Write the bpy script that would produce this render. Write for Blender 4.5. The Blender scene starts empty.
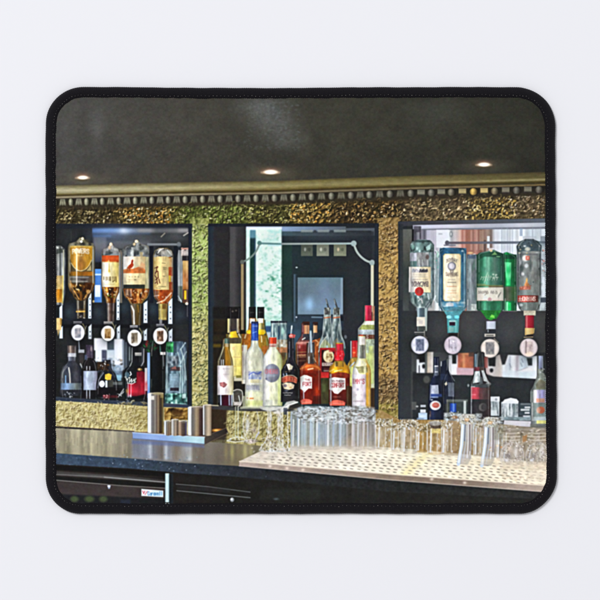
# A fabric mouse pad with a stitched edge lying on a white table.  Its top carries a printed
# picture of a bar; the ink of that print is drawn below by code (shapes, gradients, noise).
import math
import numpy as np

# ------------------------------------------------------------------ the print: ink canvas
SC = 3.0                                   # ink dots per layout unit
PX0, PY0, PX1, PY1 = 51.0, 93.0, 551.0, 509.0
CW, CH = int((PX1-PX0)*SC), int((PY1-PY0)*SC)
INK = np.zeros((CH, CW, 3), np.float32) + 20.0
PIECES = []                                # (name, outline, label, parent index or None)

def grid(xa, ya, xb, yb):
    ia, ib = max(0, int((xa-PX0)*SC)), min(CW, int((xb-PX0)*SC)+1)
    ja, jb = max(0, int((ya-PY0)*SC)), min(CH, int((yb-PY0)*SC)+1)
    if ib <= ia or jb <= ja: return None
    x = (np.arange(ia, ib)+0.5)/SC+PX0
    y = (np.arange(ja, jb)+0.5)/SC+PY0
    X, Y = np.meshgrid(x.astype(np.float32), y.astype(np.float32))
    return (slice(ja, jb), slice(ia, ib)), X, Y

def put(g, m, col, a=1.0):
    sl, X, Y = g
    c = col(X, Y) if callable(col) else np.array(col, np.float32)
    m = (m*a)[..., None]
    INK[sl] = INK[sl]*(1-m) + c*m

# ---- ink colours
def H(*st):
    xs = [s[0] for s in st]; cs = np.array([s[1] for s in st], np.float32)
    return lambda X, Y: np.stack([np.interp(X, xs, cs[:, k]) for k in range(3)], -1)
def V(*st):
    ys = [s[0] for s in st]; cs = np.array([s[1] for s in st], np.float32)
    return lambda X, Y: np.stack([np.interp(Y, ys, cs[:, k]) for k in range(3)], -1)
def MUL(f, g):
    return lambda X, Y: f(X, Y)*g(X, Y)
def sm(t): return t*t*(3-2*t)
_tabs = {}
def vn(X, Y, sx, sy, seed):
    if seed not in _tabs: _tabs[seed] = np.random.RandomState(seed).rand(256, 256).astype(np.float32)
    T = _tabs[seed]
    u, v = X/sx, Y/sy
    i, j = np.floor(u).astype(int), np.floor(v).astype(int)
    fu, fv = sm(u-i), sm(v-j)
    i0, i1, j0, j1 = i & 255, (i+1) & 255, j & 255, (j+1) & 255
    return (T[j0, i0]*(1-fu)+T[j0, i1]*fu)*(1-fv)+(T[j1, i0]*(1-fu)+T[j1, i1]*fu)*fv
def fbm(X, Y, sx, sy, seed, o=3):
    s = 0; w = 1; t = 0
    for k in range(o):
        s = s+w*vn(X+37.3*k, Y+11.7*k, sx/2**k, sy/2**k, seed+k); t += w; w *= 0.55
    return s/t
def N(c, amp, sx, sy, seed, tint=0.0):
    def f(X, Y):
        b = c(X, Y) if callable(c) else np.array(c, np.float32)+np.zeros(X.shape+(3,), np.float32)
        n = (fbm(X, Y, sx, sy, seed)-0.5)*2
        r = b*(1+amp*n)[..., None]
        if tint: r = r+tint*np.stack([vn(X, Y, sx, sy, seed+9+k)-0.5 for k in range(3)], -1)
        return r
    return f
def ramp(t, *st):
    xs = [s[0] for s in st]; cs = np.array([s[1] for s in st], np.float32)
    return np.stack([np.interp(t, xs, cs[:, k]) for k in range(3)], -1)
def streaks(stops, s=1.4, seed=1, sy=400.):
    """glassy upright streaks: a noise that varies across and hardly along"""
    return lambda X, Y: ramp(np.clip((vn(X, Y, s, sy, seed)*0.65+vn(X, Y, s*2.6, sy, seed+1)*0.35), 0, 1), *stops)

# ---- ink shapes
def rect(x0, y0, x1, y1, col, f=0.7, a=1.0, sk=0.0):
    """box; sk = drop of the right end (layout units)"""
    g = grid(x0-1.5, min(y0, y0+sk)-1.5, x1+1.5, max(y1, y1+sk)+1.5)
    if g is None: return
    _, X, Y = g
    d = sk*(X-x0)/max(x1-x0, 1e-3)
    m = np.clip((X-x0)/f+.5, 0, 1)*np.clip((x1-X)/f+.5, 0, 1)*np.clip((Y-y0-d)/f+.5, 0, 1)*np.clip((y1+d-Y)/f+.5, 0, 1)
    put(g, m, col, a)
def segd(X, Y, p, q):
    dx, dy = q[0]-p[0], q[1]-p[1]
    t = np.clip(((X-p[0])*dx+(Y-p[1])*dy)/max(dx*dx+dy*dy, 1e-9), 0, 1)
    return np.hypot(X-p[0]-t*dx, Y-p[1]-t*dy)
def pmask(g, pts, f):
    _, X, Y = g
    ins = np.zeros(X.shape, bool); D = np.full(X.shape, 1e9, np.float32)
    n = len(pts)
    for i in range(n):
        p, q = pts[i], pts[(i+1) % n]
        D = np.minimum(D, segd(X, Y, p, q))
        if p[1] != q[1]:
            c = ((p[1] > Y) != (q[1] > Y)) & (X < (q[0]-p[0])*(Y-p[1])/(q[1]-p[1])+p[0])
            ins ^= c
    return np.clip(np.where(ins, D, -D)/f+.5, 0, 1)
def poly(pts, col, f=0.8, a=1.0):
    xs = [p[0] for p in pts]; ys = [p[1] for p in pts]
    g = grid(min(xs)-f, min(ys)-f, max(xs)+f, max(ys)+f)
    if g is None: return
    put(g, pmask(g, pts, f), col, a)
def ell(cx, cy, rx, ry, col, f=0.8, a=1.0):
    g = grid(cx-rx-f, cy-ry-f, cx+rx+f, cy+ry+f)
    if g is None: return
    _, X, Y = g
    d = (1-np.hypot((X-cx)/rx, (Y-cy)/ry))*min(rx, ry)
    put(g, np.clip(d/f+.5, 0, 1), col, a)
def blob(cx, cy, rx, ry, col, a=1.0):
    g = grid(cx-2.6*rx, cy-2.6*ry, cx+2.6*rx, cy+2.6*ry)
    if g is None: return
    _, X, Y = g
    put(g, np.exp(-(((X-cx)/rx)**2+((Y-cy)/ry)**2)), col, a)
def bend(pts, n=4):
    """rounded course through the points"""
    if len(pts) < 4: return pts
    q = [pts[0]]+list(pts)+[pts[-1]]; out = []
    for i in range(1, len(q)-2):
        for k in range(n):
            t = k/n; out.append(tuple(.5*(2*q[i][c]+(q[i+1][c]-q[i-1][c])*t+(2*q[i-1][c]-5*q[i][c]+4*q[i+1][c]-q[i+2][c])*t*t+(3*q[i][c]-q[i-1][c]-3*q[i+1][c]+q[i+2][c])*t**3) for c in (0, 1)))
    return out+[pts[-1]]
def line(pts, w, col, a=1.0, f=0.7, cv=True):
    if cv and len(pts) < 12: pts = bend(pts)
    xs = [p[0] for p in pts]; ys = [p[1] for p in pts]
    e = w+f
    g = grid(min(xs)-e, min(ys)-e, max(xs)+e, max(ys)+e)
    if g is None: return
    _, X, Y = g
    D = np.full(X.shape, 1e9, np.float32)
    for p, q in zip(pts[:-1], pts[1:]): D = np.minimum(D, segd(X, Y, p, q))
    put(g, np.clip((w/2-D)/f+.5, 0, 1), col, a)
def specks(n, box, cols, s, seed, asp=1.0, ang=0.0, jit=3.1, a=0.9, inside=None):
    r = np.random.RandomState(seed)
    for k in range(n):
        x, y = r.uniform(box[0], box[2]), r.uniform(box[1], box[3])
        sz = r.uniform(*s); t = ang+r.uniform(-jit, jit); c = cols[r.randint(len(cols))]; aa = a*r.uniform(.55, 1)
        if inside is not None and not inside(x, y): continue
        dx, dy = math.cos(t)*sz*asp*.55, math.sin(t)*sz*asp*.55
        line([(x-dx, y-dy), (x+dx, y+dy)], sz, c, aa, f=0.8)
def soft(box, s):
    """blur a box of the ink"""
    g = grid(*box)
    sl = g[0]; A = INK[sl].copy(); k = max(1, int(s*SC))
    w = np.exp(-0.5*(np.arange(-2*k, 2*k+1)/(s*SC))**2); w /= w.sum()
    B = np.pad(A, ((2*k, 2*k), (2*k, 2*k), (0, 0)), mode='edge')
    B = sum(w[i]*B[:, i:i+A.shape[1]] for i in range(len(w)))
    INK[sl] = sum(w[i]*B[i:i+A.shape[0]] for i in range(len(w)))

# ---- a small stroke alphabet (each glyph on a 4 x 6 box, y down)
GL = {
 'A': ['0,6 2,0 4,6', '1,4 3,4'], 'B': ['0,0 0,6 3,6 4,4.6 3,3 0,3', '0,0 3,0 3.7,1.4 3,3'], 'C': ['4,1 3,0 1,0 0,1.5 0,4.5 1,6 3,6 4,5'],
 'D': ['0,0 0,6 2.5,6 4,4.4 4,1.6 2.5,0 0,0'], 'E': ['4,0 0,0 0,6 4,6', '0,3 3,3'], 'F': ['4,0 0,0 0,6', '0,3 3,3'],
 'G': ['4,1 3,0 1,0 0,1.5 0,4.5 1,6 3,6 4,5 4,3 2.4,3'], 'H': ['0,0 0,6', '4,0 4,6', '0,3 4,3'], 'I': ['2,0 2,6'], 'K': ['0,0 0,6', '4,0 0,3.4 4,6'],
 'L': ['0,0 0,6 4,6'], 'M': ['0,6 0,0 2,3.5 4,0 4,6'], 'N': ['0,6 0,0 4,6 4,0'], 'O': ['1,0 3,0 4,1.5 4,4.5 3,6 1,6 0,4.5 0,1.5 1,0'],
 'P': ['0,6 0,0 3,0 4,1.5 3,3 0,3'], 'R': ['0,6 0,0 3,0 4,1.5 3,3 0,3', '2,3 4,6'], 'S': ['4,1 3,0 1,0 0,1.4 1,2.8 3,3.2 4,4.6 3,6 1,6 0,5'],
 'T': ['0,0 4,0', '2,0 2,6'], 'U': ['0,0 0,4.6 1,6 3,6 4,4.6 4,0'], 'V': ['0,0 2,6 4,0'], 'W': ['0,0 1,6 2,2 3,6 4,0'], 'Y': ['0,0 2,3 4,0', '2,3 2,6'],
 "'": ['2,0 2,1.6'], 'a': ['4,2.4 4,6', '4,3 2.4,2.2 .6,2.8 0,4.2 .8,5.8 2.6,5.8 4,4.8'], 'r': ['0,2.2 0,6', '0,3.6 1.4,2.3 3,2.3'],
 'v': ['0,2.2 2,6 4,2.2'], 'e': ['0,4 4,4 3.2,2.5 1,2.3 0,4 .8,5.8 3.6,5.7'], 'l': ['2,0 2,6'], 'o': ['2,2.3 .4,3 .2,5 2,6 3.8,5 3.6,3 2,2.3'],
 'd': ['4,0 4,6', '4,3 2,2.3 0,3.4 0,5 2,6 4,5'], 'n': ['0,2.3 0,6', '0,3.4 2,2.3 4,3.2 4,6'], 's': ['3.6,2.6 1,2.4 .6,3.6 3.4,4.6 3,6 .4,5.7'],
 'u': ['0,2.3 0,5 1.4,6 4,5', '4,2.3 4,6'], 'p': ['0,2.3 0,8', '0,3 2.4,2.3 4,3.6 3.4,5.6 0,5.4'], 'i': ['2,2.4 2,6', '2,.6 2,1'],
}
def text(s, x, y, h, w, col, wt=0.7, a=0.9, flip=False, arch=0.0, lean=0.0):
    """s written from x, top at y, h tall and w wide in all; flip = turned half round; arch bends it up in the middle"""
    n = len(s); adv = w/n; gw = adv*0.72
    for i, ch in enumerate(s):
        for st in GL.get(ch, []):
            pts = []
            for t in st.split():
                u, v = [float(q) for q in t.split(',')]
                px, py = i*adv+(adv-gw)/2+u/4*gw+lean*(6-v)/6*h, v/6*h
                if flip: px, py = w-px, h-py
                k = (px/w-.5)*2
                pts.append((x+px, y+py+arch*k*k))
            line(pts, wt*.70, col, a*.95, f=.9, cv=False)

# ---- outlines
def prof(cx, pr, n=3, lean=0.0):
    """closed outline of an upright turned thing from (y, halfwidth) pairs, smoothed"""
    ys = [p[0] for p in pr]; L = []; R = []
    P = []
    for i in range(len(pr)-1):
        for k in range(n):
            t = k/n; P.append((pr[i][0]+(pr[i+1][0]-pr[i][0])*t, pr[i][1]+(pr[i+1][1]-pr[i][1])*sm(t)))
    P.append(pr[-1])
    L = [(cx-w, y) for y, w in P]; R = [(cx+w, y) for y, w in reversed(P)]
    return L+R
def box(x0, y0, x1, y1): return [(x0, y0), (x1, y0), (x1, y1), (x0, y1)]
def oval(cx, cy, rx, ry, n=28):
    return [(cx+rx*math.cos(2*math.pi*k/n), cy+ry*math.sin(2*math.pi*k/n)) for k in range(n)]
def span(pts, y):
    xs = []
    for p, q in zip(pts, pts[1:]+pts[:1]):
        if (p[1] > y) != (q[1] > y): xs.append(p[0]+(q[0]-p[0])*(y-p[1])/(q[1]-p[1]))
    return (min(xs), max(xs)) if len(xs) > 1 else None
LAST = [None]
def glint():
    """broken bright rims down both sides of the bottle drawn last, as glass has"""
    pts = LAST[0]; LAST[0] = None
    if not pts: return
    y0, y1 = min(p[1] for p in pts), max(p[1] for p in pts)
    r = np.random.RandomState(int(y0*13+pts[0][0]*7) % 9999)
    # a round body: sides fall off, a soft lit band left of the middle, uneven glass
    x0, x1 = min(p[0] for p in pts), max(p[0] for p in pts)
    g = grid(x0-1, y0-1, x1+1, y1+1)
    if g is not None and x1-x0 > 7:
        sl, X, Y = g; ys = np.linspace(y0+.2, y1-.2, 60)
        sp = [span(pts, q) or (x0, x1) for q in ys]
        A = np.interp(Y, ys, [q[0] for q in sp]); B = np.interp(Y, ys, [q[1] for q in sp])
        u = np.clip((X-A)/np.maximum(B-A, .5), 0, 1)
        k = 1-.34*np.abs(2*u-1)**3.2+.13*np.exp(-((u-.30)/.11)**2)-.06*np.exp(-((u-.62)/.16)**2)
        k = k*(1+.16*(fbm(X, Y, 2.4, 5.5, int(y0) % 200+20, 2)-.5)*2)
        m = pmask(g, pts, 1.2)[..., None]
        INK[sl] = INK[sl]*(1-m)+np.clip(INK[sl]*k[..., None], 0, 255)*m
    for side, al in ((0, .42), (1, .34)):
        y = y0+1.5
        while y < y1-3:
            ln_ = r.uniform(7, 20); run = []
            for k in range(5):
                s = span(pts, min(y+ln_*k/4, y1-.4))
                if s: run.append((s[0]+.9+.05*(s[1]-s[0]) if side == 0 else s[1]-.9-.05*(s[1]-s[0]), y+ln_*k/4))
            if len(run) == 5 and r.rand() < .8: line(run, r.uniform(.5, .95), (226, 230, 232), al*r.uniform(.3, 1.0), f=1.0)
            y += ln_+r.uniform(.5, 5)
def piece(name, pts, label=None, parent=None):
    glint()
    if name == 'printed_bottle': LAST[0] = [tuple(p) for p in pts]
    PIECES.append((name, [tuple(p) for p in pts], label, parent)); return len(PIECES)-1
# ================================================================== the printed picture, back to front
# ---- ceiling
def ceil_col(X, Y):
    b = ramp(np.clip((X-56)/490, 0, 1), (0, (88, 88, 88)), (.25, (80, 79, 74)), (.5, (72, 72, 64)), (.75, (63, 64, 56)), (1, (54, 55, 48)))
    v = ramp(np.clip((Y-98)/80, 0, 1), (0, (.98,)*3), (.45, (1.0,)*3), (.8, (.93,)*3), (1, (.97, .95, .92)))
    n = 1+.10*(fbm(X, Y, 16, 14, 3)-.5)*2+.06*(fbm(X, Y, 2.6, 2.2, 8, 2)-.5)*2
    return b*v*n[..., None]*np.array((.85, .835, .80), np.float32)
rect(50, 92, 552, 192, ceil_col)
for (cx, cy, rx, ry, a) in ((262, 106, 22, 11, .34), (274, 122, 20, 14, .30), (286, 140, 17, 10, .20), (97, 125, 7, 26, .16), (435, 112, 26, 14, .10), (66, 150, 10, 26, .07)):
    blob(cx, cy, rx, ry, N((136, 143, 150), .25, 2.4, 2.0, 21), a)
specks(260, (244, 100, 300, 150), [(118, 128, 136), (104, 112, 118), (66, 68, 66)], (.8, 1.5), 5, 1.2, .2, .8, .16)
ceil = piece('printed_ceiling', box(54, 96, 548, 184), 'dark grey ceiling with a glossy blue patch and three lit spotlights')
for (cx, cy, rx, ry, nm) in ((82.2, 177.6, 5.6, 1.5, 'leftmost'), (270.3, 172.1, 7.6, 1.9, 'middle'), (484, 164.6, 6.4, 1.6, 'rightmost')):
    blob(cx, cy+2, rx*3.4, 7, (132, 122, 96), .30); blob(cx, cy-1.5, rx*1.15, 3.2, (176, 118, 92), .6)
    blob(cx, cy+2.3, rx*1.2, 1.5, (70, 60, 30), .35)
    ell(cx, cy+.2, rx*1.12, ry*.8, (226, 190, 150), 1.4, .8); ell(cx+.3, cy-.3, rx*.8, ry*1.05, (255, 240, 215), 1.3); blob(cx+.6, cy-.4, rx*.7, ry*1.1, (255, 248, 232), .9)
    ell(cx, cy, rx*.55, ry*.75, (255, 255, 250), 1.0)
    piece('downlight', oval(cx, cy, rx*1.1, ry*1.4, 16), nm+' lit recessed spotlight in the dark ceiling', ceil)

# ---- cornice: a curve fitted through its top edge
CX = [50, 56, 110, 200, 280, 360, 410, 460, 552]; CY = [185.6, 185.5, 184.2, 182.3, 181, 178, 176.3, 175, 172.3]
def ct(x): return np.interp(x, CX, CY)
def corn(X, Y):
    t = Y-ct(X)
    k = np.clip((X-56)/490, 0, 1)
    A = ramp(t, (-2, (70, 66, 56)), (-.4, (86, 80, 62)), (1.2, (122, 114, 82)), (3, (160, 153, 118)), (5, (186, 179, 142)), (7.2, (160, 153, 116)), (8.8, (112, 100, 58)), (9.8, (72, 60, 34)), (10.8, (120, 108, 78)), (11.8, (166, 154, 124)), (12.8, (88, 78, 62)), (13.6, (50, 45, 36)), (22, (58, 50, 36)))
    B = ramp(t, (-2, (62, 60, 48)), (-.4, (84, 76, 48)), (1.2, (112, 102, 56)), (3, (128, 119, 74)), (5, (142, 132, 84)), (7.2, (120, 107, 60)), (8.8, (92, 78, 36)), (9.8, (58, 48, 26)), (10.8, (94, 82, 56)), (11.8, (132, 120, 92)), (12.8, (74, 64, 48)), (13.6, (42, 38, 28)), (22, (50, 42, 28)))
    C = ramp(t, (-2, (58, 56, 44)), (-.2, (72, 64, 40)), (2, (84, 76, 46)), (5, (92, 83, 48)), (6.2, (130, 122, 80)), (7.2, (134, 126, 86)), (8.4, (82, 73, 38)), (9.8, (60, 52, 26)), (11, (70, 62, 42)), (12.2, (128, 108, 66)), (13, (66, 56, 40)), (13.8, (38, 36, 28)), (22, (54, 48, 38)))
    w = np.clip(k*2, 0, 1)[..., None]; w2 = np.clip(k*2-1, 0, 1)[..., None]
    r = (A*(1-w)+B*w)*(1-w2)+C*w2
    return r*(1+.10*(fbm(X, Y, 6, 1.6, 31)-.5)*2)[..., None]
g = grid(50, 169, 552, 212)
put(g, np.clip((g[2]-ct(g[1])+1.4)/1.2, 0, 1)*np.clip((ct(g[1])+25-g[2])/1.0, 0, 1), corn)
EG = [54, 70.5, 86.2, 102, 118.5, 135, 151.7, 168, 185, 202.5, 220, 238, 256, 274.5, 293, 311.5, 331.5, 351, 369.5, 390, 411, 431.5, 451.5, 473.8, 495, 517, 539.5, 562]
def warm(x): return math.exp(-((x-476)/16)**2)
for i in range(len(EG)-1):
    x = EG[i]; y = float(ct(x))+17.0; k = (x-56)/490
    r = 2.5+k*1.4; wv = warm(x)
    hi = (168-60*k+100*wv, 166-62*k+64*wv, 138-44*k-10*wv); lo = (96-34*k+60*wv, 92-34*k+40*wv, 70-22*k)
    ell(x+.4, y+.3, r+.9, 4.4, (34, 30, 24), 1.1, .8)
    if x < 548:
        ell(x, y, r, 3.9-.3*k, H((x-r, lo), (x-r*.3, hi), (x+r, tuple(c*.55 for c in lo))), 1.0)
        blob(x-.6, y-1, r*.5, 1.5, tuple(min(255, c*1.22) for c in hi), .6)
    mx = (EG[i]+EG[i+1])/2; y = float(ct(mx))+17.0; wv = warm(mx)
    hi = (152-40*k+90*wv, 150-42*k+66*wv, 124-32*k+8*wv)
    if k < .72:
        w = 2.3+.9*k
        poly([(mx-w, y-3.6), (mx+w, y-3.6), (mx+w+1.2, y+3.9), (mx+w*.42, y+2.4), (mx, y+4.2), (mx-w*.42, y+2.4), (mx-w-1.2, y+3.9)], V((y-3.5, tuple(c*.78 for c in hi)), (y, hi), (y+4, tuple(c*.62 for c in hi))), 1.0, .95-.35*k)
        for s in (-1, 1): line([(mx+s*.6, y-2.4), (mx+s*1.5, y+3.6)], .55, (62, 56, 42), .55)
    else:
        poly(box(mx-3.8, y-3.6, mx+3.8, y+1.8), V((y-3.5, tuple(c*.9 for c in hi)), (y, tuple(min(255, c*1.1) for c in hi)), (y+2, tuple(c*.7 for c in hi))), 1.0, .92)
        rect(mx-4, y+1.6, mx+4, y+4, (54, 46, 44), 1.2, .6)
piece('printed_cornice', [(x, float(ct(x))) for x in range(54, 550, 16)]+[(x, float(ct(x))+21.5) for x in range(548, 52, -16)], 'dull gold cornice with an egg and dart row')

# ---- the gilded relief: frieze, pillars, low panels (cast leaf relief with dark hollows and sparks)
def worley(X, Y, s, seed, an=1.7):
    """leaf bumps: every cell a small turned lens; height of the tallest"""
    u, v = X/s, Y/s; ci, cj = np.floor(u).astype(int), np.floor(v).astype(int)
    if ('w', seed) not in _tabs: _tabs[('w', seed)] = np.random.RandomState(seed).rand(4, 128, 128).astype(np.float32)
    T = _tabs[('w', seed)]; best = np.full(X.shape, -9., np.float32)
    for di in (-1, 0, 1):
        for dj in (-1, 0, 1):
            a, b = (ci+di) & 127, (cj+dj) & 127
            dx = u-(ci+di)-T[0][b, a]; dy = v-(cj+dj)-T[1][b, a]
            t = T[2][b, a]*3.1416; c, q = np.cos(t), np.sin(t)
            p, r = dx*c+dy*q, (-dx*q+dy*c)*an
            best = np.maximum(best, (.55+.45*T[3][b, a])-(p*p+r*r)*.9)
    return np.maximum(best, -.6)
def relief(X, Y, s, seed, ax=1.0, ay=1.0):
    x, y = X/ax, Y/ay
    wx = (fbm(x, y, s*1.3, s*1.3, seed+40, 2)-.5)*s*.9; wy = (fbm(x, y, s*1.3, s*1.3, seed+50, 2)-.5)*s*.9
    def h(a, b): return worley(a+wx, b+wy, s, seed)+.35*vn(a, b, s*.42, s*.42, seed+7)
    return np.clip(h(x, y)*.6+.35, 0, 1), (h(x+.5, y+.6)-h(x-.5, y-.6))*.85
def gilt(stops, s, seed, ax=1., ay=1., bias=.5, k=.55):
    def f(X, Y):
        h, e = relief(X, Y, s, seed, ax, ay)
        t = np.clip(bias-e*k+(h-.5)*.3, 0, 1)
        return stops(X, Y, t) if callable(stops) else ramp(t, *stops)
    return f
def leaves(n, bx, dark, light, seed, a=.7, r0=1.5, r1=2.7, inside=None):
    """cast leaf curls: a dark crescent with a lit lip beside it"""
    r = np.random.RandomState(seed)
    for k in range(n):
        x, y = r.uniform(bx[0], bx[2]), r.uniform(bx[1], bx[3])
        if inside is not None and not inside(x, y): continue
        t, R, sp, w = r.uniform(-2.4, 1.2), r.uniform(r0, r1), r.uniform(.9, 1.9), r.uniform(.7, 1.25)
        arc = lambda ox, oy, q: [(x+ox+q*math.cos(t+sp*(j/3-.5)), y+oy+q*math.sin(t+sp*(j/3-.5))) for j in range(4)]
        D = dark(x) if callable(dark) else dark; L = light(x) if callable(light) else light
        line(arc(0, 0, R), w*1.15, D, a*r.uniform(.5, 1.05), f=1.0)
        line(arc(-.75, -.85, R), w*.8, L, a*r.uniform(.25, 1.0), f=1.0)
def lerp(a, b, w): return a*(1-w[..., None])+b*w[..., None]
def frieze(X, Y, t):
    D = ramp(t, (0, (26, 22, 12)), (.4, (62, 52, 30)), (.62, (92, 78, 46)), (.85, (176, 152, 92)), (1, (232, 214, 150)))
    G = ramp(t, (0, (30, 26, 12)), (.35, (78, 66, 30)), (.6, (132, 104, 48)), (.8, (216, 176, 86)), (1, (255, 232, 160)))
    L = ramp(t, (0, (34, 38, 14)), (.35, (76, 84, 32)), (.6, (116, 126, 54)), (.82, (172, 182, 96)), (1, (232, 230, 168)))
    B = ramp(t, (0, (26, 20, 12)), (.4, (62, 48, 26)), (.62, (98, 76, 40)), (.82, (170, 134, 74)), (1, (236, 200, 134)))
    P = ramp(t, (0, (48, 40, 28)), (.4, (92, 78, 54)), (.62, (126, 108, 76)), (.85, (184, 160, 112)), (1, (238, 212, 150)))
    def w(a, b): return np.clip((X-a)/(b-a), 0, 1)
    r = lerp(D, G, w(108, 128)); r = lerp(r, L, w(162, 186)); r = lerp(r, lerp(D, L, np.full(X.shape, .4)), w(236, 262)); r = lerp(r, G, w(284, 298))
    r = lerp(r, B, w(322, 338)); r = lerp(r, P, w(392, 412)); r = lerp(r, lerp(P, G, np.full(X.shape, .5)), w(462, 478)*np.clip((520-X)/14, 0, 1))
    return r*(.80+.22*(fbm(X, Y, 16, 9, 66)-.3))[..., None]
g = grid(50, 188, 552, 232)
put(g, np.clip((g[2]-ct(g[1])-22.0)/1.6, 0, 1), gilt(frieze, 4.0, 61, bias=.36, k=.42))
for (n, bx, cols, sd) in ((70, (56, 211, 110, 226), [(222, 208, 150), (170, 150, 96), (255, 240, 200)], 1), (120, (118, 208, 172, 224), [(255, 226, 146), (255, 200, 100), (255, 246, 210), (216, 140, 50)], 2),
        (70, (172, 206, 250, 224), [(214, 216, 140), (240, 236, 190), (170, 190, 90)], 3), (60, (246, 205, 292, 223), [(230, 226, 150), (190, 180, 90), (255, 246, 200)], 4),
        (100, (290, 203, 330, 222), [(255, 216, 110), (255, 236, 170), (230, 160, 60)], 5), (70, (330, 201, 400, 222), [(226, 184, 110), (255, 230, 180), (190, 140, 70)], 6), (90, (400, 198, 470, 220), [(214, 186, 130), (255, 236, 190), (170, 140, 90)], 7),
        (90, (466, 196, 516, 217), [(255, 226, 130), (255, 240, 190), (226, 180, 80)], 8), (50, (510, 196, 546, 216), [(220, 196, 160), (190, 160, 130), (250, 236, 210)], 9)):
    specks(n, bx, cols, (.8, 1.45), sd, .9, -.7, .9, .85)
specks(300, (56, 206, 400, 226), [(40, 32, 16), (52, 42, 20)], (.8, 1.5), 14, .5, -.7, .8, .6)
def fl(x):
    if x < 112: return (196, 176, 116)
    if x < 174: return (246, 206, 118)
    if x < 262: return (196, 202, 120)
    if x < 290: return (206, 200, 110)
    if x < 328: return (250, 208, 110)
    return (222, 180, 108) if x < 400 else ((250, 214, 120) if 466 < x < 514 else (214, 186, 134))
leaves(620, (56, 196, 547, 226), lambda x: (34, 28, 14) if x < 400 else (48, 38, 22), fl, 15, .9, inside=lambda x, y: ct(x)+22.5 < y)
g = grid(50, 188, 552, 216)
put(g, np.clip((ct(g[1])+25.5-g[2])/4, 0, 1)*np.clip((g[2]-ct(g[1])-19)/2, 0, 1), (54, 46, 32), .75)
piece('printed_frieze', [(x, float(ct(x))+21.5) for x in range(54, 550, 16)]+[(548, 219), (400, 222), (209, 225), (54, 226)], 'frieze of cast gilt leaves under the cornice')

def green_p(X, Y, t):
    G = ramp(t, (0, (30, 38, 20)), (.25, (78, 92, 40)), (.45, (140, 160, 78)), (.62, (162, 182, 96)), (.82, (196, 208, 136)), (1, (240, 240, 204)))
    Y_ = ramp(t, (0, (54, 46, 24)), (.25, (104, 94, 48)), (.45, (158, 150, 88)), (.62, (178, 170, 106)), (.82, (214, 206, 148)), (1, (250, 244, 208)))
    O = ramp(t, (0, (30, 28, 16)), (.3, (74, 76, 34)), (.5, (112, 118, 56)), (.7, (140, 146, 76)), (1, (210, 206, 140)))
    r = lerp(G, Y_, np.clip((Y-298)/34, 0, 1)); return lerp(O, r, np.clip((Y-222)/16, 0, 1))*(.90+.24*fbm(X, Y, 9, 12, 67))[..., None]
poly([(190, 218), (209, 218), (208.4, 412), (191, 412)], gilt(green_p, 3.5, 71, 1.0, 1.15, .56, .24), .8)
specks(70, (192, 228, 208, 410), [(238, 240, 200), (250, 248, 226)], (.7, 1.1), 31, 1.2, -1.0, .9, .6)
leaves(330, (192, 226, 208, 408), lambda x: (38, 42, 16), lambda x: (222, 226, 164), 32, .66)
piece('printed_pillar', [(191, 226), (208.5, 226), (208.4, 412), (191, 408)], 'green gold pillar of cast leaves left of the middle niche')
def gold_p(X, Y, t):
    G = ramp(t, (0, (38, 26, 12)), (.22, (94, 70, 36)), (.42, (152, 119, 60)), (.62, (180, 144, 78)), (.84, (214, 180, 108)), (1, (244, 220, 172)))
    D = ramp(t, (0, (26, 20, 12)), (.3, (66, 50, 26)), (.55, (108, 84, 48)), (.8, (160, 130, 82)), (1, (226, 200, 150)))
    O = ramp(t, (0, (44, 38, 14)), (.3, (96, 84, 30)), (.55, (136, 120, 50)), (.8, (176, 160, 86)), (1, (230, 220, 160)))
    r = lerp(lerp(D, G, np.full(X.shape, .45)), G, np.clip((Y-236)/24, 0, 1)); r = lerp(r, D, np.clip((Y-372)/14, 0, 1)); return lerp(r, O, np.clip((Y-398)/8, 0, 1))*(.88+.26*fbm(X, Y, 9, 12, 68))[..., None]
poly([(377.5, 218), (399.5, 217), (398.5, 440), (377.8, 440)], gilt(gold_p, 4.0, 81, 1.0, 1.1, .52, .28), .8)
specks(150, (379, 224, 398, 420), [(240, 214, 160), (255, 240, 206)], (.7, 1.0), 33, .5, -.8, .9, .7)
leaves(330, (379, 222, 398, 412), lambda x: (32, 20, 8), lambda x: (236, 196, 132), 34, .68)
piece('printed_pillar', [(378.3, 222), (398.7, 221), (398.4, 425), (378, 425)], 'brownish gold pillar of cast leaves right of the middle niche')
# ---- left niche
poly([(50, 226), (191.5, 224.5), (191.5, 408), (50, 402)], N((35, 37, 39), .35, 14, 20, 91), .8)
rect(50, 223.5, 192, 228.5, (30, 34, 42), 1.2)
lnz = piece('printed_niche', [(55, 226), (191, 225), (191, 407), (55, 402)], 'dark left niche of spirit bottles in optics')
rect(92, 228.2, 188.3, 232.6, H((92, (80, 116, 176)), (104, (104, 148, 214)), (118, (120, 164, 222)), (123, (206, 226, 250)), (127, (130, 160, 204)), (136, (120, 132, 152)), (140, (150, 150, 152)), (150, (142, 142, 146)), (156, (90, 92, 96)), (168, (98, 100, 102)), (176, (110, 112, 114)), (180, (156, 156, 156)), (188, (150, 150, 150))), 1.2, .95)
rect(92, 232.6, 150, 234.4, (62, 88, 130), 1.2, .6)
rect(92.5, 235, 111, 236.8, (66, 104, 162), 1.2, .8)
rect(93, 237, 106, 262, V((237, (92, 92, 100)), (246, (112, 112, 120)), (254, (88, 92, 104)), (262, (56, 64, 84))), 1.4, .9)
rect(93, 241, 150, 249, H((93, (104, 104, 112)), (110, (128, 128, 132)), (122, (118, 118, 124)), (150, (94, 96, 100))), 2.2, .55)
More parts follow.
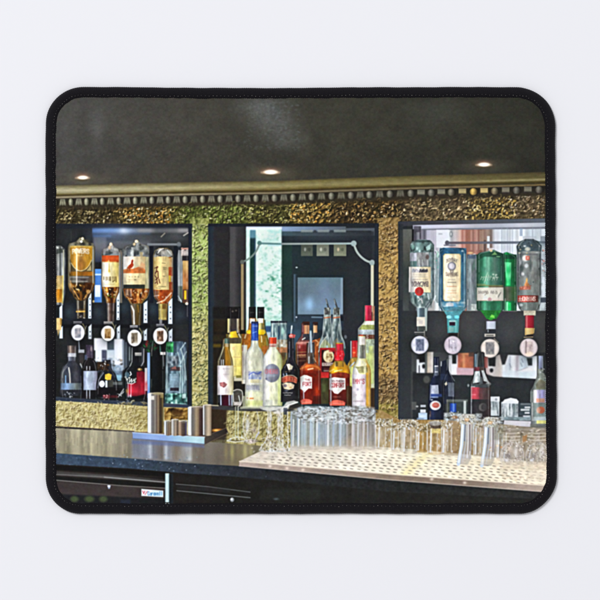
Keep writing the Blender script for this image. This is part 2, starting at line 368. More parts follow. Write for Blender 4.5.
blob(112, 234, 20, 8, (112, 144, 196), .55); blob(140, 240, 26, 10, (112, 116, 124), .5); blob(176, 236, 12, 7, (104, 106, 112), .45); blob(124, 231, 6, 3, (226, 236, 252), .6); soft((92, 224, 190, 262), .9)
line([(161, 236.6), (164.5, 233.2)], 1.3, (150, 146, 132), .8); line([(183.5, 235.4), (188, 232.6)], 1.3, (190, 186, 178), .8)
rect(147, 243.2, 180, 245.4, (124, 130, 136), .9, .95); ell(178.6, 244.4, 2.2, 2.6, (104, 110, 116))
rect(176.5, 246, 180, 300, (40, 46, 56), 1.2, .6)
rect(94, 269, 101.5, 302.5, H((94, (60, 110, 190)), (98, (78, 136, 216)), (102, (88, 130, 196))), 1.0)
rect(94, 269, 101, 273.5, (86, 150, 230)); rect(94, 273.6, 101, 275.4, (190, 220, 246), .8); rect(94.6, 285, 100, 297, V((285, (222, 232, 242)), (290, (236, 240, 236)), (297, (200, 224, 240))), 1.)
rect(113, 250, 121.5, 303, H((113, (60, 56, 54)), (117, (104, 96, 92)), (121.5, (150, 142, 130))), 1.2, .7)
line([(70.8, 231), (70.8, 241)], .8, (56, 60, 58), .6)
# optic panel
poly([(50, 303), (188.6, 303), (188.6, 324.5), (50, 325)], N((30, 33, 39), .2, 9, 9, 95), 1.2)
for (cx, cy) in ((69, 312), (98, 312.5), (124, 308), (153, 309), (180, 315)): blob(cx, cy, 5.5, 7, (58, 76, 86), .55)
rect(50, 324.5, 150, 328, (16, 17, 22), 1.4, .8)
# white measuring strips
for (x0, x1, y0, y1, dots) in ((59, 62, 305, 319, 0), (87.9, 91, 291, 318.5, 1), (116.2, 119.2, 293, 320, 1), (143.2, 147.2, 301, 323, 1), (168, 172.2, 298.5, 324, 1), (59, 62.4, 326.5, 338.5, 0), (88, 91.2, 324.5, 339, 1), (116.4, 119.8, 325.5, 339, 1), (143.2, 146.8, 329, 340.5, 1), (168.2, 172.2, 329, 346, 1)):
    poly([(x0, y0+2.5), (x1, y0-.5), (x1, y1), (x0, y1)], H((x0, (186, 204, 216)), ((x0+x1)/2, (228, 238, 246)), (x1, (196, 210, 226))), .9)
    if dots:
        r_ = np.random.RandomState(int(x0*7+y0))
        yy = y0+6+r_.uniform(0, 3)
        while yy < y1-1: ell((x0+x1)/2+.2, yy, .55, .8, (44, 50, 60), .7, .85); yy += r_.uniform(4.4, 6.5)
    piece('optic_scale', [(x0, y0+2.5), (x1, y0-.5), (x1, y1), (x0, y1)], None, lnz)
rect(56, 318, 61, 330, N((232, 196, 128), .15, 3, 3, 97), 1.0); rect(59.6, 318, 61.5, 325, (150, 110, 40), 1., .7)
poly([(56.5, 330), (60, 330), (57.6, 336)], (206, 176, 120), 1., .8)

# inverted optic bottles
def glassy(x0, x1, y0, y1, base, seed, hi=(196, 204, 202), lo=(34, 36, 40)):
    """clear shoulder: dark and bright shapes"""
    return lambda X, Y: ramp(np.clip(vn(X, Y, 2.8, 4.6, seed)*.8+vn(X, Y, 1.3, 1.6, seed+1)*.2, 0, 1), (0, lo), (.32, tuple(.62*c for c in base)), (.5, base), (.68, base), (1, hi))
def amber(seed, stops=((0, (28, 16, 8)), (.35, (84, 44, 14)), (.55, (150, 86, 26)), (.72, (206, 136, 48)), (.88, (240, 190, 96)), (1, (255, 236, 180)))):
    return lambda X, Y: ramp(np.clip(vn(X, Y, 2.6, 5.0, seed)*.74+vn(X, Y, 1.3, 2.2, seed+1)*.26, 0, 1), *stops)

# partly cut bottle at the left edge
b = piece('printed_bottle', [(55, 246), (62, 247), (65.6, 252), (65.6, 290), (63, 304), (55, 304)], 'cut off whisky bottle at the left edge of the print')
poly([(50, 246), (60, 245.5), (64.6, 249), (65.8, 255), (65.4, 292), (62.6, 305), (50, 305)], MUL(H((55, (110, 112, 112)), (58, (150, 152, 150)), (60, (80, 84, 86)), (61.8, (190, 196, 196)), (63.2, (120, 126, 128)), (65.5, (70, 74, 76))), streaks(((0, (.7,)*3), (1, (1.2,)*3)), 1.6, 5, 12)), 1.)
poly([(56, 249), (63, 248), (64.6, 252), (56, 254)], (44, 50, 46), 1.2, .7); blob(57, 247.5, 1, .8, (210, 214, 206), .8)
rect(55, 275.5, 63.2, 289.5, N(V((275, (196, 168, 108)), (280, (214, 186, 122)), (289, (206, 172, 96))), .14, 4, 5, 103), 1.0)
rect(55, 289.2, 62, 302.5, N(V((289, (176, 112, 22)), (296, (198, 128, 24)), (302, (214, 156, 60))), .15, 3, 4, 104), 1.0)
line([(63.2, 250), (63, 290), (62.4, 301)], 1.2, (214, 216, 190), .85); line([(62.6, 276), (62.2, 303)], 1.2, (226, 206, 110), .8)
piece('label', box(55, 276, 63, 289), None, b)

# bottle with the gold shield label
OUT = prof(81, [(237.5, 2), (241.5, 5), (243.5, 12), (247, 13.6), (284, 13.6), (289, 12.2), (296, 8), (301, 4.6), (318, 4.0)])
b = piece('printed_bottle', OUT, 'inverted whisky bottle with a gold shield label in the left niche')
poly(OUT, H((67, (74, 66, 44)), (69, (168, 150, 104)), (71, (86, 70, 40)), (76, (120, 104, 66)), (86, (110, 88, 48)), (91, (84, 70, 42)), (92.4, (196, 190, 160)), (94.6, (96, 90, 70))), 1.)
poly(prof(81, [(238, 2), (241.5, 5), (243.5, 11.5), (246.5, 12.8)]), glassy(68, 94, 238, 247, (132, 128, 104), 111, (222, 214, 180)), .9, .9)
ell(82.2, 238.6, 1.4, 1.5, (240, 226, 196), 1.); ell(81, 241.4, 1.3, 1.3, (252, 246, 228), 1.); blob(86, 241, 3, 2, (96, 90, 60), .6)
poly([(69.8, 246), (92, 246), (92, 258), (89.4, 265.4), (85, 269.6), (80.4, 271), (76, 269.4), (71.6, 264.6), (69.8, 258)], N(H((70, (190, 138, 40)), (76, (196, 146, 60)), (80, (176, 122, 50)), (86, (206, 148, 42)), (92, (216, 158, 34))), .12, 5, 6, 113), .9)
blob(81, 262, 4, 5, (164, 104, 42), .55); blob(78, 258, 3, 3, (214, 170, 96), .5)
rect(69.6, 245.6, 92.4, 247.4, (206, 176, 90), 1., .8)
text('POWERS', 71.6, 248.6, 4.4, 17.4, (255, 246, 226), .95, 1.0, arch=.9); rect(72, 248.6, 88.8, 253.2, (255, 240, 210), 1.4, .30)
text('SLEI', 76.5, 254.4, 1.5, 8, (236, 214, 150), .5, .8)
line([(71, 263), (73, 266.4), (76.5, 269.6), (80.4, 270.8), (84.6, 269.4), (88, 266.2), (91, 260.4)], .8, (240, 220, 160), .85)
poly([(86.5, 270.6), (90.6, 264.4), (90.8, 270.8)], (232, 206, 140), 1., .85)
rect(68.6, 271.6, 93.4, 275.8, H((69, (110, 76, 30)), (74, (170, 116, 34)), (84, (150, 92, 26)), (93, (206, 128, 28))), 1.)
rect(69, 276, 93, 283, H((69, (96, 84, 66)), (74, (120, 116, 110)), (80, (96, 88, 84)), (88, (104, 92, 84)), (93, (110, 72, 34))), 1.1, .9)
line([(70, 277), (88, 277.4)], .8, (176, 172, 164), .7); line([(70, 281), (87, 281.4)], .8, (186, 180, 170), .7); rect(80, 279, 86, 280.4, (70, 56, 60), .9, .7)
poly(prof(81, [(283, 13), (286, 12.8), (290, 11.4), (296, 7.4), (300.6, 4.4)]), lambda X, Y: ramp(np.clip(vn(X, Y, 2.6, 3.4, 115)*.62+np.abs(X-81)/13*.42, 0, 1), (0, (34, 26, 20)), (.4, (64, 42, 20)), (.6, (120, 74, 24)), (.8, (198, 140, 60)), (1, (228, 186, 110))), 1.)
poly([(84, 282.6), (92.6, 282.6), (91, 290), (87, 294), (82.5, 290)], (64, 30, 12), 1.4, .75)
for p in ([(70, 281), (71.6, 287), (74, 292)], [(74, 291), (78.4, 299)], [(87.4, 293), (83.6, 299)]): line(p, 1.2, (216, 160, 84), .75)
specks(16, (70, 284, 92, 300), [(236, 196, 110), (250, 230, 170), (200, 140, 50)], (.6, 1.2), 116, 1.2, 1.2, .6, .8, lambda x, y: abs(x-81) < 12.4-(y-284)*.6)
line([(76.3, 248.6), (76.3, 270)], 1.5, (255, 236, 196), .75); line([(76.3, 270), (76.3, 285)], 1.2, (220, 210, 196), .75)
line([(92.6, 250), (92.6, 283)], 1.0, (206, 204, 186), .8); line([(68.4, 250), (68.4, 284)], .8, (170, 160, 130), .7)
poly(prof(80.6, [(300.6, 4.4), (318.5, 3.7)]), H((76, (96, 92, 86)), (77.4, (168, 158, 136)), (79, (50, 42, 34)), (82.4, (44, 38, 34)), (84, (150, 136, 108)), (85.2, (70, 62, 52))), .9)
line([(76.4, 311.6), (84, 311.4)], 1.7, (232, 184, 88), .95); line([(76, 309.6), (84.6, 309.4)], .7, (120, 84, 30), .7)
specks(8, (77, 313, 84, 319), [(190, 190, 190), (40, 40, 44)], (.6, 1.), 117, 1.2, 0, .5, .8)
ell(88, 291.6, 2.2, 2.0, (214, 160, 84), 1., .9); ell(93.2, 301.4, 1., 1.2, (222, 200, 150), .9, .8)
piece('label', [(69.8, 246), (92, 246), (92, 258), (86, 269), (80.4, 271), (75, 269), (69.8, 258)], None, b)

# bottle with the red topped cream label
OUT = prof(110.6, [(243, 1.4), (247, 3.4), (249.5, 8.2), (253, 9.6), (285, 9.6), (290, 8.2), (303, 3.9), (322, 3.2)])
b = piece('printed_bottle', OUT, 'inverted whisky bottle with a red topped cream label in the left niche')
poly(OUT, H((101, (150, 146, 140)), (103, (96, 84, 72)), (118, (90, 70, 54)), (120.4, (170, 164, 150))), 1.)
poly(prof(110.6, [(244, 1.4), (247, 3.4), (249.5, 8), (256.4, 9)]), glassy(101, 120, 244, 256, (150, 150, 150), 121, (232, 232, 228), (46, 46, 52)), .9)
ell(110.6, 244.2, 1.6, 1.7, (250, 226, 200), 1.); ell(109.4, 247.4, 1.6, 2., (226, 196, 160), 1., .8)
rect(101.8, 255.6, 118.8, 287.5, H((101.8, (250, 240, 214)), (106, (255, 250, 232)), (111, (248, 234, 174)), (116, (246, 222, 130)), (118.8, (236, 208, 120))), 1.)
rect(101.6, 255.4, 118.8, 262.2, V((255, (196, 70, 26)), (258, (220, 92, 40)), (260.6, (206, 84, 32)), (262.4, (232, 166, 90))), .9)
poly([(106.4, 262.6), (108.4, 259.6), (110, 262.6)], (250, 220, 150), .9, .7); rect(116, 260.5, 118.6, 262.4, (150, 60, 20), 1., .5)
poly([(107.6, 272), (108.8, 265.4), (110, 272)], (226, 190, 84), .8, .8); line([(108.8, 263.4), (108.8, 273)], .7, (190, 160, 70), .5)
for (x, h_) in ((103.6, 2.8), (105.8, 3.6), (107.2, 3.2), (109, 3.6), (110.4, 3.8), (112.6, 5), (114.4, 4), (115.8, 5.2)): line([(x, 276.8), (x, 276.8+h_)], .75, (92, 70, 30), .85)
line([(112.6, 281.6), (114.2, 280.4)], .7, (92, 70, 30), .6); rect(104.6, 284, 114, 285, (220, 196, 120), .8, .5)
poly(prof(110.4, [(287, 9.2), (291, 7.8), (303.4, 3.8)]), amber(122), .9)
for p in ([(103.6, 288), (105.4, 296), (107, 304)], [(117.6, 288), (114.6, 299)]): line(p, 1.1, (188, 150, 110), .7)
specks(22, (103, 288, 118, 303), [(246, 210, 110), (255, 240, 190), (130, 160, 60), (60, 24, 10)], (.6, 1.2), 123, 1.1, .6, 1.2, .85, lambda x, y: abs(x-110.4) < 8.8-(y-287)*.34)
poly(prof(110.2, [(303, 3.8), (322, 3.1)]), MUL(H((106.6, (90, 84, 84)), (108, (176, 160, 152)), (109.4, (96, 74, 66)), (112, (58, 44, 40)), (113.6, (110, 96, 92))), streaks(((0, (.75,)*3), (1, (1.25,)*3)), 2, 6, 3)), .9)
piece('label', box(101.8, 255.6, 118.8, 287.5), None, b)
rect(119, 252, 121.6, 303, H((119, (206, 204, 196)), (120.4, (90, 84, 82)), (121.6, (180, 164, 130))), .9, .75)

# bottle with the bird label
OUT = prof(136, [(240, 1.6), (244, 4), (246, 11.5), (250, 13.8), (288, 13.8), (295, 12.4), (304, 6), (325, 4.2)])
b = piece('printed_bottle', OUT, 'inverted whisky bottle with a red bird on its label in the left niche')
poly(OUT, H((122.4, (176, 178, 174)), (124, (110, 108, 100)), (145, (190, 176, 120)), (147.6, (226, 214, 150)), (149.6, (150, 150, 140))), 1.)
poly(prof(136, [(240.6, 1.6), (244, 4), (246, 11), (250, 13.4), (257, 13.4)]), glassy(123, 149, 241, 257, (140, 146, 146), 131, (236, 238, 232), (40, 44, 48)), .9)
ell(136.2, 241.3, 1.7, 1.5, (250, 236, 206), .9); ell(134, 244, 1.4, 1.6, (230, 206, 160), 1., .8); rect(131, 247, 133.4, 256, (222, 228, 226), 1., .6); rect(126, 248, 130, 255, (62, 70, 82), 1.4, .6)
rect(139.6, 252, 142.6, 257, (226, 200, 140), 1., .7)
rect(123, 256.4, 145.4, 273, H((123, (255, 246, 240)), (130, (246, 232, 214)), (136, (232, 214, 172)), (145, (226, 200, 140))), .9)
poly([(123, 273.4), (123, 269.6), (128, 268.4), (133, 268.6), (138, 266.8), (143, 268), (145.4, 270), (145.4, 273.4)], N((216, 122, 62), .16, 3, 3, 133), 1.2)
poly([(139, 266), (141.4, 262), (145, 264.4), (145.4, 269), (139, 268.6)], (222, 150, 104), 1.6, .55)
poly([(131.2, 260.2), (132.4, 259.2), (133, 260.6), (132.6, 262.6), (133.4, 265), (132, 267.6), (129.4, 268.9), (126.6, 268.2), (128.4, 265.6), (130.6, 263.4)], (160, 62, 34), .8); poly([(131.6, 261), (132.6, 260.2), (132.6, 262.4), (131.4, 262.6)], (120, 40, 30), .8, .8)
poly([(126.6, 268.2), (128.4, 265.2), (128.8, 267.6)], (226, 110, 50), .8, .7); line([(129.4, 269), (129.6, 270.6)], .7, (130, 50, 24), .8)
rect(123, 273.2, 145.4, 284.8, N(H((123, (246, 232, 190)), (134, (238, 218, 166)), (145, (234, 214, 150))), .07, 3, 2, 135), .9)
for (x, w_) in ((128.6, 1.4), (131.4, .8), (134.2, 1.8), (137.4, 1.2)): rect(x, 276.2, x+w_, 277.4, (150, 130, 90), .8, .6)
line([(127.5, 279.6), (139, 279.6)], .6, (206, 180, 130), .6); rect(133.6, 279, 136, 280.4, (130, 116, 80), .8, .5)
rect(123.2, 284.6, 144.6, 289.4, H((123, (62, 62, 54)), (132, (48, 50, 44)), (144.6, (70, 66, 50))), .9)
rect(145.2, 257, 148.6, 288, H((145, (180, 172, 140)), (147, (236, 228, 166)), (148.6, (170, 164, 140))), 1., .9)
poly(prof(136, [(288.6, 13.2), (295, 12), (304, 5.6)]), amber(136, ((0, (40, 18, 10)), (.35, (104, 52, 18)), (.55, (164, 92, 36)), (.72, (206, 130, 60)), (.88, (240, 200, 120)), (1, (255, 240, 200)))), .9)
rect(125, 289.4, 131.4, 297, H((125, (70, 60, 60)), (127, (200, 190, 180)), (129, (60, 50, 48)), (131.4, (210, 190, 170))), .9, .6)
specks(30, (124, 290, 148, 304), [(250, 216, 140), (255, 240, 210), (230, 150, 100), (70, 24, 14)], (.6, 1.2), 137, 1., .4, 1.4, .8, lambda x, y: abs(x-136) < 12.6-(y-289)*.45)
line([(127, 297), (131, 303.6)], 1.0, (226, 160, 60), .7); line([(147, 294), (141, 303)], 1.2, (210, 140, 40), .7)
poly(prof(136.4, [(303.5, 6.2), (325, 4.2)]), H((130.4, (84, 76, 70)), (132, (110, 84, 54)), (134, (90, 80, 70)), (137, (96, 74, 34)), (141, (70, 60, 40)), (142, (40, 38, 38))), 1.)
line([(131.2, 306), (133.4, 311), (133.8, 324)], 1.6, (226, 226, 220), .85); line([(137.6, 305), (138.4, 312)], 1.1, (190, 140, 50), .6)
piece('label', box(123, 256.4, 145.4, 289.4), None, b)
rect(149.2, 246, 153.2, 303, (26, 30, 40), .9); rect(149.2, 262, 150, 300, (60, 62, 64), .8, .6)

# bottle with the calligraphy label
OUT = prof(163, [(248, 4.5), (251, 8.6), (256, 10.2), (289, 10.2), (296, 9.2), (304, 4.4), (320, 3.6)])
b = piece('printed_bottle', OUT, 'inverted whisky bottle with dark red calligraphy on its label in the left niche')
poly(OUT, H((152.8, (150, 130, 100)), (154, (206, 176, 110)), (168, (186, 140, 70)), (170, (170, 84, 30)), (172, (206, 196, 176)), (173.4, (110, 90, 70))), 1.)
poly(prof(163, [(248.4, 4.5), (251, 8.4), (257, 9.8)]), glassy(153, 173, 248, 257, (158, 156, 146), 141, (240, 240, 232), (50, 50, 54)), .9)
line([(157.6, 253), (160, 249.6), (163, 248.6)], 1.1, (230, 232, 228), .8); line([(167, 250), (171.4, 255)], 1.1, (226, 226, 220), .8)
poly([(153.2, 258), (158, 256.4), (166, 256.4), (169, 258), (168.8, 290.4), (153.2, 289.6)], N(H((153, (206, 170, 92)), (158, (238, 210, 140)), (164, (234, 208, 142)), (169, (206, 180, 120))), .08, 4, 4, 143), .9)
rect(168.8, 258, 171.8, 270, H((168.8, (226, 200, 140)), (171.8, (196, 150, 90))), 1., .85)
for p in ([(154.6, 268), (157.6, 267)], [(157, 266.6), (156, 271.5), (154.8, 274)], [(155, 272.6), (157.4, 271)], [(154.6, 275.4), (156.4, 278)], [(157.8, 271.6), (158, 277.4)], [(155.2, 280), (158, 277.6)], [(156.6, 279.4), (157.4, 284)], [(154.8, 283.4), (156, 282)], [(158.6, 279), (159.6, 283)]): line(p, .95, (104, 52, 36), .9)
for (x0, y0, x1) in ((162, 263, 165), (163, 267.4, 166), (163.6, 269, 165.6), (162.6, 276, 164.6), (158, 286.4, 165.6), (156, 288, 160)): line([(x0, y0), (x1, y0+.3)], .9, (110, 100, 66), .55)
rect(168.4, 267, 172.2, 276, (176, 62, 24), 1., .8); rect(168.6, 275.4, 170.6, 282, (238, 200, 60), 1., .9); rect(169, 282, 172.4, 291, (150, 60, 24), 1., .7)
poly(prof(163, [(289.8, 9.8), (296, 8.8), (304, 4.2)]), lambda X, Y: ramp(np.clip(vn(X, Y, 2.4, 3, 145), 0, 1), (0, (96, 36, 12)), (.5, (164, 74, 26)), (.8, (196, 104, 40)), (1, (236, 180, 120))), .9)
poly([(153.6, 290.6), (159, 290.6), (157.6, 299), (154.4, 298)], (130, 100, 84), 1.1, .6); line([(154, 296), (158.6, 295.4)], 1., (226, 200, 180), .7); rect(160, 291, 168, 300, (166, 66, 24), 2., .6)
line([(157, 303), (164, 300.4), (171, 293)], 1.3, (250, 226, 196), .8); specks(10, (156, 297, 170, 305), [(255, 240, 220), (240, 170, 90)], (.6, 1.1), 147, 1, 0, 1.5, .8)
poly(prof(162.2, [(303.6, 4.2), (320, 3.8)]), H((158.4, (120, 112, 64)), (160, (196, 176, 96)), (163, (176, 156, 84)), (166, (150, 128, 70)), (166.4, (90, 80, 50))), .9)
rect(158.4, 317.6, 166, 319.4, (206, 186, 110), .8, .8); rect(158.6, 309, 161, 310.4, (226, 206, 130), .8, .6); rect(162, 304, 166, 309, (104, 66, 20), 1., .7)
rect(159, 319.4, 162, 325, (150, 150, 150), 1., .8)
piece('label', box(153.2, 257, 169, 290), None, b)
rect(173.6, 246, 177.4, 303, (24, 29, 38), 1.)
# bottle half hidden at the right end
OUT = [(183, 248), (188.4, 247.5), (188.4, 304), (183, 304), (177.6, 300), (177, 258), (179, 250.5)]
b = piece('printed_bottle', OUT, 'half hidden whisky bottle at the right end of the left niche')
poly([(178.4, 250), (182, 250), (183.6, 262), (183.6, 296), (181, 302.6), (177.6, 300), (176.8, 258)], H((177, (110, 116, 124)), (178.4, (196, 202, 206)), (180, (124, 128, 130)), (182, (150, 150, 146)), (183.6, (90, 84, 80))), .9)
rect(178, 286, 182.4, 300, (52, 60, 44), 1.4, .7); line([(178, 296), (181.4, 302)], 1.1, (196, 214, 226), .8)
rect(181, 247.6, 188.4, 256.6, glassy(181, 189, 247, 257, (190, 176, 170), 151, (250, 246, 240), (60, 50, 50)), .9); rect(181, 247.8, 188.4, 249.4, (214, 150, 130), .9, .8); rect(182, 255.6, 188.4, 260.8, (52, 46, 48), 1.1)
rect(182.6, 260.6, 188.4, 290, V((260, (226, 186, 116)), (268, (224, 180, 104)), (276, (196, 128, 74)), (283, (206, 140, 84)), (290, (170, 104, 40))), 1.)
rect(182.6, 289.6, 188.4, 303, (96, 62, 48), 1.); rect(184, 290.4, 186.2, 299.4, (250, 204, 40), .9); ell(186.6, 303.6, 1.6, 1.4, (236, 220, 196), .9)
piece('label', box(182.8, 261, 188.2, 290), None, b)
rect(188.4, 226, 191.8, 412, H((188.4, (24, 28, 40)), (190, (36, 44, 56)), (191.8, (44, 52, 48))), .9)

# optic dials
def dial(cx, cy, rx, ry, ring, scene, seed, label, tilt=0):
    blob(cx, cy+1, rx*1.2, ry*1.2, (16, 17, 22), .7)
    i = piece('optic_dial', oval(cx, cy, rx, ry), label)
    ell(cx, cy, rx*1.08, ry*1.08, (70, 72, 78), 1., .7); ell(cx, cy, rx, ry, H((cx-rx, tuple(.86*c for c in ring)), (cx, ring), (cx+rx, tuple(.9*c for c in ring))), .9)
    ell(cx+.3, cy+.2, rx*.93, ry*.93, tuple(min(255, 1.03*c) for c in ring), .9, .6)
    w, h_ = rx*.46, ry*.66
    poly([(cx-w, cy-h_+.4), (cx+w, cy-h_), (cx+w, cy+h_), (cx-w, cy+h_)], lambda X, Y: ramp(np.clip(vn(X, Y, 1.5, 2.6, seed)*.8+vn(X, Y, .8, .9, seed+3)*.2, 0, 1), *scene), 1.6)
    return i
def clip_top(x0, x1, y, c=(168, 170, 178)):
    rect(x0, y, x1, y+2.6, V((y, tuple(.6*q for q in c)), (y+.8, c), (y+1.6, tuple(.55*q for q in c)), (y+2.6, tuple(.9*q for q in c))), .8)
# back of the lower shelf: bright reflections
rect(93.8, 338.2, 107.2, 350.4, (238, 240, 250), 1.); rect(95, 350, 101.8, 362, (232, 240, 244), 1.); rect(101.4, 350, 106, 364, (60, 66, 96), 1.2, .8)
rect(107, 339.5, 114, 350, (46, 60, 70), 1.2); poly([(109, 349), (114, 349), (116, 353), (111, 356)], (36, 50, 76), 1.)
rect(113.8, 339, 122.4, 371, H((113.8, (226, 232, 246)), (118, (246, 246, 252)), (122, (236, 240, 248))), 1.); rect(122, 340, 124, 370, (150, 166, 186), 1., .85)
rect(106.4, 350, 114, 361, V((350, (206, 226, 240)), (361, (236, 244, 250))), 1.2, .9); rect(107, 358, 113, 376, H((107, (150, 172, 206)), (110, (84, 100, 130)), (113, (190, 206, 226))), 1., .8)
rect(113, 365, 122, 378, N((120, 146, 172), .35, 2, 3, 171), 1.4, .8); rect(113.6, 375, 121, 381, (150, 206, 230), 1.2, .8)
rect(124, 342, 131, 372, H((124, (40, 50, 60)), (126, (120, 140, 160)), (127, (36, 44, 54)), (131, (60, 72, 84))), 1., .7)
rect(128.6, 346.6, 134.4, 361, H((128.6, (96, 106, 110)), (130, (190, 200, 204)), (131.4, (76, 84, 86)), (134.4, (180, 190, 196))), .9, .8)
specks(40, (88, 358, 130, 372), [(30, 24, 20), (110, 76, 30), (200, 210, 220), (60, 80, 110)], (.7, 1.4), 172, 1.3, 0, 1.2, .7)
soft((86, 334, 134, 382), .45); blob(112, 352, 14, 14, (214, 222, 236), .25)
# grey decanter
OUT = prof(71.4, [(345.6, 3.6), (347, 4.6), (358, 4.4), (360.6, 3.8), (362.5, 4.6), (367, 9), (374, 11.2), (392, 11.8), (395.6, 11)])
b = piece('printed_bottle', OUT, 'grey blue decanter shaped bottle with a wooden stopper on the lower left shelf')
poly(OUT, N(H((59.6, (62, 66, 76)), (62, (104, 108, 116)), (64, (58, 64, 78)), (70, (50, 54, 68)), (76, (70, 70, 78)), (80, (44, 48, 64)), (83, (30, 34, 48))), .15, 4, 8, 175), 1.)
line([(61, 381), (62, 373), (66.6, 366.6)], 1.2, (130, 134, 138), .7)
rect(67.2, 345.6, 75.6, 353.4, H((67, (140, 124, 116)), (68.4, (84, 72, 70)), (70, (166, 148, 138)), (72, (104, 88, 84)), (74.4, (74, 64, 64)), (75.6, (150, 140, 136))), .9); rect(67.4, 353.2, 75.8, 357, (186, 188, 198), .9); rect(68, 357, 75, 361, H((68, (160, 166, 180)), (70, (90, 96, 112)), (73, (70, 72, 84)), (75, (120, 126, 140))), .9)
line([(68.4, 368), (69.4, 374), (69.8, 383)], 1.5, (196, 196, 190), .85); line([(65.2, 376), (65.2, 385)], 1.2, (140, 190, 240), .8)
rect(60.4, 383.2, 83, 390, H((60, (96, 126, 160)), (66, (124, 154, 196)), (72, (120, 140, 160)), (76, (112, 124, 124)), (83, (66, 76, 96))), 1.)
rect(60.6, 390, 83, 395.4, (40, 44, 52), 1., .8); specks(9, (63, 391, 74, 397.5), [(214, 220, 226), (150, 160, 170)], (.6, 1.), 176, 1, .6, .8, .8); rect(68.8, 396, 70.6, 399, (206, 212, 220), .9, .7)
piece('label', box(60.4, 383.4, 82.8, 389.8), None, b)
rect(78, 349.6, 84, 353, (196, 204, 214), 1., .8); line([(78.4, 341), (79, 350)], 1.2, (150, 166, 180), .8); rect(79, 353, 83, 366, (70, 62, 62), 1.2, .6)
line([(80, 364), (82.4, 369)], 1.2, (200, 206, 212), .7)
# square bottle with the lilac label
OUT = prof(89.4, [(345, 3), (358, 3.4), (364, 6.8), (371, 8), (398, 8)])
b = piece('printed_bottle', OUT, 'dark bottle with a pale lilac label on the lower left shelf')
poly(OUT, H((81, (28, 28, 34)), (88, (36, 32, 36)), (97, (24, 24, 28))), 1.)
rect(85.6, 345, 93, 358, N((72, 62, 82), .3, 2, 3, 177), 1., .9); ell(91, 349, 1.2, 2.4, (150, 130, 140), 1., .8); rect(84.4, 355, 87, 360, (96, 110, 150), 1., .6)
rect(83, 371, 97.2, 390.2, N(H((83, (150, 164, 196)), (88, (178, 192, 214)), (93, (170, 180, 206)), (97, (150, 150, 180))), .10, 3, 3, 178), .9); line([(87.4, 373), (85.8, 381), (88, 387)], .7, (196, 206, 224), .5); ell(90, 380, 3, 3.4, (150, 166, 186), 1.6, .5)
for x in (86.4, 89.4): line([(x, 366.6), (x, 370)], .9, (206, 212, 222), .8); line([(x, 390.6), (x, 396.5)], .9, (190, 200, 216), .8); rect(x-.5, 397, x+.5, 399, (206, 212, 220), .8, .6)
piece('label', box(83, 371, 97.2, 390.2), None, b)
# round dark bottle with the yellow badge
OUT = prof(107, [(360, 3), (368, 4), (376, 9), (384, 11), (397, 11.4)])
b = piece('printed_bottle', OUT, 'squat dark bottle with a yellow badge on the lower left shelf')
poly(OUT, N((28, 28, 34), .4, 4, 4, 179), 1., .85)
line([(97.4, 388), (98.4, 380), (103, 373)], 1.1, (150, 160, 180), .7)
rect(96.6, 362, 108, 370.5, N((56, 40, 28), .5, 2.4, 2.4, 180), 1.4, .8); specks(12, (95, 361, 110, 371), [(236, 240, 244), (150, 96, 40), (20, 18, 18)], (.6, 1.2), 181, 1, 0, 1.5, .85)
poly([(104.8, 374.6), (108.6, 373.4), (111.4, 374.8), (110.6, 380), (107, 380.4), (104.6, 379)], (232, 192, 62), .9); ell(101.6, 384, 2.9, 3.3, (228, 232, 246), .9); rect(105, 380.6, 107.2, 387.6, (206, 216, 220), .9); rect(107.6, 380, 113, 387, (84, 84, 74), 1.1, .7); rect(112.6, 382, 122, 385, (130, 140, 140), 1.1, .6)
poly([(98, 388), (122, 388), (119, 397.4), (97, 396.4)], (22, 18, 22), 1.2, .85); rect(102.6, 395, 109.6, 398.6, (150, 62, 70), 1.1, .7); specks(6, (103, 394, 110, 400), [(236, 190, 190), (220, 220, 226)], (.6, 1.), 182, 1, 0, 1., .8); rect(110, 395.4, 118, 398, (96, 30, 36), 1.3, .7)
for p in ([(118, 397), (123.6, 389)], [(121, 394.4), (124, 391.4)], [(117.6, 394), (121, 396)]): line(p, 1.1, (210, 212, 216), .7)
piece('label', [(104.8, 374.6), (111, 373.6), (110.6, 380), (104.8, 380)], None, b)
# dark and red liqueur bottle
OUT = prof(135.4, [(346, 5), (361, 5.2), (366, 6.6), (369, 10.5), (374, 12), (396, 11.4), (398.6, 10)])
b = piece('printed_bottle', OUT, 'black and red bottle with white script on the lower left shelf')
poly(OUT, H((122, (20, 28, 34)), (130, (24, 28, 34)), (140, (18, 16, 20)), (147.6, (36, 14, 18))), 1.)
rect(130, 347, 143, 366, H((130, (50, 58, 62)), (132, (26, 28, 34)), (138, (20, 22, 28)), (143, (60, 66, 72))), 1.); rect(134.6, 352.6, 141.2, 356, V((352, (240, 236, 230)), (356, (150, 150, 150))), .9, .95)
line([(131.8, 348), (131.6, 362), (129.6, 366.4)], .9, (186, 196, 200), .8); line([(143.6, 349), (143.4, 362), (141, 366)], .9, (190, 190, 196), .8)
poly([(136.5, 372), (142, 371), (146.6, 374), (146.6, 394), (136, 396.5), (127, 396), (127, 384), (136, 383)], V((371, (120, 18, 40)), (384, (170, 24, 46)), (392, (196, 34, 54)), (397, (110, 18, 34))), 1.4)
rect(145.4, 372, 147.6, 396, (70, 14, 24), 1.2, .8); ell(139.6, 369.6, 2.4, 1.4, (176, 130, 60), 1., .8); blob(139, 369.4, .9, .8, (250, 236, 190), .8)
ell(126.6, 375, 2.4, 3, (90, 126, 146), 1.2, .8); line([(124.4, 377), (127.4, 380)], 1., (210, 224, 230), .8); line([(130, 372), (131, 374.4), (129.8, 375.6)], 1., (220, 226, 230), .85)
